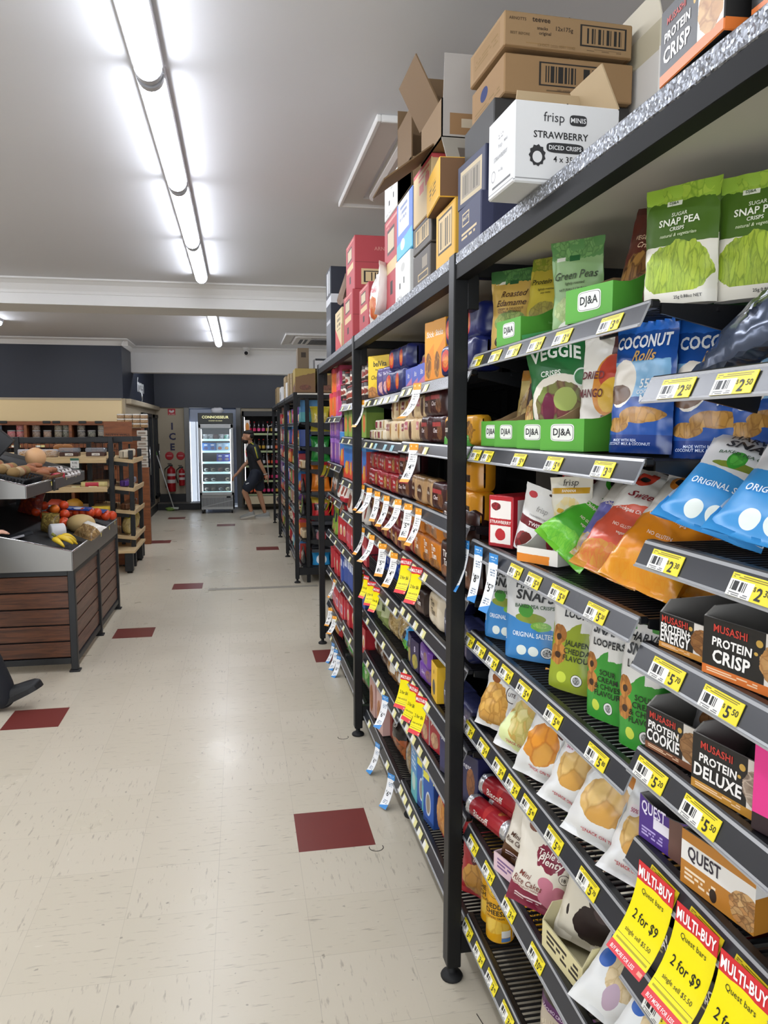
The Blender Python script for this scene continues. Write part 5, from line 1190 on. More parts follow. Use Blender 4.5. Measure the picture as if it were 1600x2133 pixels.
# ------------------------------------------------------------------ biscuit bays and beyond, rows of look-alikes
def lv(y, k):
    if y < 3.05: return ZC1[k]
    if y < 4.035: return ZC2[k]
    if y < 4.93: return ZD1[k]
    return ZD2[k]
def fl(w, d, h, base, layers=(), texts=(), seed=0, rough=.28, cr=.4): return flow(w, d, h, PK(base, list(layers), rough, cr), texts, seed)
def bx(w, d, h, base, layers=(), texts=(), st=()): return carton(w, d, h, PK(base, list(layers), .42), texts, st)
PR = {
 'red': fl(.12, .07, .085, '#8e1a24', [('r', .55, .1, .9, .85, '#7a3a22', .05), ('f', .72, .45, .16, .3, '#c89a56', '#6a3418', 4), ('r', .05, .42, .5, .6, '#b8323a', .02)], [('TimeOut', .28, .62, .018, '#f0e6e2', {'b': .02, 'mw': .42}), ('SCOTCH', .28, .35, .012, '#f0e6e2', {'mw': .4})], 1),
 'maroon': fl(.12, .07, .085, '#6a141c', [('f', .7, .45, .2, .34, '#b88a4a', '#5a2a18', 4), ('e', .28, .5, .2, .3, '#4a0e14')], [('Shortbread', .3, .55, .016, '#f0e2dc', {'i': .2, 'mw': .44})], 2),
 'orange': fl(.13, .075, .10, '#c8761c', [('f', .5, .22, .36, .18, '#6a3a1c', '#c8862c', 4), ('t', .9, '#a85e14')], [('Tim', .42, .72, .026, '#f6eee2', {'b': .02, 'mw': .4}), ('Tam', .5, .48, .026, '#f6eee2', {'b': .02, 'mw': .4})], 3),
 'black': fl(.13, .075, .10, '#2a1c1a', [('f', .5, .2, .36, .18, '#5a3a2a', '#2a1814', 4)], [('Tim', .42, .72, .026, '#efe8e2', {'b': .02, 'mw': .4}), ('Tam', .5, .48, .026, '#efe8e2', {'b': .02, 'mw': .4})], 4),
 'whitet': fl(.13, .075, .11, '#d8cbb4', [('f', .5, .2, .36, .18, '#e9dfca', '#b8a482', 4), ('r', .2, .4, .8, .85, '#c9b694', .05)], [('Tim', .42, .72, .026, '#3a2a22', {'b': .02, 'mw': .4}), ('Tam', .5, .48, .026, '#3a2a22', {'b': .02, 'mw': .4})], 5),
 'cream': fl(.12, .07, .09, '#d6c19c', [('r', .05, .5, .45, .85, '#8a3a4a', .03), ('f', .72, .5, .16, .38, '#c8923e', '#8a5a22', 5), ('b', .08, '#b89a6a')], [('Creams', .25, .66, .016, '#f4e9e4', {'i': .2, 'mw': .34})], 6),
 'creamd': fl(.12, .07, .09, '#cfb58c', [('r', .05, .5, .45, .85, '#c06a7a', .03), ('f', .7, .45, .14, .42, '#5a3424', '#2c1812', 6)], [('Delta', .25, .66, .016, '#f4e9e4', {'i': .2, 'mw': .3})], 7),
 'creamroll': fl(.14, .05, .05, '#d9cdb4', [('r', .1, .2, .4, .8, '#8a2a3a', .03), ('r', .7, .1, .85, .9, '#b8964a', .03)], [], 8),
 'dark': fl(.12, .07, .095, '#3a1a1c', [('f', .7, .4, .2, .3, '#8a5a3a', '#3a2018', 4), ('r', .1, .6, .8, .75, '#a83a3a', .03)], [('Choc', .38, .45, .02, '#f0dede', {'i': .2, 'mw': .5})], 9),
 'tan': fl(.12, .06, .10, '#b8946a', [('e', .5, .4, .3, .3, '#4a2a20', .04), ('t', .86, '#8a6a44')], [('Choc Mint', .5, .5, .016, '#e9dccb', {'mw': .5})], 10),
 'yellowc': fl(.13, .06, .09, '#e0a028', [('e', .3, .5, .22, .35, '#2a1a14', .05), ('f', .7, .45, .24, .36, '#3a2418', '#d8962a', 4)], [('DIGGIN', .3, .5, .018, '#f2e9dc', {'b': .02, 'mw': .34})], 11),
 'clink': fl(.15, .08, .095, '#d8921e', [('r', .25, .3, .9, .52, '#2a1a16', .03), ('f', .5, .8, .3, .12, '#e9b44a', '#a86a14', 5)], [('clinkers', .55, .41, .016, '#e8c27a', {'mw': .5})], 12),
 'greenm': fl(.14, .07, .07, '#4aa03a', [('f', .5, .5, .3, .3, '#7ac05a', '#2a6a2a', 4)], [], 13),
 'brownc': fl(.13, .07, .13, '#3c211c', [('f', .5, .22, .4, .2, '#8a5a3c', '#3a2018', 4), ('t', .92, '#2a1614')], [('Tim', .42, .68, .03, '#efe8e2', {'b': .02, 'mw': .4}), ('Tam', .5, .46, .03, '#efe8e2', {'b': .02, 'mw': .4})], 14),
 'navy': fl(.14, .08, .11, '#20244a', [('f', .7, .4, .22, .3, '#5a4a6a', '#20244a', 4), ('t', .9, '#3a3f6a')], [('Tim Tam', .4, .6, .022, '#d8dcea', {'b': .02, 'mw': .6})], 15),
 'navyb': bx(.10, .14, .16, '#2a2a58', [('f', .65, .45, .22, .3, '#a8683a', '#5a3420', 4), ('b', .1, '#1c1c40')], [('Finger', .4, .75, .02, '#e6e6f2', {'mw': .6})]),
 'oreo': fl(.16, .05, .05, '#1f4bb0', [('e', .35, .5, .16, .3, '#e9eef8'), ('r', .6, .1, .9, .9, '#3a6ac8', .03)], [('OREO', .35, .5, .016, '#1a2a6a', {'b': .02, 'mw': .3})], 16),
 'olive': pouch(.13, .16, .06, PK('#b4bc92', [('b', .3, '#7a8a4a', .1, .03), ('r', .3, .5, .7, .6, '#3a4a2a', .02)], .35, .3), [('CORN', .5, .75, .018, '#2a2a22', {'b': .02}), ('THINS', .5, .64, .018, '#2a2a22', {'b': .02})], kind='pillow', seed=50),
 'clearnut': pouch(.15, .16, .09, PK('#a8905e', [('f', .5, .5, .6, .6, '#c9b27c', '#6a5228', 12, '#a88a52')], .18, .5, coat=.6), [], kind='pillow', seed=51, bulge=.35),
 'bluep': pouch(.14, .12, .07, PK('#3a9ad8', [('e', .35, .5, .3, .2, '#e9f2f8', .03), ('e', .6, .3, .2, .18, '#3a2a22', .03), ('b', .16, '#5aa03a', .2)], .25, .4), [('CC', .35, .55, .03, '#2a6ab0', {'b': .03})], kind='pillow', seed=52),
 'purpb': bx(.09, .14, .12, '#2c2148', [('f', .5, .3, .4, .25, '#b8a03a', '#4a6a3a', 4), ('r', 2, 0, 3, 1, '#1c1630')], [('8', .5, .72, .03, '#d8d0e9', {'b': .02})]),
 'purple': fl(.15, .04, .07, '#6a3a9a', [('f', .7, .5, .2, .3, '#8a5a3a', '#4a2a7a', 4)], [('Dairy', .35, .5, .016, '#e9e2f4', {'i': .2, 'mw': .5})], 17),
 'yelb': bx(.10, .10, .13, '#e2b42a', [('e', .5, .35, .25, .22, '#4a4a4a', .03)], [('8', .5, .78, .02, '#2a2a2a')]),
 'dried': pouch(.17, .15, .10, PK('#8a6238', [('f', .5, .5, .6, .6, '#c8964a', '#5a3a1c', 9, '#9a6a34'), ('r', .6, .2, .9, .45, '#e6e2da')], .12, .6, coat=.8), [], kind='pillow', seed=53, bulge=.35),
 'dates': pouch(.17, .15, .10, PK('#4a3224', [('f', .5, .5, .6, .6, '#6a4a34', '#2c1c14', 8, '#55392a'), ('r', .2, .3, .5, .5, '#e2ddd2')], .12, .6, coat=.8), [], kind='pillow', seed=54, bulge=.35),
 'pale': pouch(.16, .16, .11, PK('#d2b27a', [('f', .5, .5, .6, .6, '#dfc08a', '#a8844a', 7, '#cfae74')], .14, .5, coat=.7), [], kind='pillow', seed=55, bulge=.35),
 'redw': bx(.085, .16, .15, '#a8202c', [('r', 2, 0, 3, 1, '#d8d6d2'), ('r', 2.35, .5, 2.75, .85, '#2a2a2a'), ('r', 2.4, .55, 2.7, .8, '#d8d6d2'), ('f', .5, .25, .4, .2, '#d8b088', '#7a3a2a', 4), ('r', .0, .93, 1, 1, '#e2deda')], [('JATZ', .5, .66, .026, '#f4ece6', {'b': .02, 'mw': .7})]),
 'tall': bx(.11, .16, .26, '#7a2a22', [('f', .4, .35, .34, .28, '#b87a4a', '#5a2418', 5, '#9a5a34'), ('r', 2, 0, 3, 1, '#6a1f1c'), ('e', 2.5, .7, .2, .1, '#8a3a30')], [('Wholemeal', .5, .8, .016, '#f0e2d8', {'mw': .8})]),
 'tallp': bx(.11, .16, .26, '#c8a49c', [('f', .4, .35, .34, .28, '#b87a4a', '#5a2418', 5)], [('Crispbread', .5, .8, .016, '#5a2a22', {'mw': .8})]),
 'blackbag': pouch(.17, .19, .09, PK('#1f1c1b', [('b', .42, '#a8562a', 0, .12), ('f', .5, .2, .5, .22, '#b8682e', '#3a1c12', 6, '#8a4a22')], .16, .6), [('POP', .5, .68, .024, '#c8c0b8', {'b': .02})], kind='pillow', seed=56),
 'clearsn': pouch(.17, .19, .11, PK('#4a3828', [('t', .55, '#8a7448', 0, .2), ('f', .5, .55, .6, .6, '#b89a62', '#3a2a1e', 7, '#6a5034')], .12, .6, coat=.8), [], kind='pillow', seed=57, bulge=.35),
 'bluebox': bx(.095, .20, .235, '#1f56a8', [('e', .5, .34, .26, .2, '#c9d2da'), ('e', .5, .34, .2, .16, '#8f8678'), ('r', .0, .72, .6, .84, '#e6e04a'), ('b', .08, '#16407e'), ('r', 2, 0, 3, 1, '#1c4486'), ('l', 2.1, .12, 2.9, .62, '#6f92c8', 12), ('r', 2.15, .68, 2.6, .8, '#3a6ab0')], [('SAO', .5, .9, .03, '#f2f4f8', {'b': .03, 'mw': .6})]),
 'tealbox': bx(.095, .20, .235, '#4a8ac0', [('b', .45, '#5ab0b8', 0, .06), ('e', .5, .3, .3, .16, '#b8d2c8', .05), ('l', .1, .55, .9, .68, '#cfe0ee', 2)], [('Water', .5, .82, .018, '#f0f4f8', {'mw': .7}), ('Cracker', .5, .73, .018, '#f0f4f8', {'mw': .7})]),
 'pasta': pouch(.15, .24, .07, PK('#a8202c', [('f', .5, .35, .44, .3, '#dca050', '#9a5a22', 4, '#c8883a'), ('t', .9, '#6a2a5a')], .25, .4), [('Cheese', .5, .76, .02, '#f6eee2', {'i': .2, 'mw': .6})], kind='pillow', seed=58),
 'belv': bx(.17, .17, .20, '#e0b81e', [('t', .5, '#e9c52c', .8), ('b', .1, '#8a5a2a'), ('f', .2, .14, .2, .12, '#b87a3a', '#5a3418', 4), ('r', 4, 0, 5, 1, '#d8a81c')], [('belVita', .56, .80, .034, '#1f2a22', {'b': .02, 'mw': .8}), ('Breakfast', .5, .66, .012, '#2a2a22', {'mw': .45}), ('Chocolate', .5, .48, .026, '#3a2a1a', {'i': .35, 'mw': .75})]),
 'navyr': fl(.15, .09, .10, '#1c2560', [('e', .3, .5, .2, .35, '#c8342a', .04), ('f', .3, .5, .14, .22, '#e0862a', '#b82a22', 3)], [], 18),
 'pinkc': fl(.16, .09, .09, '#e0cfae', [('r', .15, .3, .8, .8, '#c87a90', .05), ('f', .5, .5, .2, .2, '#e6b0c0', '#c86a86', 4)], [('Iced', .5, .6, .02, '#8a2a4a', {'i': .2})], 19),
 'violet': tray(.13, .18, .16, .07, PK('#5a6ac0', [('b', .25, '#c87a9a', .4)], .45), M('brown board inside', '#a58963', .8), [('Bits', .5, .6, .024, '#e9e6f4', {'i': .2, 'mw': .5})]),
 'orangeb': bx(.10, .12, .20, '#e08a1e', [('t', .55, '#e8a02a', .3), ('f', .3, .25, .25, .22, '#6a3a1c', '#e0a02a', 4), ('r', 2, 0, 3, 1, '#e29a24')], [('Sticks', .5, .78, .026, '#f6eee2', {'i': .2, 'mw': .8})]),
 'timpurp': fl(.12, .06, .13, '#4a3a7a', [('f', .5, .3, .34, .25, '#d8a8a8', '#6a2a3a', 4), ('r', .7, 0, 1, 1, '#8a90d0', .03)], [('Tim Tam', .42, .75, .018, '#e9e2f4', {'mw': .7})], 20),
}
def row(prefix, k, y0, y1, key, name, desc, cat, where, grp, stack=1, pitch=None, x=0.0, rz=-90, rx=0, jit=6, dz=0.0, zf=lv, gap=.006, start=1, sc=None):
    p = PR[key]; w = p.w * (sc or 1); st = pitch or (w + gap)
    n = max(1, int(round((y1 - y0) / st)))
    random.seed(hash_(key) + k)
    c = 0
    for s_ in range(stack):
        for i in range(n):
            y = y1 - (i + .5) * (y1 - y0) / n + random.uniform(-.004, .004)
            if s_ > 0 and stack > 1 and random.random() < .12 * s_: continue
            c += 1
            zz = zf(y, k) + s_ * p.h * (sc or 1) * .98 + dz
            lab = desc + ', ' + where + ', ' + ((['lower ', 'upper ', 'topmost '][s_]) if stack > 1 else '') + ORD[start + n - 1 - i] + ' from post'
            put(p, name, lab, cat, (LIPX + .014 + (x or p.d / 2) + random.uniform(-.006, .012) + s_ * .004, y, zz + .001), rz + random.uniform(-jit, jit), rx, 0, grp, sc)
def hash_(s): return sum(ord(c) * (i + 3) for i, c in enumerate(s))
SH = ['top shelf', 'second shelf', 'third shelf', 'fourth shelf', 'fifth shelf', 'sixth shelf', 'seventh shelf', 'bottom shelf']
def C(k, y0, y1, key, desc, name='biscuit_packet', cat='biscuits', **kw):
    row('C', k, y0, y1, key, name, desc, cat, '%s past first post' % SH[k], desc + 's on the ' + SH[k], **kw)
# top shelf
C(0, 3.62, 3.84, 'belv', 'yellow breakfast biscuit box with slanted brown lettering', 'biscuit_box', rz=-62, jit=0)
C(0, 3.40, 3.60, 'timpurp', 'purple and pink chocolate biscuit pack', rz=-75)
C(0, 3.10, 3.42, 'navyr', 'shiny navy biscuit pack with red patch', stack=2)
C(0, 2.70, 3.08, 'violet', 'blue violet display tray with cut front', 'display_tray', 'display tray', jit=2)
C(0, 2.72, 3.06, 'pinkc', 'pink and cream iced biscuit pack', stack=2, dz=.045, x=.10)
C(0, 2.50, 2.68, 'orangeb', 'tall orange biscuit stick box', 'biscuit_box', jit=3, rz=-80)
C(0, 2.14, 2.46, 'navyr', 'navy biscuit pack behind the tall post', stack=2, start=3)
# second
C(1, 3.55, 3.98, 'creamroll', 'cream cracker roll with maroon label', stack=2)
C(1, 3.05, 3.55, 'cream', 'cream biscuit pack with round golden biscuit', stack=2)
C(1, 2.78, 3.05, 'creamd', 'cream biscuit pack with dark filled biscuit', stack=2, start=3)
C(1, 2.50, 2.78, 'dark', 'dark red chocolate biscuit pack', stack=2)
C(1, 2.14, 2.48, 'yellowc', 'yellow and black chocolate biscuit pack', stack=1)
# third
C(2, 3.20, 3.98, 'red', 'red biscuit pack', stack=2)
C(2, 2.98, 3.20, 'dark', 'dark chocolate biscuit pack with red band', stack=2)
C(2, 2.62, 2.98, 'tan', 'tan mint biscuit pack standing up', stack=1, start=2)
C(2, 2.48, 2.62, 'dark', 'dark chocolate biscuit pack beside the tan ones')
C(2, 2.16, 2.46, 'clink', 'shiny orange sweet pack with dark band', 'sweet_packet', 'sweets', stack=2)
C(2, 2.20, 2.46, 'greenm', 'bright green sweet pack atop orange ones', 'sweet_packet', 'sweets', dz=.19)
# fourth
C(3, 3.05, 3.98, 'maroon', 'dark red finger biscuit pack', stack=2)
C(3, 2.90, 3.05, 'red', 'red biscuit pack beside orange ones', stack=2)
C(3, 2.52, 2.90, 'orange', 'orange chocolate biscuit pack', stack=2, sc=1.08)
C(3, 2.14, 2.48, 'brownc', 'dark brown chocolate biscuit pack', stack=2)
# fifth: blue rolls in a wire basket
def basket(y0, y1, z, dep=.20, h=.075):
    b = MB(); L = y1 - y0
    for s in range(int(L / .012) + 1):
        y = y0 + s * .012
        b.box(0, .002, y - .001, y + .001, 0, h, WIRE)
    for t in range(int(h / .012) + 1):
        b.box(-.001, .001, y0, y1, t * .012 - .001, t * .012 + .001, WIRE)
    for q in (y0, y1):
        for s in range(int(dep / .014)): b.box(s * .014, s * .014 + .002, q - .001, q + .001, 0, h, WIRE)
        b.box(0, dep, q - .002, q + .002, h - .003, h + .002, WIRE)
    b.box(-.003, .003, y0, y1, h - .003, h + .003, WIRE)
    o = obj('wire_basket', b, None, (LIPX + .02, 0, z)); tag(o, 'long black wire basket of blue biscuit rolls on the fifth shelf', 'basket')
basket(3.06, 3.98, ZC2[4])
C(4, 3.08, 3.98, 'oreo', 'blue biscuit roll in the wire basket', 'biscuit_roll', stack=3, rz=-90, x=.08, pitch=.15)
C(4, 2.90, 3.04, 'whitet', 'pale biscuit pack beside the wire basket', start=1)
C(4, 2.70, 2.90, 'black', 'black chocolate biscuit pack with white lettering', stack=1)
C(4, 2.52, 2.68, 'whitet', 'cream chocolate biscuit pack with brown lettering', sc=1.1)
C(4, 2.14, 2.48, 'navy', 'navy chocolate biscuit pack', stack=2)
# sixth
C(5, 3.55, 3.98, 'olive', 'pale olive corn cracker bag', 'cracker_bag', rx=-8)
C(5, 3.22, 3.55, 'clearnut', 'clear bag of pale round crackers', 'cracker_bag', rx=-14)
C(5, 3.05, 3.30, 'bluep', 'glossy blue mint sweet bag lying forward', 'sweet_bag', 'sweets', rx=-40, dz=.02)
C(5, 2.84, 3.03, 'purpb', 'dark purple fruit bar box', 'bar_box', 'bar box')
C(5, 2.62, 2.84, 'purple', 'purple chocolate bar pack', 'chocolate_bar', 'chocolate', stack=2)
C(5, 2.50, 2.60, 'yelb', 'yellow bar box with grey picture', 'bar_box', 'bar box')
C(5, 2.14, 2.46, 'navy', 'navy biscuit pack low behind the tall post', stack=1)
# seventh
C(6, 3.60, 3.98, 'dates', 'clear bag of brown dates', 'fruit_bag', 'dried fruit', rx=-20)
C(6, 3.12, 3.60, 'dried', 'clear bag of golden dried fruit', 'fruit_bag', 'dried fruit', rx=-24)
C(6, 2.96, 3.12, 'pale', 'round clear bag of pale dried apple', 'fruit_bag', 'dried fruit', rx=-14)
C(6, 2.56, 2.90, 'redw', 'red cracker box with white end', 'biscuit_box', rz=-82)
C(6, 2.16, 2.46, 'navyb', 'navy finger biscuit box with brown picture', 'biscuit_box', rz=-70)
# bottom
C(7, 3.50, 3.98, 'tallp', 'tall pink crispbread box', 'biscuit_box', pitch=.24)
C(7, 3.50, 3.84, 'tall', 'tall brick red crispbread box', 'biscuit_box', pitch=.17, x=.11)
C(7, 3.26, 3.48, 'blackbag', 'black popcorn bag with orange foot', 'snack_bag', rx=-8)
C(7, 2.98, 3.24, 'clearsn', 'clear bag of dark nut mix', 'snack_bag', rx=-10)
C(7, 2.66, 2.94, 'tealbox', 'pale blue cracker box', 'biscuit_box', pitch=.13, jit=3)
C(7, 2.62, 2.84, 'bluebox', 'deep blue cracker box with yellow flash', 'biscuit_box', pitch=.11, jit=3, rz=-80)
C(7, 2.50, 2.60, 'pasta', 'red cheese cracker bag with golden picture', 'snack_bag', rx=-6)

# tickets and tags in the biscuit bays
def tk(k, ys, kinds=None, pl='past the first post'):
    for n, y in enumerate(ys):
        ticket(y, lv(y, k), None, 'small ticket on the %s edge %s, %s from it' % (SH[k], pl, ORD[len(ys) - n]), 'tickets on the %s edge %s' % (SH[k], pl), kinds[n] if kinds else 'f', (.72, 1, .9))
tk(0, (3.9, 3.78, 3.6, 3.45, 3.30, 3.12, 2.98, 2.86, 2.78, 2.6)); tk(1, (3.9, 3.72, 3.6, 3.36, 3.20, 2.95, 2.84, 2.6), 'ffbbbfff'); tk(2, (3.6, 3.38, 3.14, 2.92), 'bbff')
tk(3, (3.8, 3.5, 3.22, 2.96, 2.78, 2.6)); tk(4, (3.3, 3.12, 2.97, 2.86, 2.74, 2.62)); tk(5, (3.85, 3.6, 3.4, 3.2, 3.08, 2.93, 2.78, 2.66, 2.55)); tk(6, (3.85, 3.7, 3.54, 3.4, 3.14, 2.98, 2.88, 2.77, 2.66, 2.56)); tk(7, (3.8, 3.3, 3.0, 2.92, 2.83, 2.74, 2.65, 2.56))
def tg(p, k, ys, col, rz=-62, sc=1.0, pl='past the first post', zf=lv):
    for n, y in enumerate(ys):
        random.seed(int(y * 1000))
        hang(p[n % len(p)] if isinstance(p, list) else p, y, zf(y, k), '%s on the %s %s, %s from it' % (col, SH[k], pl, ORD[len(ys) - n]), '%ss on the %s %s' % (col, SH[k], pl), rz + random.uniform(-14, 14), sc)
SL = [SPT['4.50'], SPT['3.00'], SPT['5.00']]
tg(SL, 0, (3.95, 2.69), 'orange and white tag'); tg(SL, 1, (2.74,), 'orange and white tag')
tg(SL, 2, (3.93, 3.72, 3.50, 3.27, 3.02, 2.83, 2.66), 'orange and white tag', sc=.95)
tg(SL, 3, (3.93, 3.65, 3.36, 3.10), 'orange and white tag')
tg(MTAGF, 3, (2.86, 2.68), 'red and yellow tag', sc=.98); tg(MTAGF, 4, (3.98, 3.82, 3.66, 3.52), 'red and yellow tag', -56, .86)
tg(MTAGF, 5, (2.86, 2.72, 2.60), 'red and yellow tag', sc=.98)
tg(SPB['6.00'], 6, (3.30,), 'blue and white tag'); tg(SPB['6.00'], 7, (3.50, 3.16), 'blue and white tag', -70)

# ---- third bay
def gb(w, d, h, base, l=(), t=()): return bx(w, d, h, base, l, t)
PR.update({
 'teao': gb(.085, .10, .17, '#e2712a', [('e', .45, .5, .3, .3, '#e9b04a', .06), ('f', .45, .45, .22, .2, '#5a8a3a', '#e0562a', 4), ('t', .8, '#d84a5a')]),
 'teap': gb(.085, .10, .17, '#d84a8a', [('e', .5, .5, .3, .3, '#f0c0c8', .06), ('t', .78, '#b83a5a'), ('f', .5, .42, .2, .18, '#e08a3a', '#c8346a', 4)]),
 'teag': gb(.085, .10, .17, '#8aa84a', [('e', .5, .45, .32, .3, '#d8763a', .06), ('t', .8, '#5a7a3a')]),
 'lilac': gb(.085, .10, .17, '#7a4a9a', [('f', .5, .5, .36, .36, '#d8a8a8', '#6a8ac8', 4, '#c86a6a'), ('t', .84, '#9a6ab8'), ('b', .12, '#5a3480')]),
 'bluec': gb(.16, .07, .22, '#2a6ab8', [('b', .4, '#c83a2a', .3, .08), ('f', .5, .3, .3, .2, '#e0a83a', '#b8542a', 4), ('t', .85, '#3a8ad0')]),
 'jar': can(.035, .10, PK('#3a2a2a', [('r', 0, .3, 2, .75, '#d8cfc0'), ('f', .5, .5, .3, .16, '#a83a2a', '#5a2a1a', 4)], .3), [], M('red lid', '#8a2a2a', .35)),
 'darkp': pouch(.10, .17, .05, PK('#3a3a3a', [('r', .2, .3, .8, .7, '#c8c4be', .05), ('f', .5, .4, .2, .2, '#a8582a', '#2a2a2a', 4)], .3, .3), [], seed=60),
 'whitep': pouch(.11, .17, .06, PK('#d8d2c8', [('f', .5, .4, .34, .26, '#a8442a', '#3a2a2a', 4), ('t', .85, '#a83a34')], .3, .3), [], seed=61),
 'greenp': pouch(.10, .20, .05, PK('#7a9a3a', [('r', .2, .45, .9, .75, '#2a2a3a', .04), ('f', .5, .22, .3, .16, '#c8a86a', '#5a5a2a', 4), ('t', .86, '#c8b83a')], .3, .3), [], seed=62),
 'redb': gb(.10, .09, .15, '#b8242e', [('e', .5, .5, .34, .24, '#e9dcd0', .04), ('f', .5, .45, .2, .16, '#e0a83a', '#8a3a1a', 4)]),
 'redwt': gb(.10, .10, .16, '#c83a44', [('r', .1, .2, .9, .6, '#e6ded6', .06), ('f', .5, .4, .26, .18, '#7a3a9a', '#d84a4a', 4)]),
 'navyx': gb(.10, .12, .18, '#2a4a9a', [('r', .1, .6, .9, .85, '#c9d2e6', .02)]),
 'greenbag': pouch(.17, .24, .09, PK('#3a8a34', [('e', .5, .62, .34, .2, '#8ac06a', .1), ('f', .5, .2, .4, .14, '#6a4a2a', '#3a2a1a', 6)], .25, .4), [('Green', .5, .62, .03, '#eaf2e2', {'i': .2})], kind='pillow', seed=63),
 'redbag': pouch(.16, .16, .09, PK('#b8202a', [('f', .5, .4, .4, .3, '#e0b03a', '#a82a22', 4), ('t', .8, '#e0c03a')], .22, .5), [], kind='pillow', seed=64),
})
def D(half, k, y0, y1, key, desc, name='grocery_box', cat='groceries', **kw):
    s = SH[k] if not (half == 2 and k == 6) else 'bottom shelf'
    row('D', k, y0, y1, key, name, desc, cat, '%s past second post' % s, desc + 's past the second post on the ' + s, **kw)
D(2, 0, 5.40, 5.72, 'teao', 'orange tea box', stack=2); D(2, 0, 5.16, 5.40, 'teap', 'pink tea box', stack=2); D(2, 0, 4.95, 5.14, 'jar', 'dark jar with pale label', 'jar', 'jar', stack=3)
D(2, 1, 5.10, 5.72, 'lilac', 'lilac drink box', stack=2); D(2, 1, 4.95, 5.10, 'bluec', 'blue and red cereal box')
D(2, 2, 5.35, 5.72, 'darkp', 'dark coffee pouch', 'pouch'); D(2, 2, 4.95, 5.35, 'whitep', 'white and red pouch', 'pouch', rx=-8)
D(2, 3, 5.25, 5.72, 'greenp', 'green and black pouch', 'pouch'); D(2, 3, 4.95, 5.25, 'redb', 'red box with white disc', stack=2)
D(2, 4, 5.15, 5.72, 'redb', 'red drink box', stack=2, start=4); D(2, 4, 4.95, 5.15, 'navyx', 'blue box with pale panel')
D(2, 5, 4.95, 5.72, 'redwt', 'red and white sweet box', stack=1)
D(2, 6, 5.35, 5.72, 'redbag', 'red and yellow snack bag', 'snack_bag'); D(2, 6, 4.95, 5.35, 'greenbag', 'large green snack bag', 'snack_bag', rx=-10)
D(1, 0, 4.06, 4.9, 'jar', 'dark jar with pale label up high', 'jar', 'jar', stack=2); D(1, 1, 4.06, 4.9, 'teag', 'green and orange tea box'); D(1, 2, 4.06, 4.9, 'bluec', 'blue cereal box with red foot')
D(1, 3, 4.06, 4.9, 'whitep', 'white pouch with red top', 'pouch'); D(1, 4, 4.06, 4.9, 'redwt', 'red and white box', stack=1); D(1, 5, 4.06, 4.9, 'navyx', 'blue carton with pale panel'); D(1, 6, 4.06, 4.9, 'redb', 'red carton with white disc', stack=1); D(1, 7, 4.06, 4.9, 'greenbag', 'green snack bag low down', 'snack_bag')
pl = 'past the second post'
tg(MTAGF, 1, (5.68, 5.46), 'red and yellow tag', -112, .85, pl); tg(MTAGF, 2, (5.66, 5.46, 5.26), 'red and yellow tag', -112, .85, pl)
tg(SL, 4, (5.2,), 'orange and white tag', -90, .9, pl); tg(SL, 5, (5.45, 5.2), 'orange and white tag', -60, .9, pl); tg(SPB['6.00'], 6, (5.30, 5.14, 4.98), 'blue and white tag', -60, 1.0, pl)
for k in range(7):
    tk(k, (5.5, 5.2, 4.8, 4.5, 4.25), None, pl)

# ---- far rack
ZF = [1.72, 1.46, 1.22, 0.97, 0.72, 0.46, 0.18]
LIPX_N = LIPX
LIPX = 0.625
for i, (a, b) in enumerate(((8.22, 9.86), (9.93, 11.71), (11.78, 13.53))):
    bay(a, b, ZF, 'wire shelving bay of groceries in the far rack, %s from the near end' % ORD[i + 1], back_to=1.98, feet=(False, False))
keys = ['teag', 'whitep', 'lilac', 'navyx', 'greenp', 'redwt', 'bluec', 'darkp', 'teao', 'redb', 'jar', 'whitet', 'cream', 'tallp', 'tealbox', 'creamd']
nm = {'teag': 'green box', 'whitep': 'white pouch', 'lilac': 'lilac box', 'navyx': 'blue box', 'greenp': 'green pouch', 'redwt': 'red and white box', 'bluec': 'blue cereal box', 'darkp': 'dark pouch', 'teao': 'orange box', 'redb': 'red box', 'jar': 'dark jar', 'whitet': 'cream packet', 'cream': 'cream biscuit packet', 'tallp': 'pale pink box', 'tealbox': 'pale blue box', 'creamd': 'tan packet'}
random.seed(11)
for bi, (a, b) in enumerate(((8.26, 9.84), (9.97, 11.69), (11.82, 13.5))):
    for k, z in enumerate(ZF):
        y = a + .06
        q = 0
        while y < b - .08:
            key = keys[random.randrange(len(keys))]; p = PR[key]
            for r_ in range(random.randint(1, 2)):
                if y > b - .08: break
                q += 1; w = max(p.w, .09)
                put(p, 'grocery_item', '%s, %s shelf of the far rack, %s bay, %s along it' % (nm[key], ORD[k + 1], ORD[bi + 1], ORD[q]), 'groceries', (LIPX + .02 + p.d / 2, y + w / 2, z + .001), -90 + random.uniform(-8, 8), 0, 0, 'groceries in the far rack')
                y += w + random.uniform(.01, .05)
LIPX = LIPX_N
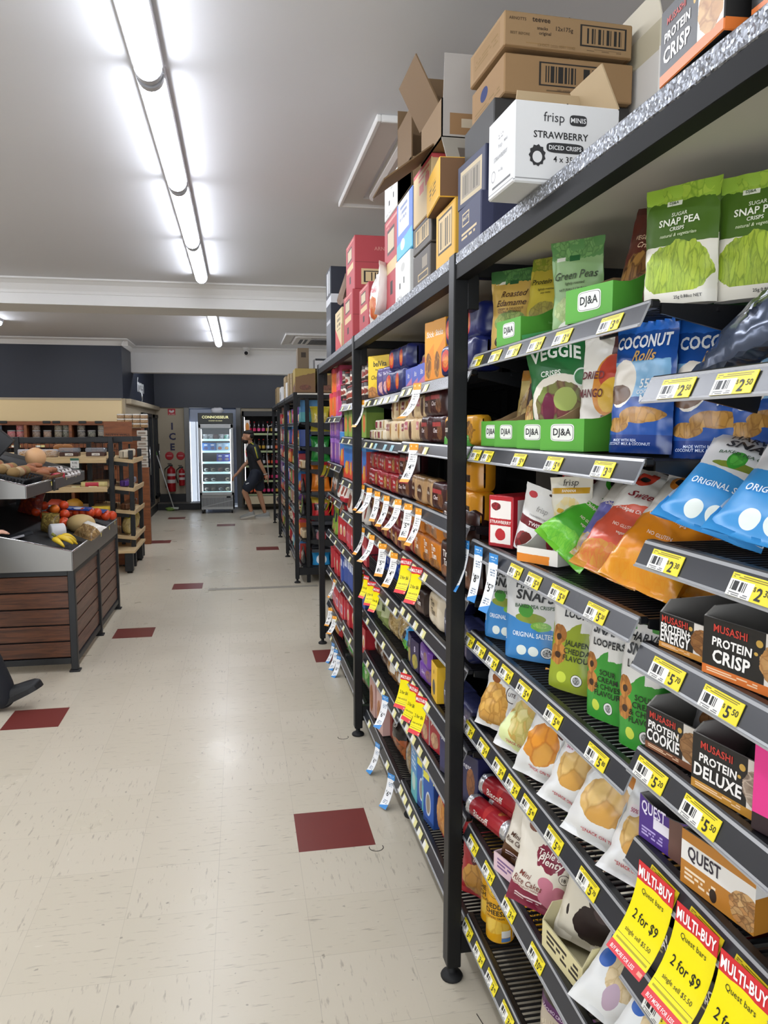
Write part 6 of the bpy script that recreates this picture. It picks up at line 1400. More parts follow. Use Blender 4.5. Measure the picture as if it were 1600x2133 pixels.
# end unit facing the gap between the racks
e = empty('end_display', (0.74, 8.15, 0)); tag(e, 'black end shelf of chip bags in the gap between the two racks', 'shelving')
m_ = MB(); m_.box(0.01, .86, .40, .42, .05, 1.95, PANEL); obj('back_panel', m_, e)
for x in (-.055, .86):
    m_ = MB(); m_.box(x, x + .04, .02, .06, 0, 2.0, POSTM, .003); obj('post', m_, e)
ZE = [1.62, 1.30, 0.98, .66, .36, .12]
for z in ZE:
    m_ = MB(); m_.box(0, .86, .02, .40, z - .03, z, BUMP, .003); m_.box(0, .86, .012, .02, z - .035, z, RAILD); obj('shelf', m_, e)
chipsy = pouch(.2, .27, .09, PK('#c8b83a', [('f', .5, .4, .4, .3, '#e0c86a', '#8a7a2a', 5)], .25, .4), [], kind='pillow', seed=70)
chipsg = pouch(.2, .27, .09, PK('#2a8a3a', [('e', .5, .5, .34, .22, '#8ac89a', .05), ('e', .5, .5, .2, .14, '#e6efe6', .03)], .25, .4), [], kind='pillow', seed=71)
chipso = pouch(.2, .30, .09, PK('#d8761c', [('f', .5, .4, .3, .24, '#e09a3a', '#a8521a', 5)], .25, .4), [], kind='pillow', seed=72)
chipsr = pouch(.2, .26, .09, PK('#b82028', [('t', .72, '#c8a83a', 0, .04), ('r', .1, .42, .9, .68, '#2a1a1a', .04)], .25, .4), [('Twist', .5, .55, .04, '#f0ece6', {'b': .02})], kind='pillow', seed=73)
chipsk = pouch(.2, .26, .09, PK('#24242a', [('e', .5, .5, .3, .24, '#8a2a34', .05)], .25, .4), [], kind='pillow', seed=74)
chipsb = pouch(.2, .22, .09, PK('#2f9ad8', [('e', .5, .5, .3, .24, '#e6f0f6', .05)], .25, .4), [], kind='pillow', seed=75)
for z, p, n in zip(ZE, (chipsy, chipsg, chipso, chipsr, chipsk, chipsb), ('yellow', 'green', 'orange', 'red and black', 'black', 'blue')):
    for i in range(4):
        put(p, 'chip_bag', '%s chip bag on the end shelf, %s from the far rack post' % (n, ORD[i + 1]), 'chip bag', (0.74 + .11 + i * .21, 8.15 + .12, z + .001), 0, -8, 0, n + ' chip bags in the gap')
# ------------------------------------------------------------------ cartons stored on top of the rack
DT = 2.123
KR = M('plain brown board', '#7d6548', .8, var=.06); KRD = M('brown board shade side', '#8a6d4a', .8)
def store(name, lab, x0, x1, y0, y1, z0, z1, mat, left=(), near=(), rz=0.0, c=.003, cat='carton', flaps=()):
    """carton standing on the rack: 'left' writing on the aisle side, 'near' writing on the end towards the camera"""
    w = y1 - y0; d = x1 - x0; h = z1 - z0
    p = carton(w, d, h, mat, left, near, c=c)
    # seam of the top flaps
    m = MB(); m.box(-w / 2 + .002, w / 2 - .002, -.0015, .0015, h - .001, h + .0008, T('#5a4a36'))
    p.parts.append(('top_seam', m.mesh('top_seam')))
    o = put(p, name, lab, cat, ((x0 + x1) / 2, (y0 + y1) / 2, z0), -90 + rz)
    for f in flaps:
        fm = MB(); (fx, fy, L, ang, wdt, axis, mm) = f
        if axis == 'x': fm.box(-wdt / 2, wdt / 2, 0, .003, 0, L, mm, 0, Matrix.Rotation(R(ang), 3, 'X'), (fx, fy, h))
        else: fm.box(0, .003, -wdt / 2, wdt / 2, 0, L, mm, 0, Matrix.Rotation(R(ang), 3, 'Y'), (fx, fy, h))
        obj('flap', fm, o)
    return o
# white strawberry crisp carton jutting over the edge
stm = PK('#d6d6d6', [('b', .045, '#8a8a8a'), ('b', .03, '#d6d6d6'), ('l', .1, .07, .9, .13, '#555555', 1), ('r', .35, .82, .62, .97, '#f4f4f4'), ('l', .4, .7, .6, .78, '#8a8a8a', 2), ('e', .2, .26, .09, .08, '#8a8a8a'), ('e', .2, .26, .07, .062, '#d6d6d6')], .55)
def strawberry():
    o = store('open_carton', 'white carton of strawberry crisps jutting out over the shiny rack edge', .525, .745, 1.47, 1.61, DT, DT + .152, stm,
          [('frisp', .48, .60, .012, '#8a8a8a', {'b': 0}), ('STRAWBERRY', .5, .47, .011, '#8a8a8a', {'mw': .7}), ('4 x 35g', .5, .29, .007, '#8a8a8a'), ('MINIS', .7, .62, .007, '#8a8a8a')],
          [('frisp', .37, .80, .024, '#303034', {'b': .0}), ('STRAWBERRY', .44, .60, .017, '#1c1c1e', {'b': .015, 'mw': .62}), ('4 x 35g', .48, .30, .015, '#1c1c1e', {'b': .01})], rz=2,
          flaps=((0, .108, .09, 26, .135, 'x', M('grey brown flap', '#b09a78', .8)), (-.068, .02, .07, 20, .16, 'y', M('grey brown flap', '#b09a78', .8))))
    b = MB(); S = lambda u, v, e=0: (.0702 + e, (u - .5) * .22, v * .152)
    for cu, cv, w, h in ((.60, .80, .036, .020), (.48, .45, .078, .019)):
        pts = [(cu * .22 - .11 + math.copysign(min(abs(math.cos(a)) ** .4, 1), math.cos(a)) * w / 2, cv * .152 + math.copysign(abs(math.sin(a)) ** .6, math.sin(a)) * h / 2) for a in [2 * PI * i / 24 for i in range(24)]]
        b.face([(.0706, y, z) for y, z in pts], T('#2c2c2e'))
    b.text(S, 'MINIS', .60, .80, .009, T('#e6e6e6'), .01, wm=.22, hm=.152, eps=.0012); b.text(S, 'DICED CRISPS', .48, .45, .008, T('#e6e6e6'), .015, wm=.22, hm=.152, maxw=.068, eps=.0012)
    # small dark berry splodge
    n = 22
    b.face([(.0706, -.062 + (.015 + .003 * (i % 2)) * math.cos(2 * PI * i / n), .052 + (.018 + .003 * (i % 2)) * math.sin(2 * PI * i / n)) for i in range(n)], T('#2c2c2e'))
    b.face([(.0709, -.062 + .010 * math.cos(2 * PI * i / n), .049 + .011 * math.sin(2 * PI * i / n)) for i in range(n)], T('#d6d6d6'))
    obj('printed_badge', b, o)
strawberry()
TV = PK('#8f7350', [('s', 2.62, .32, 2.92, .78, '#1c1814', 40), ('r', 2.585, .22, 2.60, .88, '#1c1814'), ('r', 2.945, .22, 2.96, .88, '#1c1814'), ('r', 2.585, .84, 2.96, .88, '#1c1814'), ('r', 2.585, .22, 2.96, .27, '#1c1814'), ('l', 2.1, .12, 2.55, .2, '#8a6c44', 1), ('l', 2.62, .1, 2.92, .16, '#5a452c', 1), ('r', .1, .1, .9, .9, '#866a46'), ('l', .15, .3, .85, .6, '#7a6038', 3), ('b', .03, '#7a5c38')], .8)
TV2 = PK('#8b6d49', [('s', 2.30, .34, 2.70, .78, '#1c1814', 40), ('r', 2.26, .24, 2.275, .88, '#1c1814'), ('r', 2.725, .24, 2.74, .88, '#1c1814'), ('r', 2.26, .84, 2.74, .88, '#1c1814'), ('r', 2.26, .24, 2.74, .28, '#1c1814'), ('l', 2.32, .1, 2.68, .17, '#5a452c', 1), ('e', .4, .6, .12, .2, '#1a2a5a'), ('l', .1, .15, .9, .35, '#7a6038', 2)], .8)
store('carton', 'brown biscuit carton with bar code, topmost of the stack behind the white carton', .64, .98, 1.88, 2.13, 2.567, 2.65, TV, (), [('ARNOTTS', .10, .80, .009, '#4a3826', {'mw': .14}), ('teevee', .28, .82, .016, '#33261a', {'b': .02, 'mw': .2}), ('snacks', .29, .60, .010, '#33261a'), ('original', .31, .45, .010, '#33261a'), ('12x175g', .46, .62, .013, '#33261a', {'b': .01}), ('BEST BEFORE', .12, .40, .008, '#5a452c'), ('13 OCT 2020 9041 10:42', .40, .14, .009, '#7a5f3c', {'b': 0})], rz=2)
store('carton', 'brown carton with wide bar code, under the topmost one', .645, .985, 1.88, 2.13, 2.462, 2.555, TV2, (), [('393 10072 01884 4', .5, .16, .008, '#4a3826', {'b': 0})], rz=1)
store('carton', 'dark navy carton under the two brown bar code cartons', .63, .99, 1.90, 2.15, DT, 2.46, PK('#2a2826', [('r', 2.1, .5, 2.9, .9, '#1f1d1c'), ('r', 2.62, .62, 2.86, .7, '#8a7a5a')], .6))
m_ = PK('#c9c6c0', [('t', .86, '#b0a890'), ('r', 2, .78, 3, .86, '#a89a7a')], .6)
store('open_carton', 'tall white carton at the back, beside the brown bar code cartons', 1.0, 1.2, 1.78, 2.0, DT, 2.62, m_, flaps=((-.1, 0, .07, -18, .2, 'y', M('pale flap', '#c9c2b0', .8)), (0, -.09, .07, 14, .2, 'x', M('pale flap', '#c9c2b0', .8))))
# protein crisp boxes on the edge nearest the camera
PC = PK('#1c1b1b', [('b', .14, '#d0702e'), ('r', .62, .14, 1.0, 1.0, '#ded8d0'), ('f', .82, .48, .2, .36, '#d8b078', '#8a5a2c', 4, '#b8854a'), ('e', .88, .86, .06, .09, '#c8242e'), ('e', .56, .72, .02, .05, '#c8a04a')], .35)
tx = [('MUSASHI', .27, .80, .012, '#b8443c', {'b': .02, 'mw': .44}), ('PROTEIN', .29, .60, .016, '#f1efec', {'b': .03, 'mw': .5}), ('CRISP', .29, .36, .026, '#f1efec', {'b': .03, 'mw': .5})]
store('bar_box', 'black and orange protein crisp box lying on the shiny rack edge', .582, .74, .875, 1.04, DT, DT + .10, PC, tx, rz=-4, cat='bar box', c=.0015)
store('bar_box', 'second protein crisp box on the rack edge, cut off by the picture', .60, .76, .69, .865, DT, DT + .10, PC, tx, cat='bar box', c=.0015)
# navy, yellow, grey, cream, blue and red cartons towards the second post
NV = PK('#2f3350', [('r', .18, .55, .5, .85, '#c8b48a'), ('r', .2, .58, .48, .82, '#2f3350'), ('l', .15, .2, .85, .4, '#c8b48a', 2)], .6)
store('carton', 'navy carton beside the dark carton, standing on the rack edge', .60, .82, 1.90, 2.10, DT, 2.24, NV, [('ARNOTTS', .35, .7, .012, '#d8c8a0', {'mw': .28})])
store('open_carton', 'navy carton with cream window panel, leaning on the navy one', .61, .83, 1.93, 2.13, 2.242, 2.36, PK('#2a2f4a', [('r', .1, .1, .9, .85, '#b8a888'), ('r', .16, .2, .84, .75, '#8f8678'), ('s', .2, .25, .8, .7, '#6a6458', 30)], .6), rz=4)
YL = PK('#d2a23a', [('r', .12, .25, .88, .92, '#3a3428'), ('r', .15, .29, .85, .88, '#c9b082'), ('s', .2, .33, .8, .82, '#4a4438', 34)], .6)
store('carton', 'yellow carton with bar code panel, standing beside the navy cartons', .60, .84, 2.14, 2.345, DT, 2.29, YL)
store('open_carton', 'yellow and brown carton sitting crooked on the yellow bar code carton', .575, .80, 2.17, 2.40, 2.30, 2.41, PK('#d6a63a', [('r', 2, 0, 3, 1, '#6a4a2c'), ('r', 10, 0, 11, 1, '#6a4a2c'), ('l', .25, .3, .75, .65, '#6a5a3a', 3)], .6), rz=-5)
GY = PK('#55504a', [('r', .1, .2, .92, .9, '#2a2622'), ('r', .13, .25, .89, .86, '#bfa678'), ('s', .2, .3, .82, .8, '#4a4438', 34), ('r', 2, 0, 3, 1, '#23211f')], .6)
store('carton', 'grey carton with bar code panel, upper one under the cream carton', .60, .84, 2.41, 2.66, 2.235, 2.325, GY)
store('carton', 'grey carton lowest on the rack edge, under the bar code one', .60, .84, 2.42, 2.66, DT, 2.232, PK('#4f4a45', [('r', .55, .45, .85, .8, '#8a8070'), ('r', .3, .12, .9, .35, '#b8a070'), ('r', .33, .16, .87, .31, '#4f4a45')], .6))
store('carton', 'cream carton with red top edge and red panels, on the grey cartons', .60, .84, 2.41, 2.66, 2.328, 2.50, PK('#cdb487', [('t', .93, '#c04a50'), ('r', .35, .5, .6, .68, '#c8685e'), ('r', .68, .55, .9, .75, '#c8685e'), ('l', .3, .72, .9, .88, '#c8685e', 2), ('r', 8, 0, 9, 1, '#c04a50')], .6))
WH = PK('#d8d8d4', [('e', .55, .75, .14, .10, '#b8b8b4'), ('r', .3, .28, .38, .42, '#222222'), ('r', .6, .35, .66, .5, '#222222'), ('l', .1, .05, .5, .12, '#8a8a88', 2), ('l', 2.2, .5, 2.8, .62, '#5a5a5a', 1), ('r', 2.15, .12, 2.6, .34, '#3a3a3a'), ('r', 2.18, .16, 2.57, .30, '#d0d0cc'), ('s', 2.2, .17, 2.55, .29, '#3a3a3a', 20)], .6)
store('carton', 'white carton with two slots, low between the grey and red cartons', .60, .84, 2.72, 2.97, DT, 2.28, WH)
store('carton', 'blue and white carton stacked on the low white carton', .605, .84, 2.70, 2.97, 2.284, 2.49, PK('#5a7ac0', [('r', .1, .42, .8, 1.0, '#dcdcda'), ('l', .2, .6, .7, .9, '#7a86a8', 3), ('b', .30, '#58b0d8', .1), ('e', .4, .2, .14, .1, '#dff0f8'), ('r', 2, 0, 3, 1, '#22304a')], .55))
RD = PK('#a83e44', [('r', .2, .62, .7, .88, '#3a2a28'), ('r', .23, .65, .67, .85, '#bfae90'), ('r', .15, .42, .85, .54, '#cdb487'), ('r', .42, .18, .58, .32, '#1f1414'), ('l', .1, .9, .9, .97, '#cf8a80', 1), ('r', 2.1, .08, 2.9, .38, '#cdb487'), ('r', 2.14, .12, 2.86, .34, '#2a201c'), ('r', 2.17, .14, 2.83, .32, '#cdb487'), ('s', 2.2, .15, 2.8, .31, '#2a201c', 30), ('r', 2, .5, 3, .51, '#7a2a30')], .6)
store('carton', 'tall red carton behind the small snack bags, under a white carton', .62, .86, 3.0, 3.30, DT, 2.51, RD)
store('carton', 'white carton with black bar code, on top of the tall red carton', .62, .90, 3.0, 3.30, 2.514, 2.66, WH)
store('carton', 'blue strip carton seen between the red cartons', .66, .86, 3.36, 3.46, DT, 2.46, PK('#5a6ab0', [], .6))
snb = pouch(.16, .22, .07, PK('#d8d2cc', [('f', .5, .28, .4, .22, '#d89a52', '#a84a2a', 5, '#c8502e'), ('r', .15, .55, .85, .75, '#e6e2de')], .3, .4), [('telli', .5, .65, .04, '#c8303a', {'b': .02})], kind='pillow', seed=80)
put(snb, 'snack_bag', 'small white and red snack bag on the rack edge, facing out', 'snack bag', (.615, 3.48, DT), -80, -6, 6)
put(snb, 'snack_bag', 'small white and red snack bag turned sideways, beside the first', 'snack bag', (.63, 3.30, DT), -140, -4, -4)
store('carton', 'small red carton between the snack bags and the tall red pair', .60, .84, 3.60, 3.88, DT, 2.33, RD)
store('carton', 'large red carton, upper of the pair before the second post', .62, .96, 4.17, 4.50, 2.395, 2.675, RD, (), [('ARNOTTS', .50, .76, .026, '#c8837a', {'b': .01, 'mw': .55})])
store('carton', 'large red carton, lower of the pair before the second post', .605, .96, 4.15, 4.50, DT, 2.392, RD)
m_ = MB(); random.seed(4)
m_.grid(lambda u, v: (.02 * math.sin(u * 5) + .05 * v, (u - .5) * .12 + .02 * math.sin(v * 6), v * .16 + .02 * math.sin(u * 7)), 6, 6, M('crumpled brown paper', '#7a6658', .85), smooth=False)
m_.grid(lambda u, v: (.004 + .02 * math.sin(u * 5) + .05 * v, (u - .5) * .12 + .02 * math.sin(v * 6), v * .16 + .02 * math.sin(u * 7)), 6, 6, M('crumpled brown paper', '#7a6658', .85), smooth=False, flip=True)
o = obj('torn_wrapping', m_, None, (.60, 4.56, 2.39)); tag(o, 'crumpled brown paper sticking out beyond the red cartons', 'wrapping')
store('carton', 'cream and red carton beside the lower large red carton', .60, .85, 4.56, 4.86, DT, 2.36, PK('#cdb98e', [('b', .3, '#c04a4a', -.6), ('l', .3, .5, .8, .9, '#6a5a44', 3)], .6))
store('carton', 'narrow black box next to the cream and red carton', .62, .85, 4.92, 5.02, DT, 2.36, PK('#1d2026', [('r', .2, .6, .8, .8, '#b8b8b8')], .5))
store('carton', 'tall navy box with white stripe at the end of the near rack', .60, .88, 5.10, 5.36, DT, 2.70, PK('#1c212e', [('r', .2, .72, .45, .97, '#c8cacc'), ('r', .6, .72, .8, .97, '#c8cacc'), ('r', 0, .60, 1.2, .68, '#c4c6ca'), ('r', 2.0, .60, 2.6, .70, '#c4c6ca'), ('r', .1, .38, .9, .42, '#a8aab0')], .45))
# open brown carton with raised flaps, in front of the air conditioner
oc = PK('#8d6f4c', [('r', .1, .2, .45, .6, '#b39468'), ('r', 2.1, .1, 2.9, .5, '#9a7a52')], .8)
BF = M('brown flap', '#6b5439', .8); BFW = M('white flap outer face', '#a09a94', .7)
e = empty('open_carton', (.70, 2.42, 2.502)); tag(e, 'open brown carton with raised and torn flaps, highest on the middle of the rack', 'carton')
m_ = MB(); t = .004; w_, d_, h_ = .20, .26, .11
m_.box(-w_ / 2, w_ / 2, -d_ / 2, d_ / 2, 0, t, KR); m_.box(-w_ / 2, -w_ / 2 + t, -d_ / 2, d_ / 2, 0, h_, KR); m_.box(w_ / 2 - t, w_ / 2, -d_ / 2, d_ / 2, 0, h_, KR)
m_.box(-w_ / 2, w_ / 2, -d_ / 2, -d_ / 2 + t, 0, h_, BFW); m_.box(-w_ / 2, w_ / 2, d_ / 2 - t, d_ / 2, 0, h_, KR)
m_.box(-.075, .045, -d_ / 2 - .0006, -d_ / 2, .01, .07, T('#8a6a48')); m_.box(-.04, .01, -d_ / 2 - .0011, -d_ / 2, .03, .055, T('#b3a690'))
obj('body', m_, e)
for nm_, x0, y0, L, ang, wd, ax, mm in (('flap', 0, d_ / 2, .16, 4, .19, 'X', BF), ('flap', -w_ / 2, .03, .15, -28, .24, 'Y', BF), ('flap', 0, -d_ / 2, .12, 6, .19, 'X', BFW)):
    fm = MB()
    if ax == 'X': fm.box(-wd / 2, wd / 2, 0, .004, 0, L, mm, 0, Matrix.Rotation(R(ang), 3, 'X'), (x0, y0, h_))
    else: fm.box(0, .004, -wd / 2, wd / 2, 0, L, mm, 0, Matrix.Rotation(R(ang), 3, 'Y'), (x0, y0, h_))
    obj(nm_, fm, e)
fm = MB(); fm.box(-.09, .09, 0, .004, -.14, 0, M('grey printed flap', '#8f897e', .75), 0, Matrix.Rotation(R(-38), 3, 'X'), (-.01, -d_ / 2 - .002, .0)); fm.box(-.05, .03, -.001, .0, -.10, -.05, T('#5a5148'), 0, Matrix.Rotation(R(-38), 3, 'X'), (-.01, -d_ / 2 - .002, .0)); obj('flap', fm, e)
fm = MB(); fm.box(-.19, 0, -.10, .10, 0, .004, BF, 0, Matrix.Rotation(R(-36), 3, 'Y'), (-w_ / 2, .06, .01)); obj('flap', fm, e)
e = empty('open_carton', (.76, 2.86, 2.50)); tag(e, 'brown carton side standing open behind the torn carton, against the ceiling unit', 'carton')
m_ = MB(); m_.box(-.15, .10, -.12, .12, 0, .10, KR, .002); obj('body', m_, e)
fm = MB(); fm.box(-.15, -.146, -.12, .12, .0, .27, BF); obj('flap', fm, e); fm = MB(); fm.box(-.15, .02, .118, .122, .1, .34, BF); obj('flap', fm, e)
store('carton', 'brown carton carrying the open one with raised flaps', .64, .84, 2.68, 3.0, 2.492, 2.498, KR)
# boxes on the far rack
random.seed(5)
bro = PK('#94805e', [('r', .3, .5, .7, .8, '#4a3f30'), ('r', .33, .54, .67, .76, '#94805e'), ('l', 2.3, .4, 2.7, .7, '#5a4a36', 3)], .7)
gol = PK('#a8904a', [('b', .35, '#7a5a3a', .2, .1), ('f', 2.5, .2, .3, .12, '#7a4a3a', '#3a2a1e', 6), ('f', .5, .2, .3, .12, '#7a4a3a', '#3a2a1e', 6)], .6)
FT = 2.031
for lab, x0, x1, y0, y1, h, mm in (('golden brown carton with fruit picture at the near corner', .585, .80, 8.22, 8.55, .25, gol), ('golden brown carton behind the corner one', .82, 1.05, 8.22, 8.55, .25, gol), ('pale brown carton second along', .585, .80, 8.75, 9.0, .24, bro),
        ('narrow brown carton third along', .585, .80, 9.3, 9.5, .27, bro), ('white slim carton fourth along', .585, .75, 9.7, 9.9, .19, M('white carton', '#cfcfcd', .6)), ('brown carton fifth along', .60, .82, 10.2, 10.6, .30, bro),
        ('white and black carton sixth along', .585, .80, 10.9, 11.4, .20, PK('#cfd0d0', [('f', .5, .4, .3, .3, '#2a2e36', '#cfd0d0', 4)], .5)), ('brown carton last along, at the far end', .585, .80, 12.2, 12.8, .26, bro)):
    store('carton', lab + ' on the far rack', x0, x1, y0, y1, FT, FT + h, mm)
store('carton', 'dark brown carton standing on the golden cartons of the far rack', .62, .74, 8.3, 8.5, FT + .252, FT + .47, PK('#7a6a55', [('r', 2.3, .55, 2.75, .8, '#3a3128')], .7))
store('carton', 'white carton lid with black scribble, on the golden cartons of the far rack', .80, 1.2, 8.25, 8.5, FT + .252, FT + .36, PK('#c4c4c6', [('l', 2.1, .1, 2.9, .5, '#8a8a94', 3), ('r', 2.0, .8, 2.4, 1, '#22242a')], .6))
# ------------------------------------------------------------------ fruit stand
def wood_mat(name, c1, c2, sc=3.0, stretch=(1, 14, 14), rough=.4):
    m, nt, bs = new_mat(name)
    tc = nd(nt, 'TexCoord')
    n = nd(nt, 'TexNoise'); n.inputs['Scale'].default_value = sc; n.inputs['Detail'].default_value = 6; n.inputs['Roughness'].default_value = .62; n.inputs['Distortion'].default_value = 1.2
    nt.links.new(vec(nt, 'MULTIPLY', tc.outputs['Object'], stretch), n.inputs['Vector'])
    mr = nd(nt, 'MapRange'); mr.inputs[1].default_value = .32; mr.inputs[2].default_value = .68; nt.links.new(n.outputs[0], mr.inputs[0])
    nt.links.new(mixc(nt, mr.outputs[0], H(c1), H(c2)), bs.inputs['Base Color']); bs.inputs['Roughness'].default_value = rough
    return m
WALNX = wood_mat('walnut planks', '#3a1f12', '#6e4024')
WALNY = wood_mat('walnut planks lengthwise', '#4a3026', '#7d5a48', stretch=(14, 1, 14))
PINE = wood_mat('pale pine boards', '#c9ac7c', '#dcc398', 2.5, (1, 12, 12), .5)
CEDAR = wood_mat('red brown timber', '#6d3c20', '#96582f', 2.2, (1, 10, 10), .5)
DKWOOD = M('dark brown inside', '#2b1a16', .7)
FX, FY0, FY1 = -1.115, 5.40, 7.30
e = empty('fruit_stand', (FX, FY0, 0)); tag(e, 'long fruit stand with walnut planks below and sloping steel trays above', 'fruit stand')
def part(n, mb, par=None): return obj(n, mb, par or e)
W = 2.3
fr = MB(); Ly = FY1 - FY0
for (x, y) in ((-.045, 0), (-.045, .93), (-.045, Ly - .045), (-W, 0), (-W, Ly - .045)):
    f1 = MB(); f1.box(x, x + .045, y, y + .045, .012, .70, BLACK, .003); p_ = part('post', f1)
    f2 = MB(); f2.box(x - .012, x + .057, y - .012, y + .057, 0, .012, BLACK, .002); part('foot_plate', f2, p_)
for y in (0, Ly - .045):
    for z in (.055, .665):
        f1 = MB(); f1.box(-W + .045, -.045, y + .005, y + .035, z, z + .04, BLACK, .002); part('rail', f1)
for z in (.055, .665):
    f1 = MB(); f1.box(-.038, -.008, .045, Ly - .045, z, z + .04, BLACK, .002); part('rail', f1)
for k in range(5):
    z = .10 + k * .114
    f1 = MB(); f1.box(-W + .045, -.046, .018, .034, z, z + .104, WALNX, .003); part('plank', f1)
    for a, b in ((.046, .93), (.976, Ly - .046)):
        f1 = MB(); f1.box(-.034, -.018, a, b, z, z + .104, WALNY, .003); part('plank', f1)
f1 = MB(); f1.box(-W + .05, -.05, .04, .05, .08, .68, MATTE); f1.box(-.05, -.04, .05, Ly - .05, .08, .68, MATTE); part('lining', f1)
def tray_steel(xa, za, xb, zb, y0, y1, hh, name, inm):
    """open steel tray that slopes up from the aisle (xa) to the middle of the stand (xb)"""
    m = MB(); t = .014
    # aisle side
    m.box(xa - t, xa, y0, y1, za - hh, za, STEEL, .004)
    for y in (y0, y1 - t):
        zl = za - hh
        pts = [(xa - t * .5, y, zl), (xa - t * .5, y, za), (xb, y, zb), (xb, y, zl)]
        q = [(p[0], y + t, p[2]) for p in pts]
        m.face(pts[::-1], STEEL); m.face(q, STEEL)
        m.face([pts[1], pts[2], q[2], q[1]], STEEL)
        m.face([pts[0], pts[1], q[1], q[0]], STEEL); m.face([pts[0], q[0], q[3], pts[3]], STEEL); m.face([pts[2], pts[3], q[3], q[2]], STEEL)
    m.tube([(xa - .006, y0 + .004, za), (xa - .006, y1 - .004, za)], .006, CHROME, 8); m.tube([(xa - .006, y0 + .006, za), (xb, y0 + .006, zb)], .006, CHROME, 8)
    o = part(name, m)
    b = MB(); d = .03
    b.face([(xa - t, y0 + t, za - d), (xa - t, y1 - t, za - d), (xb, y1 - t, zb - d), (xb, y0 + t, zb - d)], inm)
    b.face([(xa - t, y0 + t, za - d - .004), (xb, y0 + t, zb - d - .004), (xb, y1 - t, zb - d - .004), (xa - t, y1 - t, za - d - .004)], inm)
    part('tray_liner', b, o)
    return o
RUB = M('black ribbed liner', '#1a1b1d', .6, bmp=(120, .4, .003))
tray_steel(.0, .83, -1.15, 1.11, -.01, Ly, .13, 'steel_tray', RUB)
tray_steel(-.285, 1.27, -1.15, 1.50, .05, Ly + .1, .085, 'upper_tray', RUB)
for y in (.3, 1.0, 1.7):
    f1 = MB(); f1.box(-.80, -.76, y, y + .04, .95, 1.30, BLACK); f1.box(-.78, -.30, y, y + .03, 1.17, 1.20, BLACK); part('bracket', f1)
f1 = MB(); f1.box(-.86, -.84, .05, Ly, .98, 1.3, M('dark glass back', '#1c1413', .25)); part('riser', f1)
for x, y, z in ((-.282, .72, 1.225), (-.282, 1.24, 1.235), (-.282, 1.6, 1.235), (.002, 1.05, .785), (.002, 1.45, .79), (.002, 1.75, .80)):
    m = MB(); m.box(-.014, .014, -.0008, 0, 0, .03, TICK); o = obj('price_ticket', m, None, (FX + x, FY0 + y, z), (0, 0, R(90)))
    tag(o, 'small yellow ticket on the steel edge of the fruit stand', 'price ticket', 'tickets on the fruit stand')
m = MB(); m.box(-.035, .035, -.002, 0, -.03, .07, BLACK); m.text(flat_surf(.07, .1, -.002), '1.99', .5, .45, .016, T('#d8d8d8'), .01, wm=.07, hm=.1); o = obj('price_card', m, None, (FX - .281, FY0 + .80, 1.21), (0, 0, R(90))); tag(o, 'black price card clipped on the upper steel tray', 'price card')
def lz(x): return .83 - .03 + .243 * (FX - x)
def uz(x): return 1.27 - .03 + .266 * (FX - .285 - x)
# bananas
BAN = M('banana skin', '#e2bf2e', .45, var=.06); BANT = M('banana stem', '#7a7a30', .6)
e2 = empty('banana_bunch', (-1.26, 5.66, lz(-1.22) + .02)); tag(e2, 'bunch of yellow bananas at the front corner of the lower steel tray', 'bananas')
for k in range(5):
    a0 = R(-70 + k * 26); path = []; rad = []
    for i in range(9):
        t = i / 8; L = .17 * t; a = a0 + .9 * (t - .3)
        r_ = .05 + .12 * t
        path.append((r_ * math.cos(a0 + .35 * t) - .05, r_ * math.sin(a0 + .35 * t) * .9, .055 - .03 * t - .05 * (t - .45) ** 2 * 2 + .012 * (k % 2)))
        rad.append(.007 + .013 * math.sin(PI * min(1, max(0, (t - .08) / .92)) ** .8) if i not in (0, 8) else .006)
    m = MB(); m.tube(path, rad, BAN, 7); obj('banana', m, e2)
m = MB(); m.tube([(-.02, 0, .055), (-.045, 0, .075)], .011, BANT, 7); obj('stem', m, e2)
def round_fruit(name, lab, cat, loc, r, mat, grp=None, sq=.95, stem=True, rot=0):
    m = MB()
    def fn(u, v):
        th = PI * v; ph = 2 * PI * u
        k = 1 - .16 * math.exp(-((1 - v) / .12) ** 2)
        return (r * math.sin(th) * math.cos(ph), r * math.sin(th) * math.sin(ph), -r * sq * math.cos(th) * k + r * sq)
    m.grid(fn, 14, 10, mat)
    if stem: m.blob((0, 0, r * sq * 1.82), r * .14, r * .14, r * .06, BANT, 8, 5)
    o = obj(name, m, None, loc, (R(rot), R(rot * .7), 0)); tag(o, lab, cat, grp); return o
ORG = M('orange red skin', '#d8481c', .4, bmp=(260, .12, .002)); ORO = M('orange skin', '#e2741c', .45, bmp=(260, .2, .002))
k = 0
for (x, y, zz) in ((-1.66, 6.70, 0), (-1.58, 6.62, .0), (-1.49, 6.55, 0), (-1.41, 6.50, 0), (-1.62, 6.78, .05), (-1.52, 6.70, .055), (-1.43, 6.63, .05), (-1.40, 6.40, -.005), (-1.34, 6.44, 0), (-1.70, 6.86, .02), (-1.47, 6.80, .09)):
    k += 1
    round_fruit('orange', 'loose orange in the pile beside the netted bag, %s one' % ORD[k], 'orange', (x, y, lz(x) + zz + .004), .040, ORG if k % 3 else ORO, 'loose oranges', rot=k * 17 % 40)
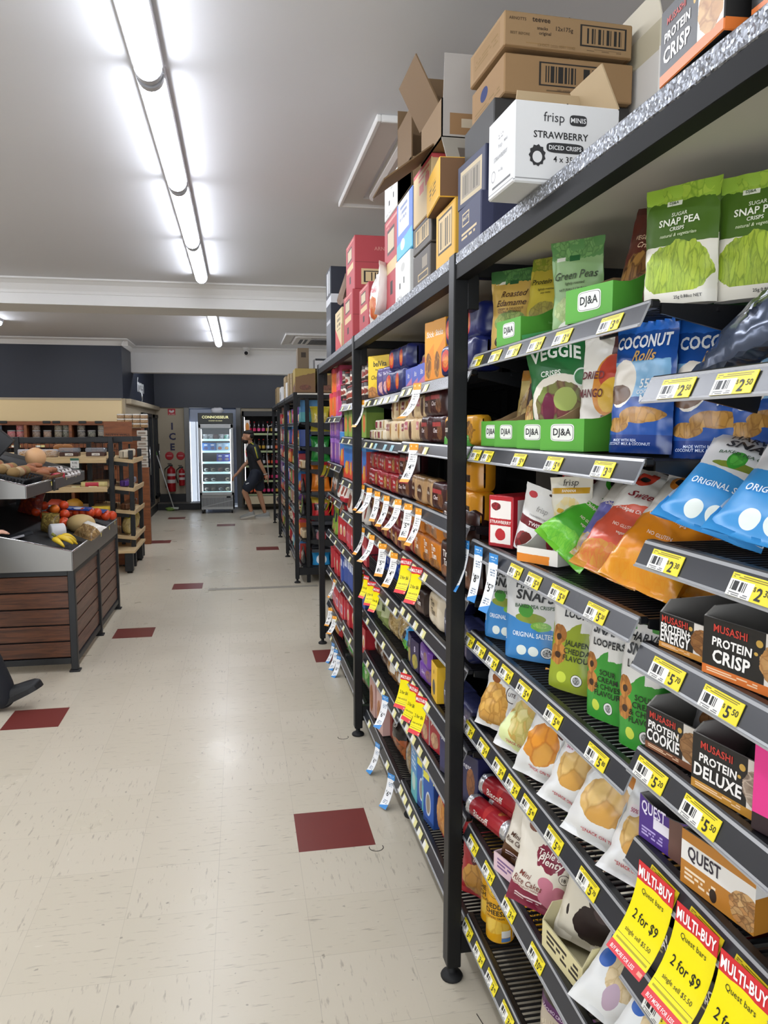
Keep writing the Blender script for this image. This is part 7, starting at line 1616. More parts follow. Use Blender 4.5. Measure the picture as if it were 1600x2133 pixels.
def bag_of_fruit(cx, cy, ang, L, lab, n, grp):
    e3 = empty('fruit_bag', (cx, cy, lz(cx) + .005), (0, 0, R(ang))); tag(e3, lab, 'bag of oranges', grp)
    random.seed(n)
    for i in range(7):
        for j in (-1, 1):
            m = MB(); m.blob((-L / 2 + .045 + i * (L - .09) / 6, j * .036, .05 + random.uniform(-.006, .008)), .041, .041, .040, ORG, 10, 8); obj('orange', m, e3)
    lb = MB()
    def fn(u, v): return ((u - .5) * L * .96, -.085 * math.cos(PI * v), .052 + .05 * math.sin(PI * v))
    lb.grid(lambda u, v: fn(.02 + .96 * u, .16 + .30 * v), 8, 6, PK('#2c4a9a', [('e', .2, .5, .1, .3, '#d8dce6', .05), ('e', .72, .5, .12, .3, '#d8dce6', .05), ('l', .35, .3, .6, .7, '#cfd6e8', 2)], .3), flip=True)
    obj('band', lb, e3)
bag_of_fruit(-1.43, 7.02, -36, .56, 'blue labelled bag of oranges lying across the tray, nearest the loose oranges', 3, 'bags of oranges')
bag_of_fruit(-1.30, 7.12, -40, .52, 'blue labelled bag of oranges lying across the tray, furthest from the loose oranges', 4, 'bags of oranges')
m = MB(); m.blob((0, 0, .07), .11, .09, .075, M('melon skin', '#c9ac74', .5, bmp=(70, .4, .003)), 18, 12); o = obj('rockmelon', m, None, (-1.25, 6.38, lz(-1.25))); tag(o, 'pale round melon half on the lower tray, behind the bag of brown roots', 'melon')
m = MB(); m.lathe([(.022, 0), (.055, 0), (.06, .006), (.06, .094), (.055, .1), (.022, .1)], M('white paper roll', '#d4d4d6', .7), 22); m.lathe([(.022, .1), (.022, 0)], MATTE, 16, cap=False)
o = obj('bag_roll', m, None, (-1.28, 5.93, lz(-1.28) + .062), (R(90), 0, R(-62))); tag(o, 'white roll of bags with dark core lying beside the bananas', 'bag roll')
nb = pouch(.16, .15, .09, PK('#8a7038', [('f', .5, .5, .6, .6, '#b09a52', '#3a2c1a', 8, '#7a6030')], .35, .5), [], kind='pillow', seed=90, bulge=.35)
put(nb, 'netted_bag', 'netted bag of dark mottled fruit standing behind the bananas', 'bag of fruit', (-1.42, 6.08, lz(-1.42)), -30, -10)
nb2 = pouch(.20, .16, .10, PK('#9a7a4a', [('f', .5, .4, .6, .5, '#b89a68', '#4a3420', 8, '#8a6a42'), ('t', .62, '#d8d4cc', 0, .1)], .2, .6), [], kind='pillow', seed=91, bulge=.35)
put(nb2, 'clear_bag', 'clear plastic bag of brown roots beside the white roll', 'bag of roots', (-1.17, 5.98, lz(-1.17) + .03), -40, -55, 10)
gl = pouch(.24, .22, .10, PK('#5a1f22', [('f', .5, .4, .6, .6, '#a8481c', '#3a1418', 6, '#7a2a2a')], .3, .5), [], kind='pillow', seed=92, bulge=.35)
put(gl, 'netted_bag', 'dark red netted bag leaning at the back of the lower tray', 'bag of fruit', (-1.72, 6.72, lz(-1.72)), -30, -20)
m = MB(); m.box(-.09, .09, -.05, .05, 0, .02, M('dark scale plate', '#2a2c30', .35), .004); m.box(-.06, .03, -.051, -.05, .003, .017, T('#b8b8bc')); o = obj('black_tray', m, None, (-1.52, 5.65, lz(-1.52) + .005), (0, R(-12), R(25))); tag(o, 'small black tray with pale label lying near the hand', 'tray')
# upper tray: basket of round brown fruit, wicker basket, tipped crate
def basket_obj(w, d, h, mat, holes, name, lab, cat, loc, rz, ry=0, rx=0):
    e4 = empty(name, loc, (R(rx), R(ry), R(rz))); tag(e4, lab, cat)
    m = MB(); fl_ = 1.12
    def ring(z): k = 1 + (fl_ - 1) * z / h; return [(-w / 2 * k, -d / 2 * k, z), (w / 2 * k, -d / 2 * k, z), (w / 2 * k, d / 2 * k, z), (-w / 2 * k, d / 2 * k, z)]
    m.face(ring(.002), mat)
    a, b = ring(0), ring(h * .4)
    for i in range(4): j = (i + 1) % 4; m.face([a[i], a[j], b[j], b[i]], mat); m.face([b[i], b[j], a[j], a[i]], mat)
    for i in range(4):
        j = (i + 1) % 4; A = Vector(ring(h * .4)[i]); B_ = Vector(ring(h * .4)[j]); A2 = Vector(ring(h)[i]); B2 = Vector(ring(h)[j])
        n = max(3, int((B_ - A).length / holes))
        for k in range(n + 1):
            t = k / n; m.bar(A.lerp(B_, t), A2.lerp(B2, t), holes * .5, .004, mat)
        for s_ in (.35, .7, 1.0):
            m.bar(A.lerp(A2, s_), B_.lerp(B2, s_), .004, .014 if s_ == 1 else .006, mat)
    obj('basket_body', m, e4)
    return e4
basket_obj(.36, .42, .10, M('black plastic', '#1b1c1f', .45), .020, 'fruit_basket', 'black slotted basket heaped with round brown fruit on the upper tray', 'basket', (-1.66, 5.82, uz(-1.52) - .02), 0, 14)
KIW = M('brown fuzzy skin', '#8a6e42', .8, bmp=(200, .3)); KIW2 = M('pale tan skin', '#a8906a', .7, bmp=(120, .2)); SWT = M('rusty skin', '#9a6240', .7, bmp=(60, .3))
random.seed(8); k = 0
for i in range(4):
    for j in range(4):
        k += 1; x = -1.79 + i * .085; y = 5.68 + j * .09
        m = MB(); m.blob((0, 0, .038), .044, .038, .036, (KIW, KIW2, SWT)[(i * 3 + j) % 3], 12, 8, .15, k)
        o = obj('round_fruit', m, None, (x + random.uniform(-.01, .01), y, uz(x) + .035), (0, 0, k)); tag(o, 'round brown fruit heaped in the black slotted basket', 'fruit', 'round fruit in the slotted basket')
for k, (x, y) in enumerate(((-1.92, 6.0), (-1.90, 6.14), (-1.97, 6.08))):
    m = MB(); m.tube([(-.08, 0, .04), (-.03, 0, .045), (.04, .01, .04), (.09, .02, .03)], [.028, .032, .028, .012], M('carrot skin', '#d8762a', .5), 10); o = obj('carrot', m, None, (x, y, uz(x) + .07), (0, 0, k * .4)); tag(o, 'orange carrot lying behind the round brown fruit', 'carrot', 'carrots on the upper tray')
basket_obj(.20, .34, .07, M('brown wicker', '#7a5636', .7), .016, 'wicker_basket', 'brown wicker basket with chestnut coloured roots beside the slotted basket', 'basket', (-1.52, 6.32, uz(-1.50) - .015), 0, 14)
random.seed(9)
for k in range(9):
    x = -1.58 + (k % 3) * .055; y = 6.20 + (k // 3) * .11
    m = MB(); m.tube([(-.06, 0, .02), (-.02, .012, .026), (.03, .0, .026), (.07, .015, .018)], [.012, .022, .024, .010], SWT, 9); o = obj('root_vegetable', m, None, (x, y, uz(x) + .03 + random.uniform(0, .02)), (0, R(10), k * .5)); tag(o, 'rusty brown root lying in the wicker basket', 'root vegetable', 'roots in the wicker basket')
m = MB(); cw, cd, ch = .34, .26, .16
for (a) in ((-cw / 2, -cw / 2 + .005, -cd / 2, cd / 2, 0, ch), (cw / 2 - .005, cw / 2, -cd / 2, cd / 2, 0, ch), (-cw / 2, cw / 2, -cd / 2, -cd / 2 + .005, 0, ch), (-cw / 2, cw / 2, cd / 2 - .005, cd / 2, 0, ch), (-cw / 2, cw / 2, -cd / 2, cd / 2, 0, .005)):
    m.box(*a, M('black crate plastic', '#17181b', .4), .001)
m.tube([(-cw / 2, -cd / 2, ch), (cw / 2, -cd / 2, ch)], .006, M('grey crate rim', '#4a4c50', .4), 6)
o = obj('crate', m, None, (-1.98, 6.95, uz(-1.9) + .05), (R(0), R(-48), R(12))); tag(o, 'black plastic crate tipped up on edge at the back of the upper tray', 'crate')
m = MB(); m.blob((0, 0, .08), .085, .085, .085, M('pale pumpkin skin', '#d8a878', .5), 18, 12); o = obj('pumpkin', m, None, (-1.72, 7.02, uz(-1.72))); tag(o, 'pale orange pumpkin beside the tipped crate', 'pumpkin')
pk = PK('#c8c6c2', [('f', .5, .5, .5, .5, '#3a3028', '#d8d4ce', 5, '#7a6a5a')], .25, .4); pm = fl(.10, .03, .05, '#bdb8b4', [('r', .2, .2, .8, .8, '#3a2c26', .03)], [], 33)
for i in range(3):
    for j in range(4):
        put(pm, 'mushroom_pack', 'small wrapped pack in the grey rows on the upper tray, by the pumpkin', 'food pack', (-1.56 + i * .07, 6.62 + j * .13, uz(-1.56 + i * .07) + .012), 20, -60, 0, 'wrapped packs on the upper tray')
put(fl(.14, .05, .05, '#c8344a', [('e', .5, .5, .3, .3, '#e0566a', .05)], [], 34), 'snack_bag', 'pink red bag between the wicker basket and the steel edge', 'bag', (-1.44, 6.50, uz(-1.44)), 70)

# ------------------------------------------------------------------ bread stand
e = empty('bread_stand', (-1.9, 9.2, 0)); tag(e, 'black framed stand with pale pine shelves of bread facing the aisle', 'bread stand')
for x in (-.55, .44):
    f1 = MB(); f1.box(x, x + .05, -.10, -.04, .06, 1.56, BLACK, .003); part('post', f1)
for x in (-.9, .48):
    f1 = MB(); f1.box(x, x + .04, .38, .42, 0, 1.56, BLACK, .003); part('post', f1)
f1 = MB(); f1.box(-.9, .49, -.08, -.05, 1.50, 1.555, BLACK, .002); part('top_rail', f1); f1 = MB(); f1.box(-.9, .49, .38, .42, 1.48, 1.55, BLACK); part('rear_rail', f1)
f1 = MB()
for i in range(30): f1.box(-.9 + i * .047, -.896 + i * .047, .36, .364, .3, 1.5, WIRE)
for z in (.4, .6, .8, 1.0, 1.2, 1.4): f1.box(-.9, .48, .358, .362, z, z + .005, WIRE)
part('wire_back', f1)
for z in (1.31, .985, .70, .40):
    f1 = MB(); rot = Matrix.Rotation(R(9), 3, 'X')
    f1.box(-.9, .43, -.20, -.185, -.01, .052, PINE, .003, rot, (0, 0, z))
    for q in range(5): f1.box(-.9, .43, -.185 + q * .108, -.185 + q * .108 + .092, .0, .016, PINE, .002, rot, (0, 0, z))
    f1.box(.43, .445, -.185, .36, -.035, .016, BLACK, 0, rot, (0, 0, z))
    part('shelf', f1)
f1 = MB(); f1.box(-.25, .12, .05, .35, 1.02, 1.28, M('black crate', '#15161a', .5), .01); part('black_bin', f1)
def loaf(loc, lab, base, layers, rz, grp, w=.2, d=.1, h=.09):
    p = fl(w, d, h, base, layers, [], 40); return put(p, 'bread_loaf', lab, 'bread', loc, rz, 0, 0, grp)
for k, (x, z) in enumerate(((-2.30, 1.335), (-2.10, 1.335))):
    loaf((x, 9.10, z), 'wrapped bread on the highest pine shelf, %s the black crate' % ('beside', 'second from')[k], '#b9b4b8', [('f', .6, .4, .5, .5, '#a8763a', '#d8d0c8', 4, '#c8a06a')], 0, 'wrapped breads')
for k, x in enumerate((-1.86, -1.58)):
    m = MB(); m.box(-.10, .10, -.07, .07, 0, .045, PK('#4a2c20', [('r', .3, .1, .75, .9, '#e6e0d4', .02), ('l', .36, .3, .68, .7, '#6a5a48', 2)], .3), .006); e5 = obj('cake_tub', m, None, (x, 9.06, 1.345)); tag(e5, 'clear lidded cake tub with white label on the highest pine shelf, %s the price sign' % ('by', 'past')[k], 'cake tub', 'cake tubs on the pine shelf')
    m = MB(); m.box(-.105, .105, -.075, .075, .045, .095, M('clear tub lid', '#b8bcc2', .08, alpha=.35), .012); obj('lid', m, e5)
for k, x in enumerate((-1.98, -1.90)):
    m = MB(); m.blob((0, 0, .035), .07, .045, .04, M('bread crust', '#a8703c', .7, var=.2), 12, 8, .2, k); o = obj('bread_roll', m, None, (x - .05, 9.36, 1.40)); tag(o, 'crusty roll at the back of the highest pine shelf', 'bread', 'crusty rolls')
put(fl(.26, .12, .06, '#d8c888', [('r', .2, .1, .7, .9, '#c83a4a', .03)], [], 41), 'bread_bag', 'yellow and red wrap pack on the middle pine shelf', 'bread', (-1.62, 9.08, 1.0), 0)
put(fl(.18, .12, .06, '#d8b83a', [], [], 42), 'bread_bag', 'bright yellow packet on the low pine shelf', 'bread', (-1.56, 9.08, .72), 0)
for k, (x, c) in enumerate(((-2.25, '#8a2a34'), (-2.05, '#a8402a'), (-1.85, '#b8842a'))):
    m = MB(); m.blob((0, 0, .07), .10, .09, .075, M('fruit ' + c, c, .5), 12, 8, .2, k); o = obj('fruit_bag', m, None, (x, 9.12, .72)); tag(o, 'bag of %s fruit on the low pine shelf' % ('dark red', 'rust red', 'mustard')[k], 'bag of fruit')
m = MB(); m.box(-.045, .045, -.001, .001, 0, .115, PK('#e0e0de', [('t', .78, '#3a6a56'), ('b', .05, '#3a6a56'), ('l', .2, .12, .8, .3, '#6a6a6a', 2)], .5)); m.text(flat_surf(.09, .115, -.001), '9.95', .5, .55, .022, T('#222'), .01, wm=.09, hm=.115, maxw=.06); o = obj('price_sign', m, None, (-1.80, 8.985, 1.21)); tag(o, 'green and white price sign hanging under the highest pine shelf', 'price sign')
for k, (x, z) in enumerate(((-2.15, 1.325), (-1.80, 1.0), (-1.62, 1.0))):
    m = MB(); m.box(-.045, .045, -.001, 0, 0, .024, TICKF); o = obj('price_ticket', m, None, (x, 9.0, z - .01), (R(9), 0, 0)); tag(o, 'pale ticket on the front edge of a pine bread shelf', 'price ticket', 'tickets on the bread stand')
# end stand facing the aisle with sloping pine trays
e = empty('bread_end_stand', (-1.48, 9.35, 0)); tag(e, 'narrow pine and black end stand of buns and bread beside the aisle', 'bread stand')
for x, y in ((-.26, 0), (.20, 0), (-.26, .78), (.20, .78)):
    f1 = MB(); f1.box(x, x + .05, y, y + .05, .03, (1.56 if x < 0 else 1.40), BLACK, .003); q_ = part('post', f1)
f1 = MB(); f1.box(-.24, .25, .0, .03, 1.50, 1.555, BLACK); part('top_rail', f1); f1 = MB(); f1.box(-.24, .25, .8, .83, 1.50, 1.555, BLACK); part('rear_rail', f1)
f1 = MB(); f1.box(-.23, -.215, .02, .8, .35, 1.5, CEDAR)
for i in range(16): f1.box(-.214, -.212, .03 + i * .05, .034 + i * .05, .35, 1.5, WIRE)
for i in range(20): f1.box(-.214, -.211, .03, .8, .38 + i * .057, .383 + i * .057, WIRE)
part('back_panel', f1)
ZS = (1.31, .98, .71, .41)
for z in ZS:
    f1 = MB(); rot = Matrix.Rotation(R(7), 3, 'Y')
    f1.box(-.22, .26, -.02, .86, -.012, .0, PINE, .002, rot, (0, 0, z)); f1.box(.25, .265, -.02, .86, -.03, .028, PINE, .002, rot, (0, 0, z)); f1.box(-.2, .25, -.022, -.01, -.03, .012, PINE, .002, rot, (0, 0, z))
    f1.box(-.2, .2, .0, .02, -.075, -.03, BLACK, 0, rot, (0, 0, z)); part('shelf', f1)
f1 = MB(); f1.box(-.26, .28, -.30, .70, .235, .265, PINE, .003); part('bench_shelf', f1)
for x, y in ((.16, -.28), (.16, .60), (-.24, -.28)):
    f1 = MB(); f1.box(x, x + .09, y, y + .09, .02, .235, BLACK, .004); q_ = part('leg', f1); f2 = MB(); f2.lathe([(.03, 0), (.03, .012), (.012, .022)], MATTE, 12, at=(x + .045, y + .045, 0)); part('foot', f2, q_)
f1 = MB(); f1.box(-.25, .14, .2, .62, .02, .235, CEDAR); part('box_base', f1)
bun = M('golden bun crust', '#b07838', .55, var=.2)
for z, nm_, c, n in ((1.31, 'egg bun pack', '#d8cbb2', 4), (.98, 'purple and grey loaf', '#7a6a8a', 4), (.71, 'brown loaf', '#6a4630', 4), (.41, 'clear bag of bread rolls', '#c9b478', 4)):
    for i in range(n):
        if z == .41:
            p = pouch(.16, .22, .12, PK('#b8a468', [('f', .5, .45, .5, .4, '#d8c48a', '#7a6a3a', 4, '#c8b070'), ('t', .86, '#d8cf4a')], .2, .5), [], kind='pillow', seed=100 + i, bulge=.35)
            put(p, 'bread_bag', 'clear yellow tied bag of bread rolls low on the end stand, %s' % ('front one', 'second one', 'third one', 'last one')[i], 'bread', (-1.33, 9.42 + i * .19, z), -60, -6)
        else:
            p = fl(.19, .10, .09 if z > 1.2 else .07, {1.31: '#d8cbb2', .98: ('#5a3a8a' if i < 2 else '#8a8690'), .71: '#6a4630'}[z], [('f', .4, .45, .4, .4, '#b8824a', '#e0d4c0', 3, '#c89a5a')] if z > 1.2 else [('r', .3, .2, .8, .8, {.98: '#a8a4b0', .71: '#4a2c1e'}[z], .05)], [], 44)
            put(p, 'bread_loaf', '%s on the %s pine tray of the end stand, %s along' % (nm_, {1.31: 'highest', .98: 'second', .71: 'third'}[z], ORD[i + 1]), 'bread', (-1.34, 9.44 + i * .20, z + .0), -86)
m = MB(); m.box(-.11, .11, -.01, .01, 0, .26, CEDAR, .003); m.text(flat_surf(.22, .26, -.01), 'NUTTY WALL', .5, .42, .022, T('#2a1a10'), .02, wm=.22, hm=.26, maxw=.19); m.text(flat_surf(.22, .26, -.01), 'nuts', .78, .26, .012, T('#2a1a10'), .02, wm=.22, hm=.26)
m.box(-.09, -.075, .01, .025, -1.29, .2, BLACK); m.box(.075, .09, .01, .025, -1.29, .2, BLACK)
o = obj('timber_sign', m, None, (-1.56, 10.55, 1.45), (0, 0, 0)); o.scale = (1.6, 1, 1.12); tag(o, 'square brown timber sign board above the bread end stand', 'sign')
# nut wall cabinet with tubs
e = empty('nut_cabinet', (-2.5, 11.65, 0)); tag(e, 'wide timber cabinet of pigeon holes full of nut tubs along the cream wall', 'cabinet')
f1 = MB(); f1.box(-2.3, .72, .33, .36, .1, 1.74, DKWOOD); part('back_panel', f1)
for z in (1.70, 1.38, 1.06, .74, .42, .1):
    f1 = MB(); f1.box(-2.3, .74, -.02, .34, z, z + .055, CEDAR, .003); part('shelf', f1)
for x in (-2.3, -1.63, -1.05, -.47, .13, .70):
    f1 = MB(); f1.box(x - .02, x + .02, -.015, .34, .1, 1.74, CEDAR, .002); part('divider', f1)
f1 = MB(); f1.box(.72, 1.10, -.02, .36, .0, 1.66, CEDAR, .003); part('end_panel', f1)
for k, x in enumerate((-1.4, -.75, -.18, -.05, .30, .52)):
    f1 = MB(); f1.box(x - .05, x + .05, -.04, -.018, 1.725, 1.76, BLACK, .004); part('label_clip', f1)
def tub(c, seed): 
    m = MB(); m.lathe([(.046, 0), (.055, .004), (.055, .07), (.05, .08)], PK(c, [('f', .5, .4, 1.5, .5, c, '#c8c0b4', 5)], .3), 18)
    l = MB(); l.lathe([(.056, .078), (.056, .092), (.05, .096)], M('clear tub lid rim', '#a8a6a4', .25), 18)
    return Proto(m.mesh('tub'), [('lid', l.mesh('lid'))], h=.096)
cols = {'blue': '#3a78a8', 'red': '#b83048', 'brown': '#6a4a34', 'tan': '#8a6248', 'mixed': '#6a6248', 'dark': '#3a3a34', 'green': '#3a4a3c', 'grey': '#8a8478'}
TB = {k: tub(v, 1) for k, v in cols.items()}
for z, seq in ((1.436, ((-3.36, 'blue', 3), (-3.18, 'red', 2), (-3.06, 'red', 3), (-2.85, 'brown', 3), (-2.70, 'tan', 2), (-2.55, 'mixed', 3), (-2.44, 'green', 3), (-2.24, 'dark', 3), (-2.10, 'green', 2), (-1.96, 'grey', 3), (-1.86, 'grey', 1))),
               (1.116, ((-3.36, 'dark', 2), (-3.2, 'mixed', 2), (-3.05, 'red', 2), (-2.3, 'brown', 2), (-2.0, 'tan', 2)))):
    for x, c, n in seq:
        for i in range(n):
            put(TB[c], 'nut_tub', '%s nut tub in the %s pigeon holes, %s of its stack' % (c, 'upper' if z > 1.3 else 'lower', ('lowest', 'second', 'topmost')[i] if n == 3 else ('lowest', 'topmost')[i]) + (' by the divider' if x in (-3.06, -2.44, -1.96, -2.85) else ''), 'nut tub', (x, 11.74, z + i * .0965), 0, 0, 0, c + ' nut tubs')
for k, x in enumerate((-3.10, -2.78)):
    m = MB(); m.box(-.06, .06, -.001, 0, 0, .028, TICKF); o = obj('price_ticket', m, None, (x, 11.628, 1.39)); tag(o, 'yellow and white ticket on the nut cabinet shelf edge, %s divider' % ('left of the first', 'right of the first')[k], 'price ticket')
# clear tubs stacked on the cabinet end, packs hanging at its side
random.seed(12)
for i in range(4):
    for j in range(3):
        m = MB(); m.box(-.05, .05, -.05, .05, 0, .062, PK('#8a6a48', [('t', .8, '#d8d4cc'), ('f', .5, .4, .6, .4, '#b08a58', '#5a3a22', 4)], .25), .008); o = obj('snack_tub', m, None, (-1.66 + i * .106, 11.55, 1.665 + j * .066)); tag(o, 'clear tub of brown snacks stacked on the end of the nut cabinet', 'snack tub', 'clear tubs on the cabinet end')
m = MB(); m.box(-.08, .08, -.04, .04, 0, 1.09, CEDAR, .004); m.box(-.085, .085, -.045, .045, 1.085, 1.1, CEDAR, .003); o = obj('pedestal', m, None, (-1.36, 11.40, 0)); tag(o, 'timber pedestal carrying the column of white snack packs', 'stand')
for j in range(7):
    m = MB(); m.box(-.07, .07, -.03, .03, 0, .07, PK('#c8c2b6', [('r', .1, .2, .9, .7, '#8a7a6a', .03)], .35), .006); o = obj('snack_pack', m, None, (-1.36, 11.40, 1.10 + j * .076)); tag(o, 'white snack pack in the column at the corner of the nut cabinet', 'snack pack', 'white packs at the cabinet corner')
# ------------------------------------------------------------------ freezer room doors and back wall
GLD = M('dark fridge glass', '#0d1118', .06, spec=.6)
for n, (y0, y1, z0, lab) in enumerate(((13.98, 15.42, .2, 'nearer'), (15.85, 16.86, .26, 'further'))):
    e = empty('freezer_door', (-1.67, y0, z0)); tag(e, 'tall black framed glass freezer door in the beige wall, %s one' % lab, 'freezer door')
    L = y1 - y0; Hh = 1.93 - z0
    f = MB()
    for a in ((0, .07, 0, Hh), (L - .07, L, 0, Hh), (0, L, 0, .07), (0, L, Hh - .07, Hh), (L / 2 - .04, L / 2 + .04, 0, Hh)): f.box(-.02, .03, a[0], a[1], a[2], a[3], BLACK, .006)
    part('frame', f, e)
    f = MB(); f.box(-.012, -.004, .07, L - .07, .07, Hh - .07, GLD); part('glass', f, e)
    f = MB(); f.tube([(.05, L / 2 - .06, Hh * .35), (.05, L / 2 - .06, Hh * .65)], .012, CHROME, 8); part('handle', f, e)
    f = MB(); f.box(-.08, -.02, .1, L - .1, .1, Hh - .1, MATTE); part('dark_interior', f, e)
m = MB(); S = lambda u, v, e_=0: (-1.694 + e_, 13.55 + u * 1.5, 2.15 + v * .5)
m.text(S, 'frozen', .42, .50, .24, M('white sign lettering', '#e4e6e6', .5), .02, .15, 0, 1.0, 1.5, .5, eps=.004)
m.tube([(-1.69, 14.30, 2.28), (-1.69, 14.36, 2.17), (-1.69, 14.30, 2.12)], .012, M('white sign lettering', '#e4e6e6', .5), 6)
o = obj('wall_lettering', m); tag(o, 'white handwritten style lettering on the dark blue bulkhead above the freezers', 'sign')
m = MB(); FW = lambda w, h: (lambda u, v, e_=0: ((u - .5) * w, -e_, v * h))
INK = M('navy letter paint', '#2a2a52', .5)
for ch, z in (('I', 1.66), ('C', 1.45), ('E', 1.235)):
    m.text(FW(.2, .2), ch, .5, .5 + (z - 1.66) / .2, .135, INK, .035, wm=.2, hm=.2, eps=.003)
o = obj('wall_lettering', m, None, (-1.37, 16.498, 1.60)); tag(o, 'navy letters I C E painted one above another on the beige wall', 'sign')
RED = M('fire red paint', '#b01a22', .35); REDF = M('red sign', '#c42830', .5)
m = MB(); m.box(-.075, .075, -.004, 0, 0, .13, PK('#c42830', [('e', .5, .62, .34, .26, '#e8dcd8'), ('e', .5, .95, .2, .3, '#c42830'), ('l', .1, .08, .9, .2, '#e8dcd8', 1)], .5)); o = obj('fire_sign', m, None, (-1.37, 16.498, 1.93)); tag(o, 'small red and white fire sign high above the ICE letters', 'sign')
for k, x in enumerate((-1.44, -1.215)):
    m = MB(); m.lathe([(.085, -.004), (.085, 0), (.078, .003)], REDF, 26, rot=Matrix.Rotation(R(90), 3, 'X')); m.box(-.05, .05, -.006, -.003, -.012, .012, T('#d88a8a')); o = obj('fire_disc', m, None, (x, 16.494, 1.09)); tag(o, 'round red disc sign on the wall above the %s extinguisher' % ('large', 'small')[k], 'sign')
def extinguisher(x, z0, r, h, lab):
    e = empty('fire_extinguisher', (x, 16.36, z0)); tag(e, lab, 'fire extinguisher')
    m = MB(); m.lathe([(r * .9, 0), (r, .012), (r, h * .8), (r * .85, h * .9), (r * .35, h * .96), (r * .3, h)], RED, 20); part('cylinder', m, e)
    m = MB(); m.lathe([(r * 1.01, h * .34), (r * 1.01, h * .48)], T('#d8d0cc'), 20, cap=False); m.lathe([(r * 1.01, h * .62), (r * 1.01, h * .72)], T('#d8d0cc'), 20, cap=False); part('label', m, e)
    m = MB(); m.box(-.05, .03, -.015, .015, h, h + .035, BLACK, .004); m.box(-.07, .01, -.01, .01, h + .045, h + .06, BLACK, .004); part('valve', m, e)
    m = MB(); m.tube([(-.04, 0, h + .015), (-r - .04, 0, h * .9), (-r - .05, -.02, h * .5), (-r - .02, -.02, h * .15)], .011, MATTE, 7); part('hose', m, e)
    m = MB(); m.box(-.03, .03, r * .8, .138, h * .5, h * .6, GREYP); part('bracket', m, e)
extinguisher(-1.40, .36, .085, .52, 'large red fire extinguisher with hose behind the mop handle'); extinguisher(-1.19, .48, .062, .36, 'small red fire extinguisher mounted by the doorway')
e = empty('mop', (-1.34, 15.98, 0)); tag(e, 'white handled mop with green head leaning against the freezer wall', 'mop')
m = MB(); m.tube([(.0, 0, .06), (-.30, .05, 1.12)], .012, M('white handle', '#d8d8d4', .4), 8); m.tube([(-.30, .05, 1.12), (-.325, .055, 1.21)], .016, M('green grip', '#5a8a4a', .5), 8); part('handle', m, e)
m = MB(); m.box(-.06, .10, -.05, .05, .03, .07, M('pale mop socket', '#c8d0c4', .5), .01); m.blob((-.06, -.01, .035), .10, .07, .035, M('green mop strands', '#7a9a4a', .9), 12, 8, .5, 4); part('head', m, e)
# ice cream display fridge
e = empty('ice_cream_fridge', (-.455, 15.3, 0)); tag(e, 'grey upright ice cream fridge with lit glass door and black header sign', 'fridge')
GF = M('grey fridge body', '#b6b8b8', .4); LITF = M('fridge lamp', '#e8f6ff', .4, emit=5.0); SHF = M('frosted lit shelf edge', '#bfe8ea', .3, emit=.55); FIN = M('fridge interior', '#28323c', .5)
w = .33
m = MB(); m.box(-w, -w + .03, 0, .60, .08, 1.95, GF, .004); m.box(w - .03, w, 0, .60, .08, 1.95, GF, .004); m.box(-w, w, .57, .60, .08, 1.95, FIN); m.box(-w, w, .02, .60, 1.92, 1.95, GF); m.box(-w, w, .0, .60, .08, .36, GF, .004); part('cabinet', m, e)
m = MB(); m.box(-w, w, -.03, .02, 1.745, 1.95, M('black header', '#1e211d', .35), .004); S = lambda u, v, e_=0: ((u - .5) * .66, -.031 - e_, 1.745 + v * .205)
m.text(S, 'CONNOISSEUR', .5, .62, .05, M('pale gold lettering', '#e6e2a8', .4, emit=.5), .02, wm=.66, hm=.205, maxw=.52); m.text(S, 'GOURMET ICE CREAM', .5, .28, .018, M('pale gold lettering', '#e6e2a8', .4, emit=.5), 0, wm=.66, hm=.205, maxw=.36); part('header_sign', m, e)
m = MB()
for a in ((-w, -w + .05, .36, 1.74), (w - .05, w, .36, 1.74), (-w, w, .36, .42), (-w, w, 1.66, 1.74)): m.box(a[0], a[1], -.03, .0, a[2], a[3], GF, .006)
dr = part('door', m, e)
m = MB(); m.box(-w + .05, w - .05, -.018, -.014, .42, 1.66, M('clear fridge glass', '#dfe9ee', .03, alpha=.10)); part('glass', m, dr)
m = MB(); m.tube([(-w + .015, -.05, .6), (-w + .015, -.05, 1.0)], .009, GREYP, 6); part('handle', m, dr)
m = MB(); m.box(-w + .05, -w + .062, .02, .04, .44, 1.64, LITF); m.box(w - .062, w - .05, .02, .04, .44, 1.64, LITF); part('side_lamp', m, e)
ZFZ = (1.44, 1.215, 1.0, .80, .61, .42)
for z in ZFZ:
    m = MB(); m.box(-w + .05, w - .05, .05, .55, z - .008, z, M('clear shelf', '#9ab8c0', .3)); m.box(-w + .05, w - .05, .04, .05, z - .028, z + .012, SHF); part('shelf', m, e)
m = MB()
for i in range(26): m.box(-w + .03 + i * .0235, -w + .042 + i * .0235, -.006, .0, .13, .31, M('grille slot', '#5a5c5e', .5))
m.box(w - .15, w - .07, -.008, .0, .305, .335, MATTE); m.bar((-w + .05, -.008, .13), (w - .03, -.008, .26), .004, .012, GF); part('grille', m, e)
for x in (-w + .05, w - .05):
    for y in (.05, .52): m = MB(); m.lathe([(.035, -.012), (.035, .012)], MATTE, 14, rot=Matrix.Rotation(R(90), 3, 'Y'), at=(x, y, .035)); m.box(x - .02, x + .02, y - .02, y + .02, .04, .085, GREYP); part('castor', m, e)
def ftub(c, c2): 
    m = MB(); m.lathe([(.042, 0), (.05, .09), (.052, .10)], PK(c, [('e', .5, .5, .36, .3, c2), ('e', .62, .5, .24, .18, c)], .35), 16); return Proto(m.mesh('ice_cream_tub'), h=.1)
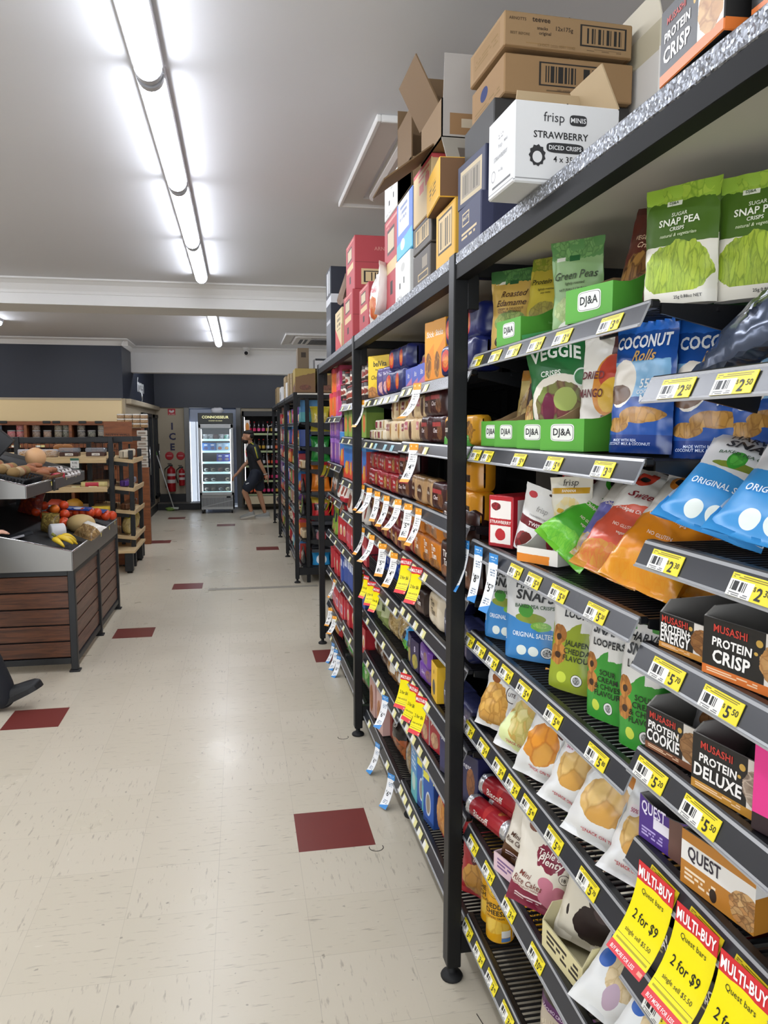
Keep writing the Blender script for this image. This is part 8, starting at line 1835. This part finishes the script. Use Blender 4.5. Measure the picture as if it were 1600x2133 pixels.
def fbox(c, c2):
    m = MB(); m.box(-.065, .065, -.04, .04, 0, .16, PK(c, [('f', .5, .35, .3, .2, c2, '#8a4a3a', 3), ('e', .5, .75, .3, .08, '#e6eef8', .03)], .35), .003); return Proto(m.mesh('ice_cream_box'), h=.16)
rows_ = ((1.44, [(('#c8ccd0', '#8a8a90'), -.2, 0), (('#c8ccd0', '#8a8a90'), -.1, 0), (('#4a3034', '#6a4a4a'), .0, 0), (('#c8ccd0', '#8a8a90'), .1, 0), (('#c8ccd0', '#3ac8a0'), .2, 0)]),
         (1.215, [(('#2a78c8', '#1f4a8a'), -.2, 1), (('#2a78c8', '#1f4a8a'), -.07, 1), (('#9ac0e0', '#c87a5a'), .07, 1), (('#9ac0e0', '#c8a05a'), .2, 1)]),
         (1.0, [(('#2438a8', '#8a8a94'), .07, 1), (('#2438a8', '#8a8a94'), .2, 1)]),
         (.80, [(('#14161a', '#e2e2dc'), -.2, 0), (('#14161a', '#a89a84'), -.07, 0), (('#14161a', '#8a4a44'), .07, 0), (('#14161a', '#e2dcc8'), .2, 0)]),
         (.61, [(('#14161a', '#c8b8b0'), -.2, 0), (('#14161a', '#dfe2e2'), -.07, 0), (('#14161a', '#c8b49a'), .2, 0)]),
         (.42, [(('#14161a', '#c8b8b0'), -.2, 0), (('#14161a', '#6a5a4a'), -.07, 0), (('#14161a', '#b8bcc2'), .07, 0), (('#14161a', '#e0d4b0'), .2, 0)]))
for z, it in rows_:
    for k, (cc, x, b) in enumerate(it):
        put(fbox(*cc) if b else ftub(*cc), 'ice_cream_box' if b else 'ice_cream_tub', 'ice cream %s on the %s lit shelf of the fridge, %s across' % ('box' if b else 'tub', {1.44: 'top', 1.215: 'second', 1.0: 'third', .8: 'fourth', .61: 'fifth', .42: 'lowest'}[z], ORD[k + 1]), 'ice cream', (-.455 + x, 15.3 + .13, z + .001), 0, 0, 0, None)
m = MB(); m.blob((0, 0, .05), .13, .12, .06, M('white crumpled cloth', '#d4d4d8', .8), 12, 8, .4, 5); o = obj('folded_cloth', m, None, (-.42, 15.5, 1.951)); tag(o, 'white crumpled plastic lying on top of the ice cream fridge', 'plastic')
# drinks fridge at the back
e = empty('drinks_fridge', (.55, 15.75, 0)); tag(e, 'wide dark drinks fridge behind the walking man', 'fridge')
w = .50
m = MB(); m.box(-w, -w + .04, 0, .62, .06, 2.0, BLACK, .004); m.box(w - .04, w, 0, .62, .06, 2.0, BLACK, .004); m.box(-w, w, .6, .62, .06, 2.0, MATTE); m.box(-w, w, 0, .62, 1.90, 2.0, BLACK); m.box(-w, w, 0, .62, .12, .30, BLACK); part('cabinet', m, e)
m = MB(); m.box(-w + .03, w - .04, -.012, 0, .13, .29, M('cream kick panel', '#cdbf9f', .5)); part('kick_panel', m, e)
for z in (1.55, 1.20, .90, .60, .32):
    m = MB(); m.box(-w + .04, w - .04, .04, .58, z - .012, z, M('dark fridge shelf', '#3a3c40', .4)); m.box(-w + .04, w - .04, .03, .04, z - .03, z + .01, M('pale green shelf strip', '#a8b888', .4)); part('shelf', m, e)
m = MB(); m.box(-w + .045, -w + .055, .03, .05, .35, 1.88, M('cool lamp', '#f4e9ec', .4, emit=4.0)); part('side_lamp', m, e)
m = MB(); m.box(-w + .06, -w + .15, -.004, 0, 1.02, 1.82, PK('#e6e0d8', [('e', .5, .82, .4, .12, '#e08a2a'), ('e', .5, .55, .45, .1, '#e2b43a'), ('e', .5, .2, .5, .14, '#d83a44')], .4)); part('decal', m, e)
m = MB(); m.tube([(.10, -.03, 1.72), (.02, -.045, 1.70), (.0, -.05, 1.5), (-.02, -.05, 1.1), (.01, -.05, .7), (.0, -.04, .5)], .012, M('grey cord', '#a8a8a6', .5), 6); part('door_cord', m, e)
def bottle(c, lab_c, cap):
    m = MB(); m.lathe([(.030, 0), (.033, .006), (.033, .13), (.028, .16), (.012, .20), (.012, .225)], M('drink ' + c, c, .12), 14)
    l = MB(); l.lathe([(.0335, .05), (.0335, .11)], T(lab_c), 14, cap=False); k = MB(); k.lathe([(.014, .222), (.014, .24)], T(cap), 10)
    return Proto(m.mesh('bottle'), [('label', l.mesh('label')), ('cap', k.mesh('cap'))], h=.24)
BT = [bottle('#2a1014', '#c8245a', '#b01a22'), bottle('#1a1418', '#e0508a', '#222222'), bottle('#20120f', '#c8a03a', '#b01a22'), bottle('#101418', '#d8d8dc', '#a8a8a8'), bottle('#3a1a10', '#e0663a', '#e0663a')]
random.seed(21)
for zi, z in enumerate((1.55, 1.20, .90, .60, .32)):
    for i in range(9):
        put(BT[(i // 2 + zi) % 5], 'drink_bottle', 'dark soft drink bottle on the %s shelf of the drinks fridge, %s along' % (ORD[zi + 1], ORD[i + 1]), 'bottle', (.55 - .34 + i * .088, 15.75 + .12, z + .001), 0, 0, 0, 'drink bottles')
# ------------------------------------------------------------------ people
SKIN = M('skin', '#bb8a6b', .55, bmp=(60, .05)); SKIN2 = M('pale skin', '#c99a82', .55)
HAIR = M('short black hair', '#15110f', .7, bmp=(300, .5, .002)); BEARD = M('dark beard', '#241a16', .8, bmp=(300, .4, .002))
TEE = M('black sports shirt', '#14161c', .75); SHORT = M('navy shorts', '#1d2434', .7); SHOEM = M('grey knit shoe', '#9a9c98', .7); SOLE = M('pale sole', '#c9c6bc', .6)
def limbs(verts, edges, radii, mat, k=.86):
    """tapering limbs between the joints, each joint rounded"""
    m = MB(); rr = [(max(r) if isinstance(r, tuple) else r) * k for r in radii]
    for v, r in zip(verts, rr): m.blob(v, r, r, r, mat, 14, 10)
    for a, b in edges:
        n = 5; A, B_ = Vector(verts[a]), Vector(verts[b])
        m.tube([A.lerp(B_, i / n) for i in range(n + 1)], [rr[a] + (rr[b] - rr[a]) * i / n for i in range(n + 1)], mat, 14)
    return m
def melt(o, vox, it):
    r = o.modifiers.new('melt', 'REMESH'); r.mode = 'VOXEL'; r.voxel_size = vox; r.use_smooth_shade = True
    q = o.modifiers.new('smooth', 'SMOOTH'); q.factor = .5; q.iterations = it
    return o
def skin_obj(name, verts, edges, radii, mat, parent=None):
    return melt(obj(name, limbs(verts, edges, radii, mat), parent), .010, 8)
class Sk:
    def __init__(s): s.v = []; s.e = []; s.r = []
    def add(s, p, r, par=None):
        s.v.append(Vector(p)); s.r.append(r)
        if par is not None: s.e.append((par, len(s.v) - 1))
        return len(s.v) - 1
    def chain(s, par, pts):
        for p, r in pts: par = s.add(p, r, par)
        return par
def hand(sk, wrist, dirv, palm_n, k=1.0, curl=.5):
    """palm with four bent fingers and a thumb; dirv along the hand, palm_n out of the palm"""
    d = Vector(dirv).normalized(); n = Vector(palm_n).normalized(); s = d.cross(n).normalized()
    W = sk.v[wrist]
    palm = sk.add(W + d * .045 * k, (.030 * k, .018 * k), wrist)
    for i, (off, L) in enumerate(((-.027, .066), (-.009, .075), (.009, .070), (.026, .056))):
        b = sk.add(W + d * .088 * k + s * off * k, .0105 * k, palm)
        p = sk.v[b]; a = 0
        for j in range(3):
            a += curl * (.55 + .1 * i); q = d * math.cos(a) + n * math.sin(a)
            p = p + q * L * k * (.42, .33, .25)[j]
            b = sk.add(p, (.0092, .0085, .0072)[j] * k, b)
    t = sk.add(W + d * .035 * k - s * .030 * k + n * .008 * k, .013 * k, palm)
    t = sk.add(W + d * .065 * k - s * .048 * k + n * .022 * k, .011 * k, t)
    sk.add(W + d * .088 * k - s * .050 * k + n * .035 * k, .009 * k, t)
def head(sk, neck, c, look):
    """neck stump that runs up into the skull"""
    c = Vector(c)
    return sk.add(c + Vector((0, 0, -.02)), .05, neck)
def fuse(o, c, fx, mat):
    """grow skull, jaw, nose and ears on the neck and melt them into one continuous skin"""
    m = limbs(o[0], o[1], o[2], mat)
    c = Vector(c); V = lambda x, y, z: c + Vector((x * fx, y, z))
    m.blob(V(-.012, 0, .022), .098, .077, .098, mat, 20, 14); m.blob(V(.035, 0, -.03), .056, .062, .080, mat, 16, 12)
    m.blob(V(.092, 0, -.018), .020, .014, .026, mat, 10, 8); m.blob(V(.075, 0, .030), .022, .050, .014, mat, 12, 8)
    for y in (-.077, .077): m.blob(V(-.012, y, -.005), .022, .010, .032, mat, 10, 8)
    return melt(obj('body', m, o[3]), .0058, 3)
# walking man in black shirt and shorts, heading for the doorway
e = empty('person', (.25, 14.3, 0)); tag(e, 'bearded man in black shirt and navy shorts striding past the drinks fridge', 'person')
P0 = Vector((.25, 14.3, 0))
sk = Sk()
L_ = lambda x, z, y=0: Vector((x - .25, y, z))
pel = sk.add(L_(.30, .86), .115)
sp1 = sk.add(L_(.285, 1.00), .118, pel); sp2 = sk.add(L_(.26, 1.16), .128, sp1); ch = sk.add(L_(.235, 1.28), .115, sp2)
nk = sk.add(L_(.20, 1.375), .055, ch); nk2 = sk.add(L_(.175, 1.42), .052, nk)
head(sk, nk2, L_(.145, 1.50), (-1, -.08, -.08))
# arms: near one swings back, far one forward
a = sk.chain(ch, [(L_(.25, 1.31, -.15), .062), (L_(.335, 1.06, -.22), .044), (L_(.40, .93, -.21), .040), (L_(.455, .815, -.18), .028)]); hand(sk, a, (.35, -.05, -.93), (-.9, .1, -.3), 1.05, .35)
a = sk.chain(ch, [(L_(.23, 1.30, .15), .062), (L_(.16, 1.06, .20), .044), (L_(.04, .94, .17), .038), (L_(-.055, .83, .12), .028)]); hand(sk, a, (-.72, -.15, -.65), (.3, .2, -.9), 1.05, .6)
# legs: near leg forward, far leg behind
h1 = sk.chain(pel, [(L_(.27, .80, -.085), .078), (L_(.15, .66, -.10), .086), (L_(.07, .50, -.10), .062), (L_(.13, .34, -.10), .056), (L_(.19, .12, -.10), .037)])
h2 = sk.chain(pel, [(L_(.31, .80, .085), .078), (L_(.33, .62, .10), .084), (L_(.335, .48, .10), .060), (L_(.375, .33, .10), .056), (L_(.43, .11, .10), .037)])
fuse((sk.v, sk.e, sk.r, e), L_(.145, 1.50), -1, SKIN)
# face details
m = MB(); hc = L_(.145, 1.50)
pass
for y in (-.030, .030): m = MB(); m.blob(hc + Vector((-.082, y, .012)), .010, .013, .008, T('#e6ded8'), 8, 6); m.blob(hc + Vector((-.090, y, .012)), .004, .006, .006, T('#1a1210'), 8, 6); m.bar(hc + Vector((-.092, y - .018, .036)), hc + Vector((-.092, y + .018, .034)), .008, .008, HAIR); part('eye', m, e)
m = MB(); m.blob(hc + Vector((-.042, 0, -.078)), .060, .066, .046, BEARD, 14, 10, .1, 2); part('beard', m, e)
m = MB(); m.blob(hc + Vector((-.098, 0, -.058)), .008, .022, .006, T('#8a4a42'), 8, 6); part('mouth', m, e)
m = MB(); m.blob(hc + Vector((.016, 0, .072)), .095, .080, .056, HAIR, 16, 10, .10, 3); m.blob(hc + Vector((.052, 0, .020)), .064, .078, .066, HAIR, 14, 10, .08, 4); part('hair', m, e)
# shirt
sk = Sk(); c00 = sk.add(L_(.305, .80), .155); c0 = sk.add(L_(.30, .90), .160, c00)
c1 = sk.add(L_(.285, 1.0), .160, c0); c2 = sk.add(L_(.26, 1.15), .162, c1); c3 = sk.add(L_(.235, 1.265), .148, c2); sk.add(L_(.21, 1.355), .072, c3)
sk.chain(c3, [(L_(.25, 1.29, -.155), .092), (L_(.305, 1.13, -.215), .078)]); sk.chain(c3, [(L_(.235, 1.28, .15), .092), (L_(.19, 1.13, .195), .078)])
skin_obj('shirt', sk.v, sk.e, sk.r, TEE, e)
m = MB()
for dx, col in ((0, '#c8b83a'), (.018, '#3a5a34')):
    m.tube([L_(.195 + dx, 1.398, -.05), L_(.235 + dx, 1.372, -.135), L_(.262 + dx, 1.315, -.225), L_(.285 + dx, 1.22, -.262), L_(.312 + dx, 1.12, -.284)], .009, T(col), 6)
m.blob(L_(.115, 1.24, -.06), .004, .016, .016, T('#8aa85a'), 8, 6); part('shirt_stripe', m, e)
sk = Sk(); c0 = sk.add(L_(.30, .92), .140); c1 = sk.add(L_(.295, .81), .152, c0)
sk.chain(c1, [(L_(.275, .83, -.075), .128), (L_(.245, .74, -.10), .128), (L_(.155, .63, -.105), .118), (L_(.125, .59, -.105), .112)]); sk.chain(c1, [(L_(.305, .83, .075), .126), (L_(.32, .74, .10), .126), (L_(.335, .62, .105), .116), (L_(.34, .575, .105), .110)])
skin_obj('shorts', sk.v, sk.e, sk.r, SHORT, e)
m = MB(); m.box(-.03, .03, -.002, .002, -.01, .01, T('#c8ccd0'), 0, Matrix.Rotation(R(-20), 3, 'Y'), L_(.12, .665, -.206)); part('shorts_logo', m, e)
def shoe(c, yaw, pitch, nm='shoe', mat=SHOEM, sole=SOLE, k=1.0, par=None):
    m = MB(); rot = Matrix.Rotation(yaw, 3, 'Z') @ Matrix.Rotation(pitch, 3, 'Y')
    sec = [(-.088, .030, .085, 0), (-.06, .040, .115, 0), (-.02, .043, .105, 0), (.03, .046, .085, 0), (.08, .050, .070, 0), (.13, .050, .062, 0), (.168, .040, .054, 0), (.19, .020, .036, .004)]
    n = 12; rings = []
    for x, wd, ht, zo in sec:
        rings.append([rot @ (Vector((x, wd * math.cos(PI * i / (n - 1)), zo + .022 + (ht - .022) * math.sin(PI * i / (n - 1)) ** .7)) * k) + Vector(c) for i in range(n)])
    vs = [p for r in rings for p in r]; fs = []
    for j in range(len(rings) - 1):
        for i in range(n - 1): a = j * n + i; fs.append((a, a + 1, a + n + 1, a + n))
    fs.append(tuple(range(n))[::-1]); fs.append(tuple(range((len(rings) - 1) * n, len(rings) * n)))
    m.faces(vs, fs, mat, None, True)
    out = [(x, wd * 1.08) for x, wd, _, _ in sec]; out = [(-.095, .018)] + out + [(.195, .010)]
    ring2 = [(x, w_) for x, w_ in out] + [(x, -w_) for x, w_ in out[::-1]]
    lo_ = [rot @ (Vector((x, y, 0)) * k) + Vector(c) for x, y in ring2]; hi_ = [rot @ (Vector((x, y, .026)) * k) + Vector(c) for x, y in ring2]
    m.face(lo_, sole); m.face(hi_[::-1], sole)
    for i in range(len(lo_)): j = (i + 1) % len(lo_); m.face([lo_[j], lo_[i], hi_[i], hi_[j]], sole)
    o = part(nm, m, par or e)
    l = MB()
    for q in range(4): l.bar(rot @ (Vector((.02 + q * .022, -.022, .083 - q * .008)) * k) + Vector(c), rot @ (Vector((.02 + q * .022, .022, .083 - q * .008)) * k) + Vector(c), .005 * k, .004 * k, sole)
    part('laces', l, o)
    return o
shoe(L_(.165, .045, -.10), PI, R(12)); shoe(L_(.435, .0, .10), PI, R(0))
m = MB()
for k in range(16): a = 2 * PI * k / 16; b = 2 * PI * (k + 1) / 16; m.bar(L_(.447, .83, -.182) + Vector((.031 * math.cos(a), .031 * math.sin(a), .008 * math.cos(a))), L_(.447, .83, -.182) + Vector((.031 * math.cos(b), .031 * math.sin(b), .008 * math.cos(b))), .006, .016, T('#c9c6c2'))
part('wristband', m, e)

# shopper at the left edge: a leg stepping in and a hand over the fruit
e = empty('person', (-1.80, 4.74, 0)); tag(e, 'shopper in dark trousers and black shoe stepping in beside the fruit stand', 'person')
Q = lambda x, z, y=0: Vector((x + 1.80, y, z))
DTR = M('dark trousers', '#171a22', .8); DSH = M('black shoe', '#16171a', .55); DJK = M('dark jumper', '#20242c', .8)
sk = Sk(); pel = sk.add(Q(-1.86, .93), .115)
s1 = sk.add(Q(-1.85, 1.10), .120, pel); s2 = sk.add(Q(-1.83, 1.26), .128, s1); ch = sk.add(Q(-1.82, 1.38), .115, s2); nk = sk.add(Q(-1.81, 1.49), .054, ch); nk2 = sk.add(Q(-1.80, 1.53), .052, nk)
head(sk, nk2, Q(-1.79, 1.62), (1, 0, 0))
a = sk.chain(ch, [(Q(-1.81, 1.42, .16), .060), (Q(-1.82, 1.17, .19), .043), (Q(-1.66, 1.03, .20), .038), (Q(-1.535, 1.005, .20), .027)]); hand(sk, a, (.85, .0, .25), (-.1, .1, -1), 1.05, .35)
a = sk.chain(ch, [(Q(-1.81, 1.42, -.16), .060), (Q(-1.86, 1.17, -.19), .043), (Q(-1.80, 1.00, -.20), .038), (Q(-1.74, .90, -.18), .027)]); hand(sk, a, (.3, 0, -.95), (0, 1, 0), 1.05, .5)
sk.chain(pel, [(Q(-1.80, .86, -.085), .078), (Q(-1.66, .66, -.08), .080), (Q(-1.545, .47, -.06), .060), (Q(-1.47, .29, -.03), .055), (Q(-1.40, .12, -.02), .040)])
sk.chain(pel, [(Q(-1.92, .86, .085), .078), (Q(-2.0, .66, .09), .080), (Q(-2.06, .48, .09), .060), (Q(-2.18, .30, .09), .054), (Q(-2.30, .14, .09), .038)])
fuse((sk.v, sk.e, sk.r, e), Q(-1.79, 1.62), 1, SKIN2)
m = MB(); hc = Q(-1.79, 1.62); m.blob(hc + Vector((-.025, 0, .058)), .100, .084, .080, M('brown hair', '#3a2a1e', .8), 14, 10, .1, 3); part('hair', m, e)
for y in (-.032, .032): m = MB(); m.blob(hc + Vector((.082, y, .018)), .009, .012, .008, T('#e6ded8'), 8, 6); part('eye', m, e)
sk = Sk(); c0 = sk.add(Q(-1.86, .86), .165); c1 = sk.add(Q(-1.85, 1.10), .165, c0); c2 = sk.add(Q(-1.83, 1.26), .170, c1); c3 = sk.add(Q(-1.82, 1.385), .155, c2); sk.add(Q(-1.81, 1.48), .085, c3)
sk.chain(c3, [(Q(-1.81, 1.41, .15), .092), (Q(-1.82, 1.17, .19), .074), (Q(-1.64, 1.02, .20), .060)]); sk.chain(c3, [(Q(-1.81, 1.41, -.15), .092), (Q(-1.86, 1.17, -.19), .074), (Q(-1.79, .98, -.20), .060)])
skin_obj('jumper', sk.v, sk.e, sk.r, DJK, e)
sk = Sk(); pel = sk.add(Q(-1.86, .95), .155)
sk.chain(pel, [(Q(-1.80, .86, -.09), .140), (Q(-1.66, .66, -.08), .122), (Q(-1.545, .47, -.06), .102), (Q(-1.475, .30, -.03), .096), (Q(-1.42, .14, -.02), .095), (Q(-1.405, .085, -.02), .088)])
sk.chain(pel, [(Q(-1.92, .86, .09), .140), (Q(-2.0, .66, .09), .120), (Q(-2.06, .48, .09), .100), (Q(-2.18, .30, .09), .090), (Q(-2.29, .15, .09), .086)])
skin_obj('trousers', sk.v, sk.e, sk.r, DTR, e)
shoe(Q(-1.365, .045, -.02), 0, R(-26), 'shoe', DSH, DSH, 1.08); shoe(Q(-2.31, .05, .09), 0, R(24), 'shoe', DSH, DSH, 1.04)
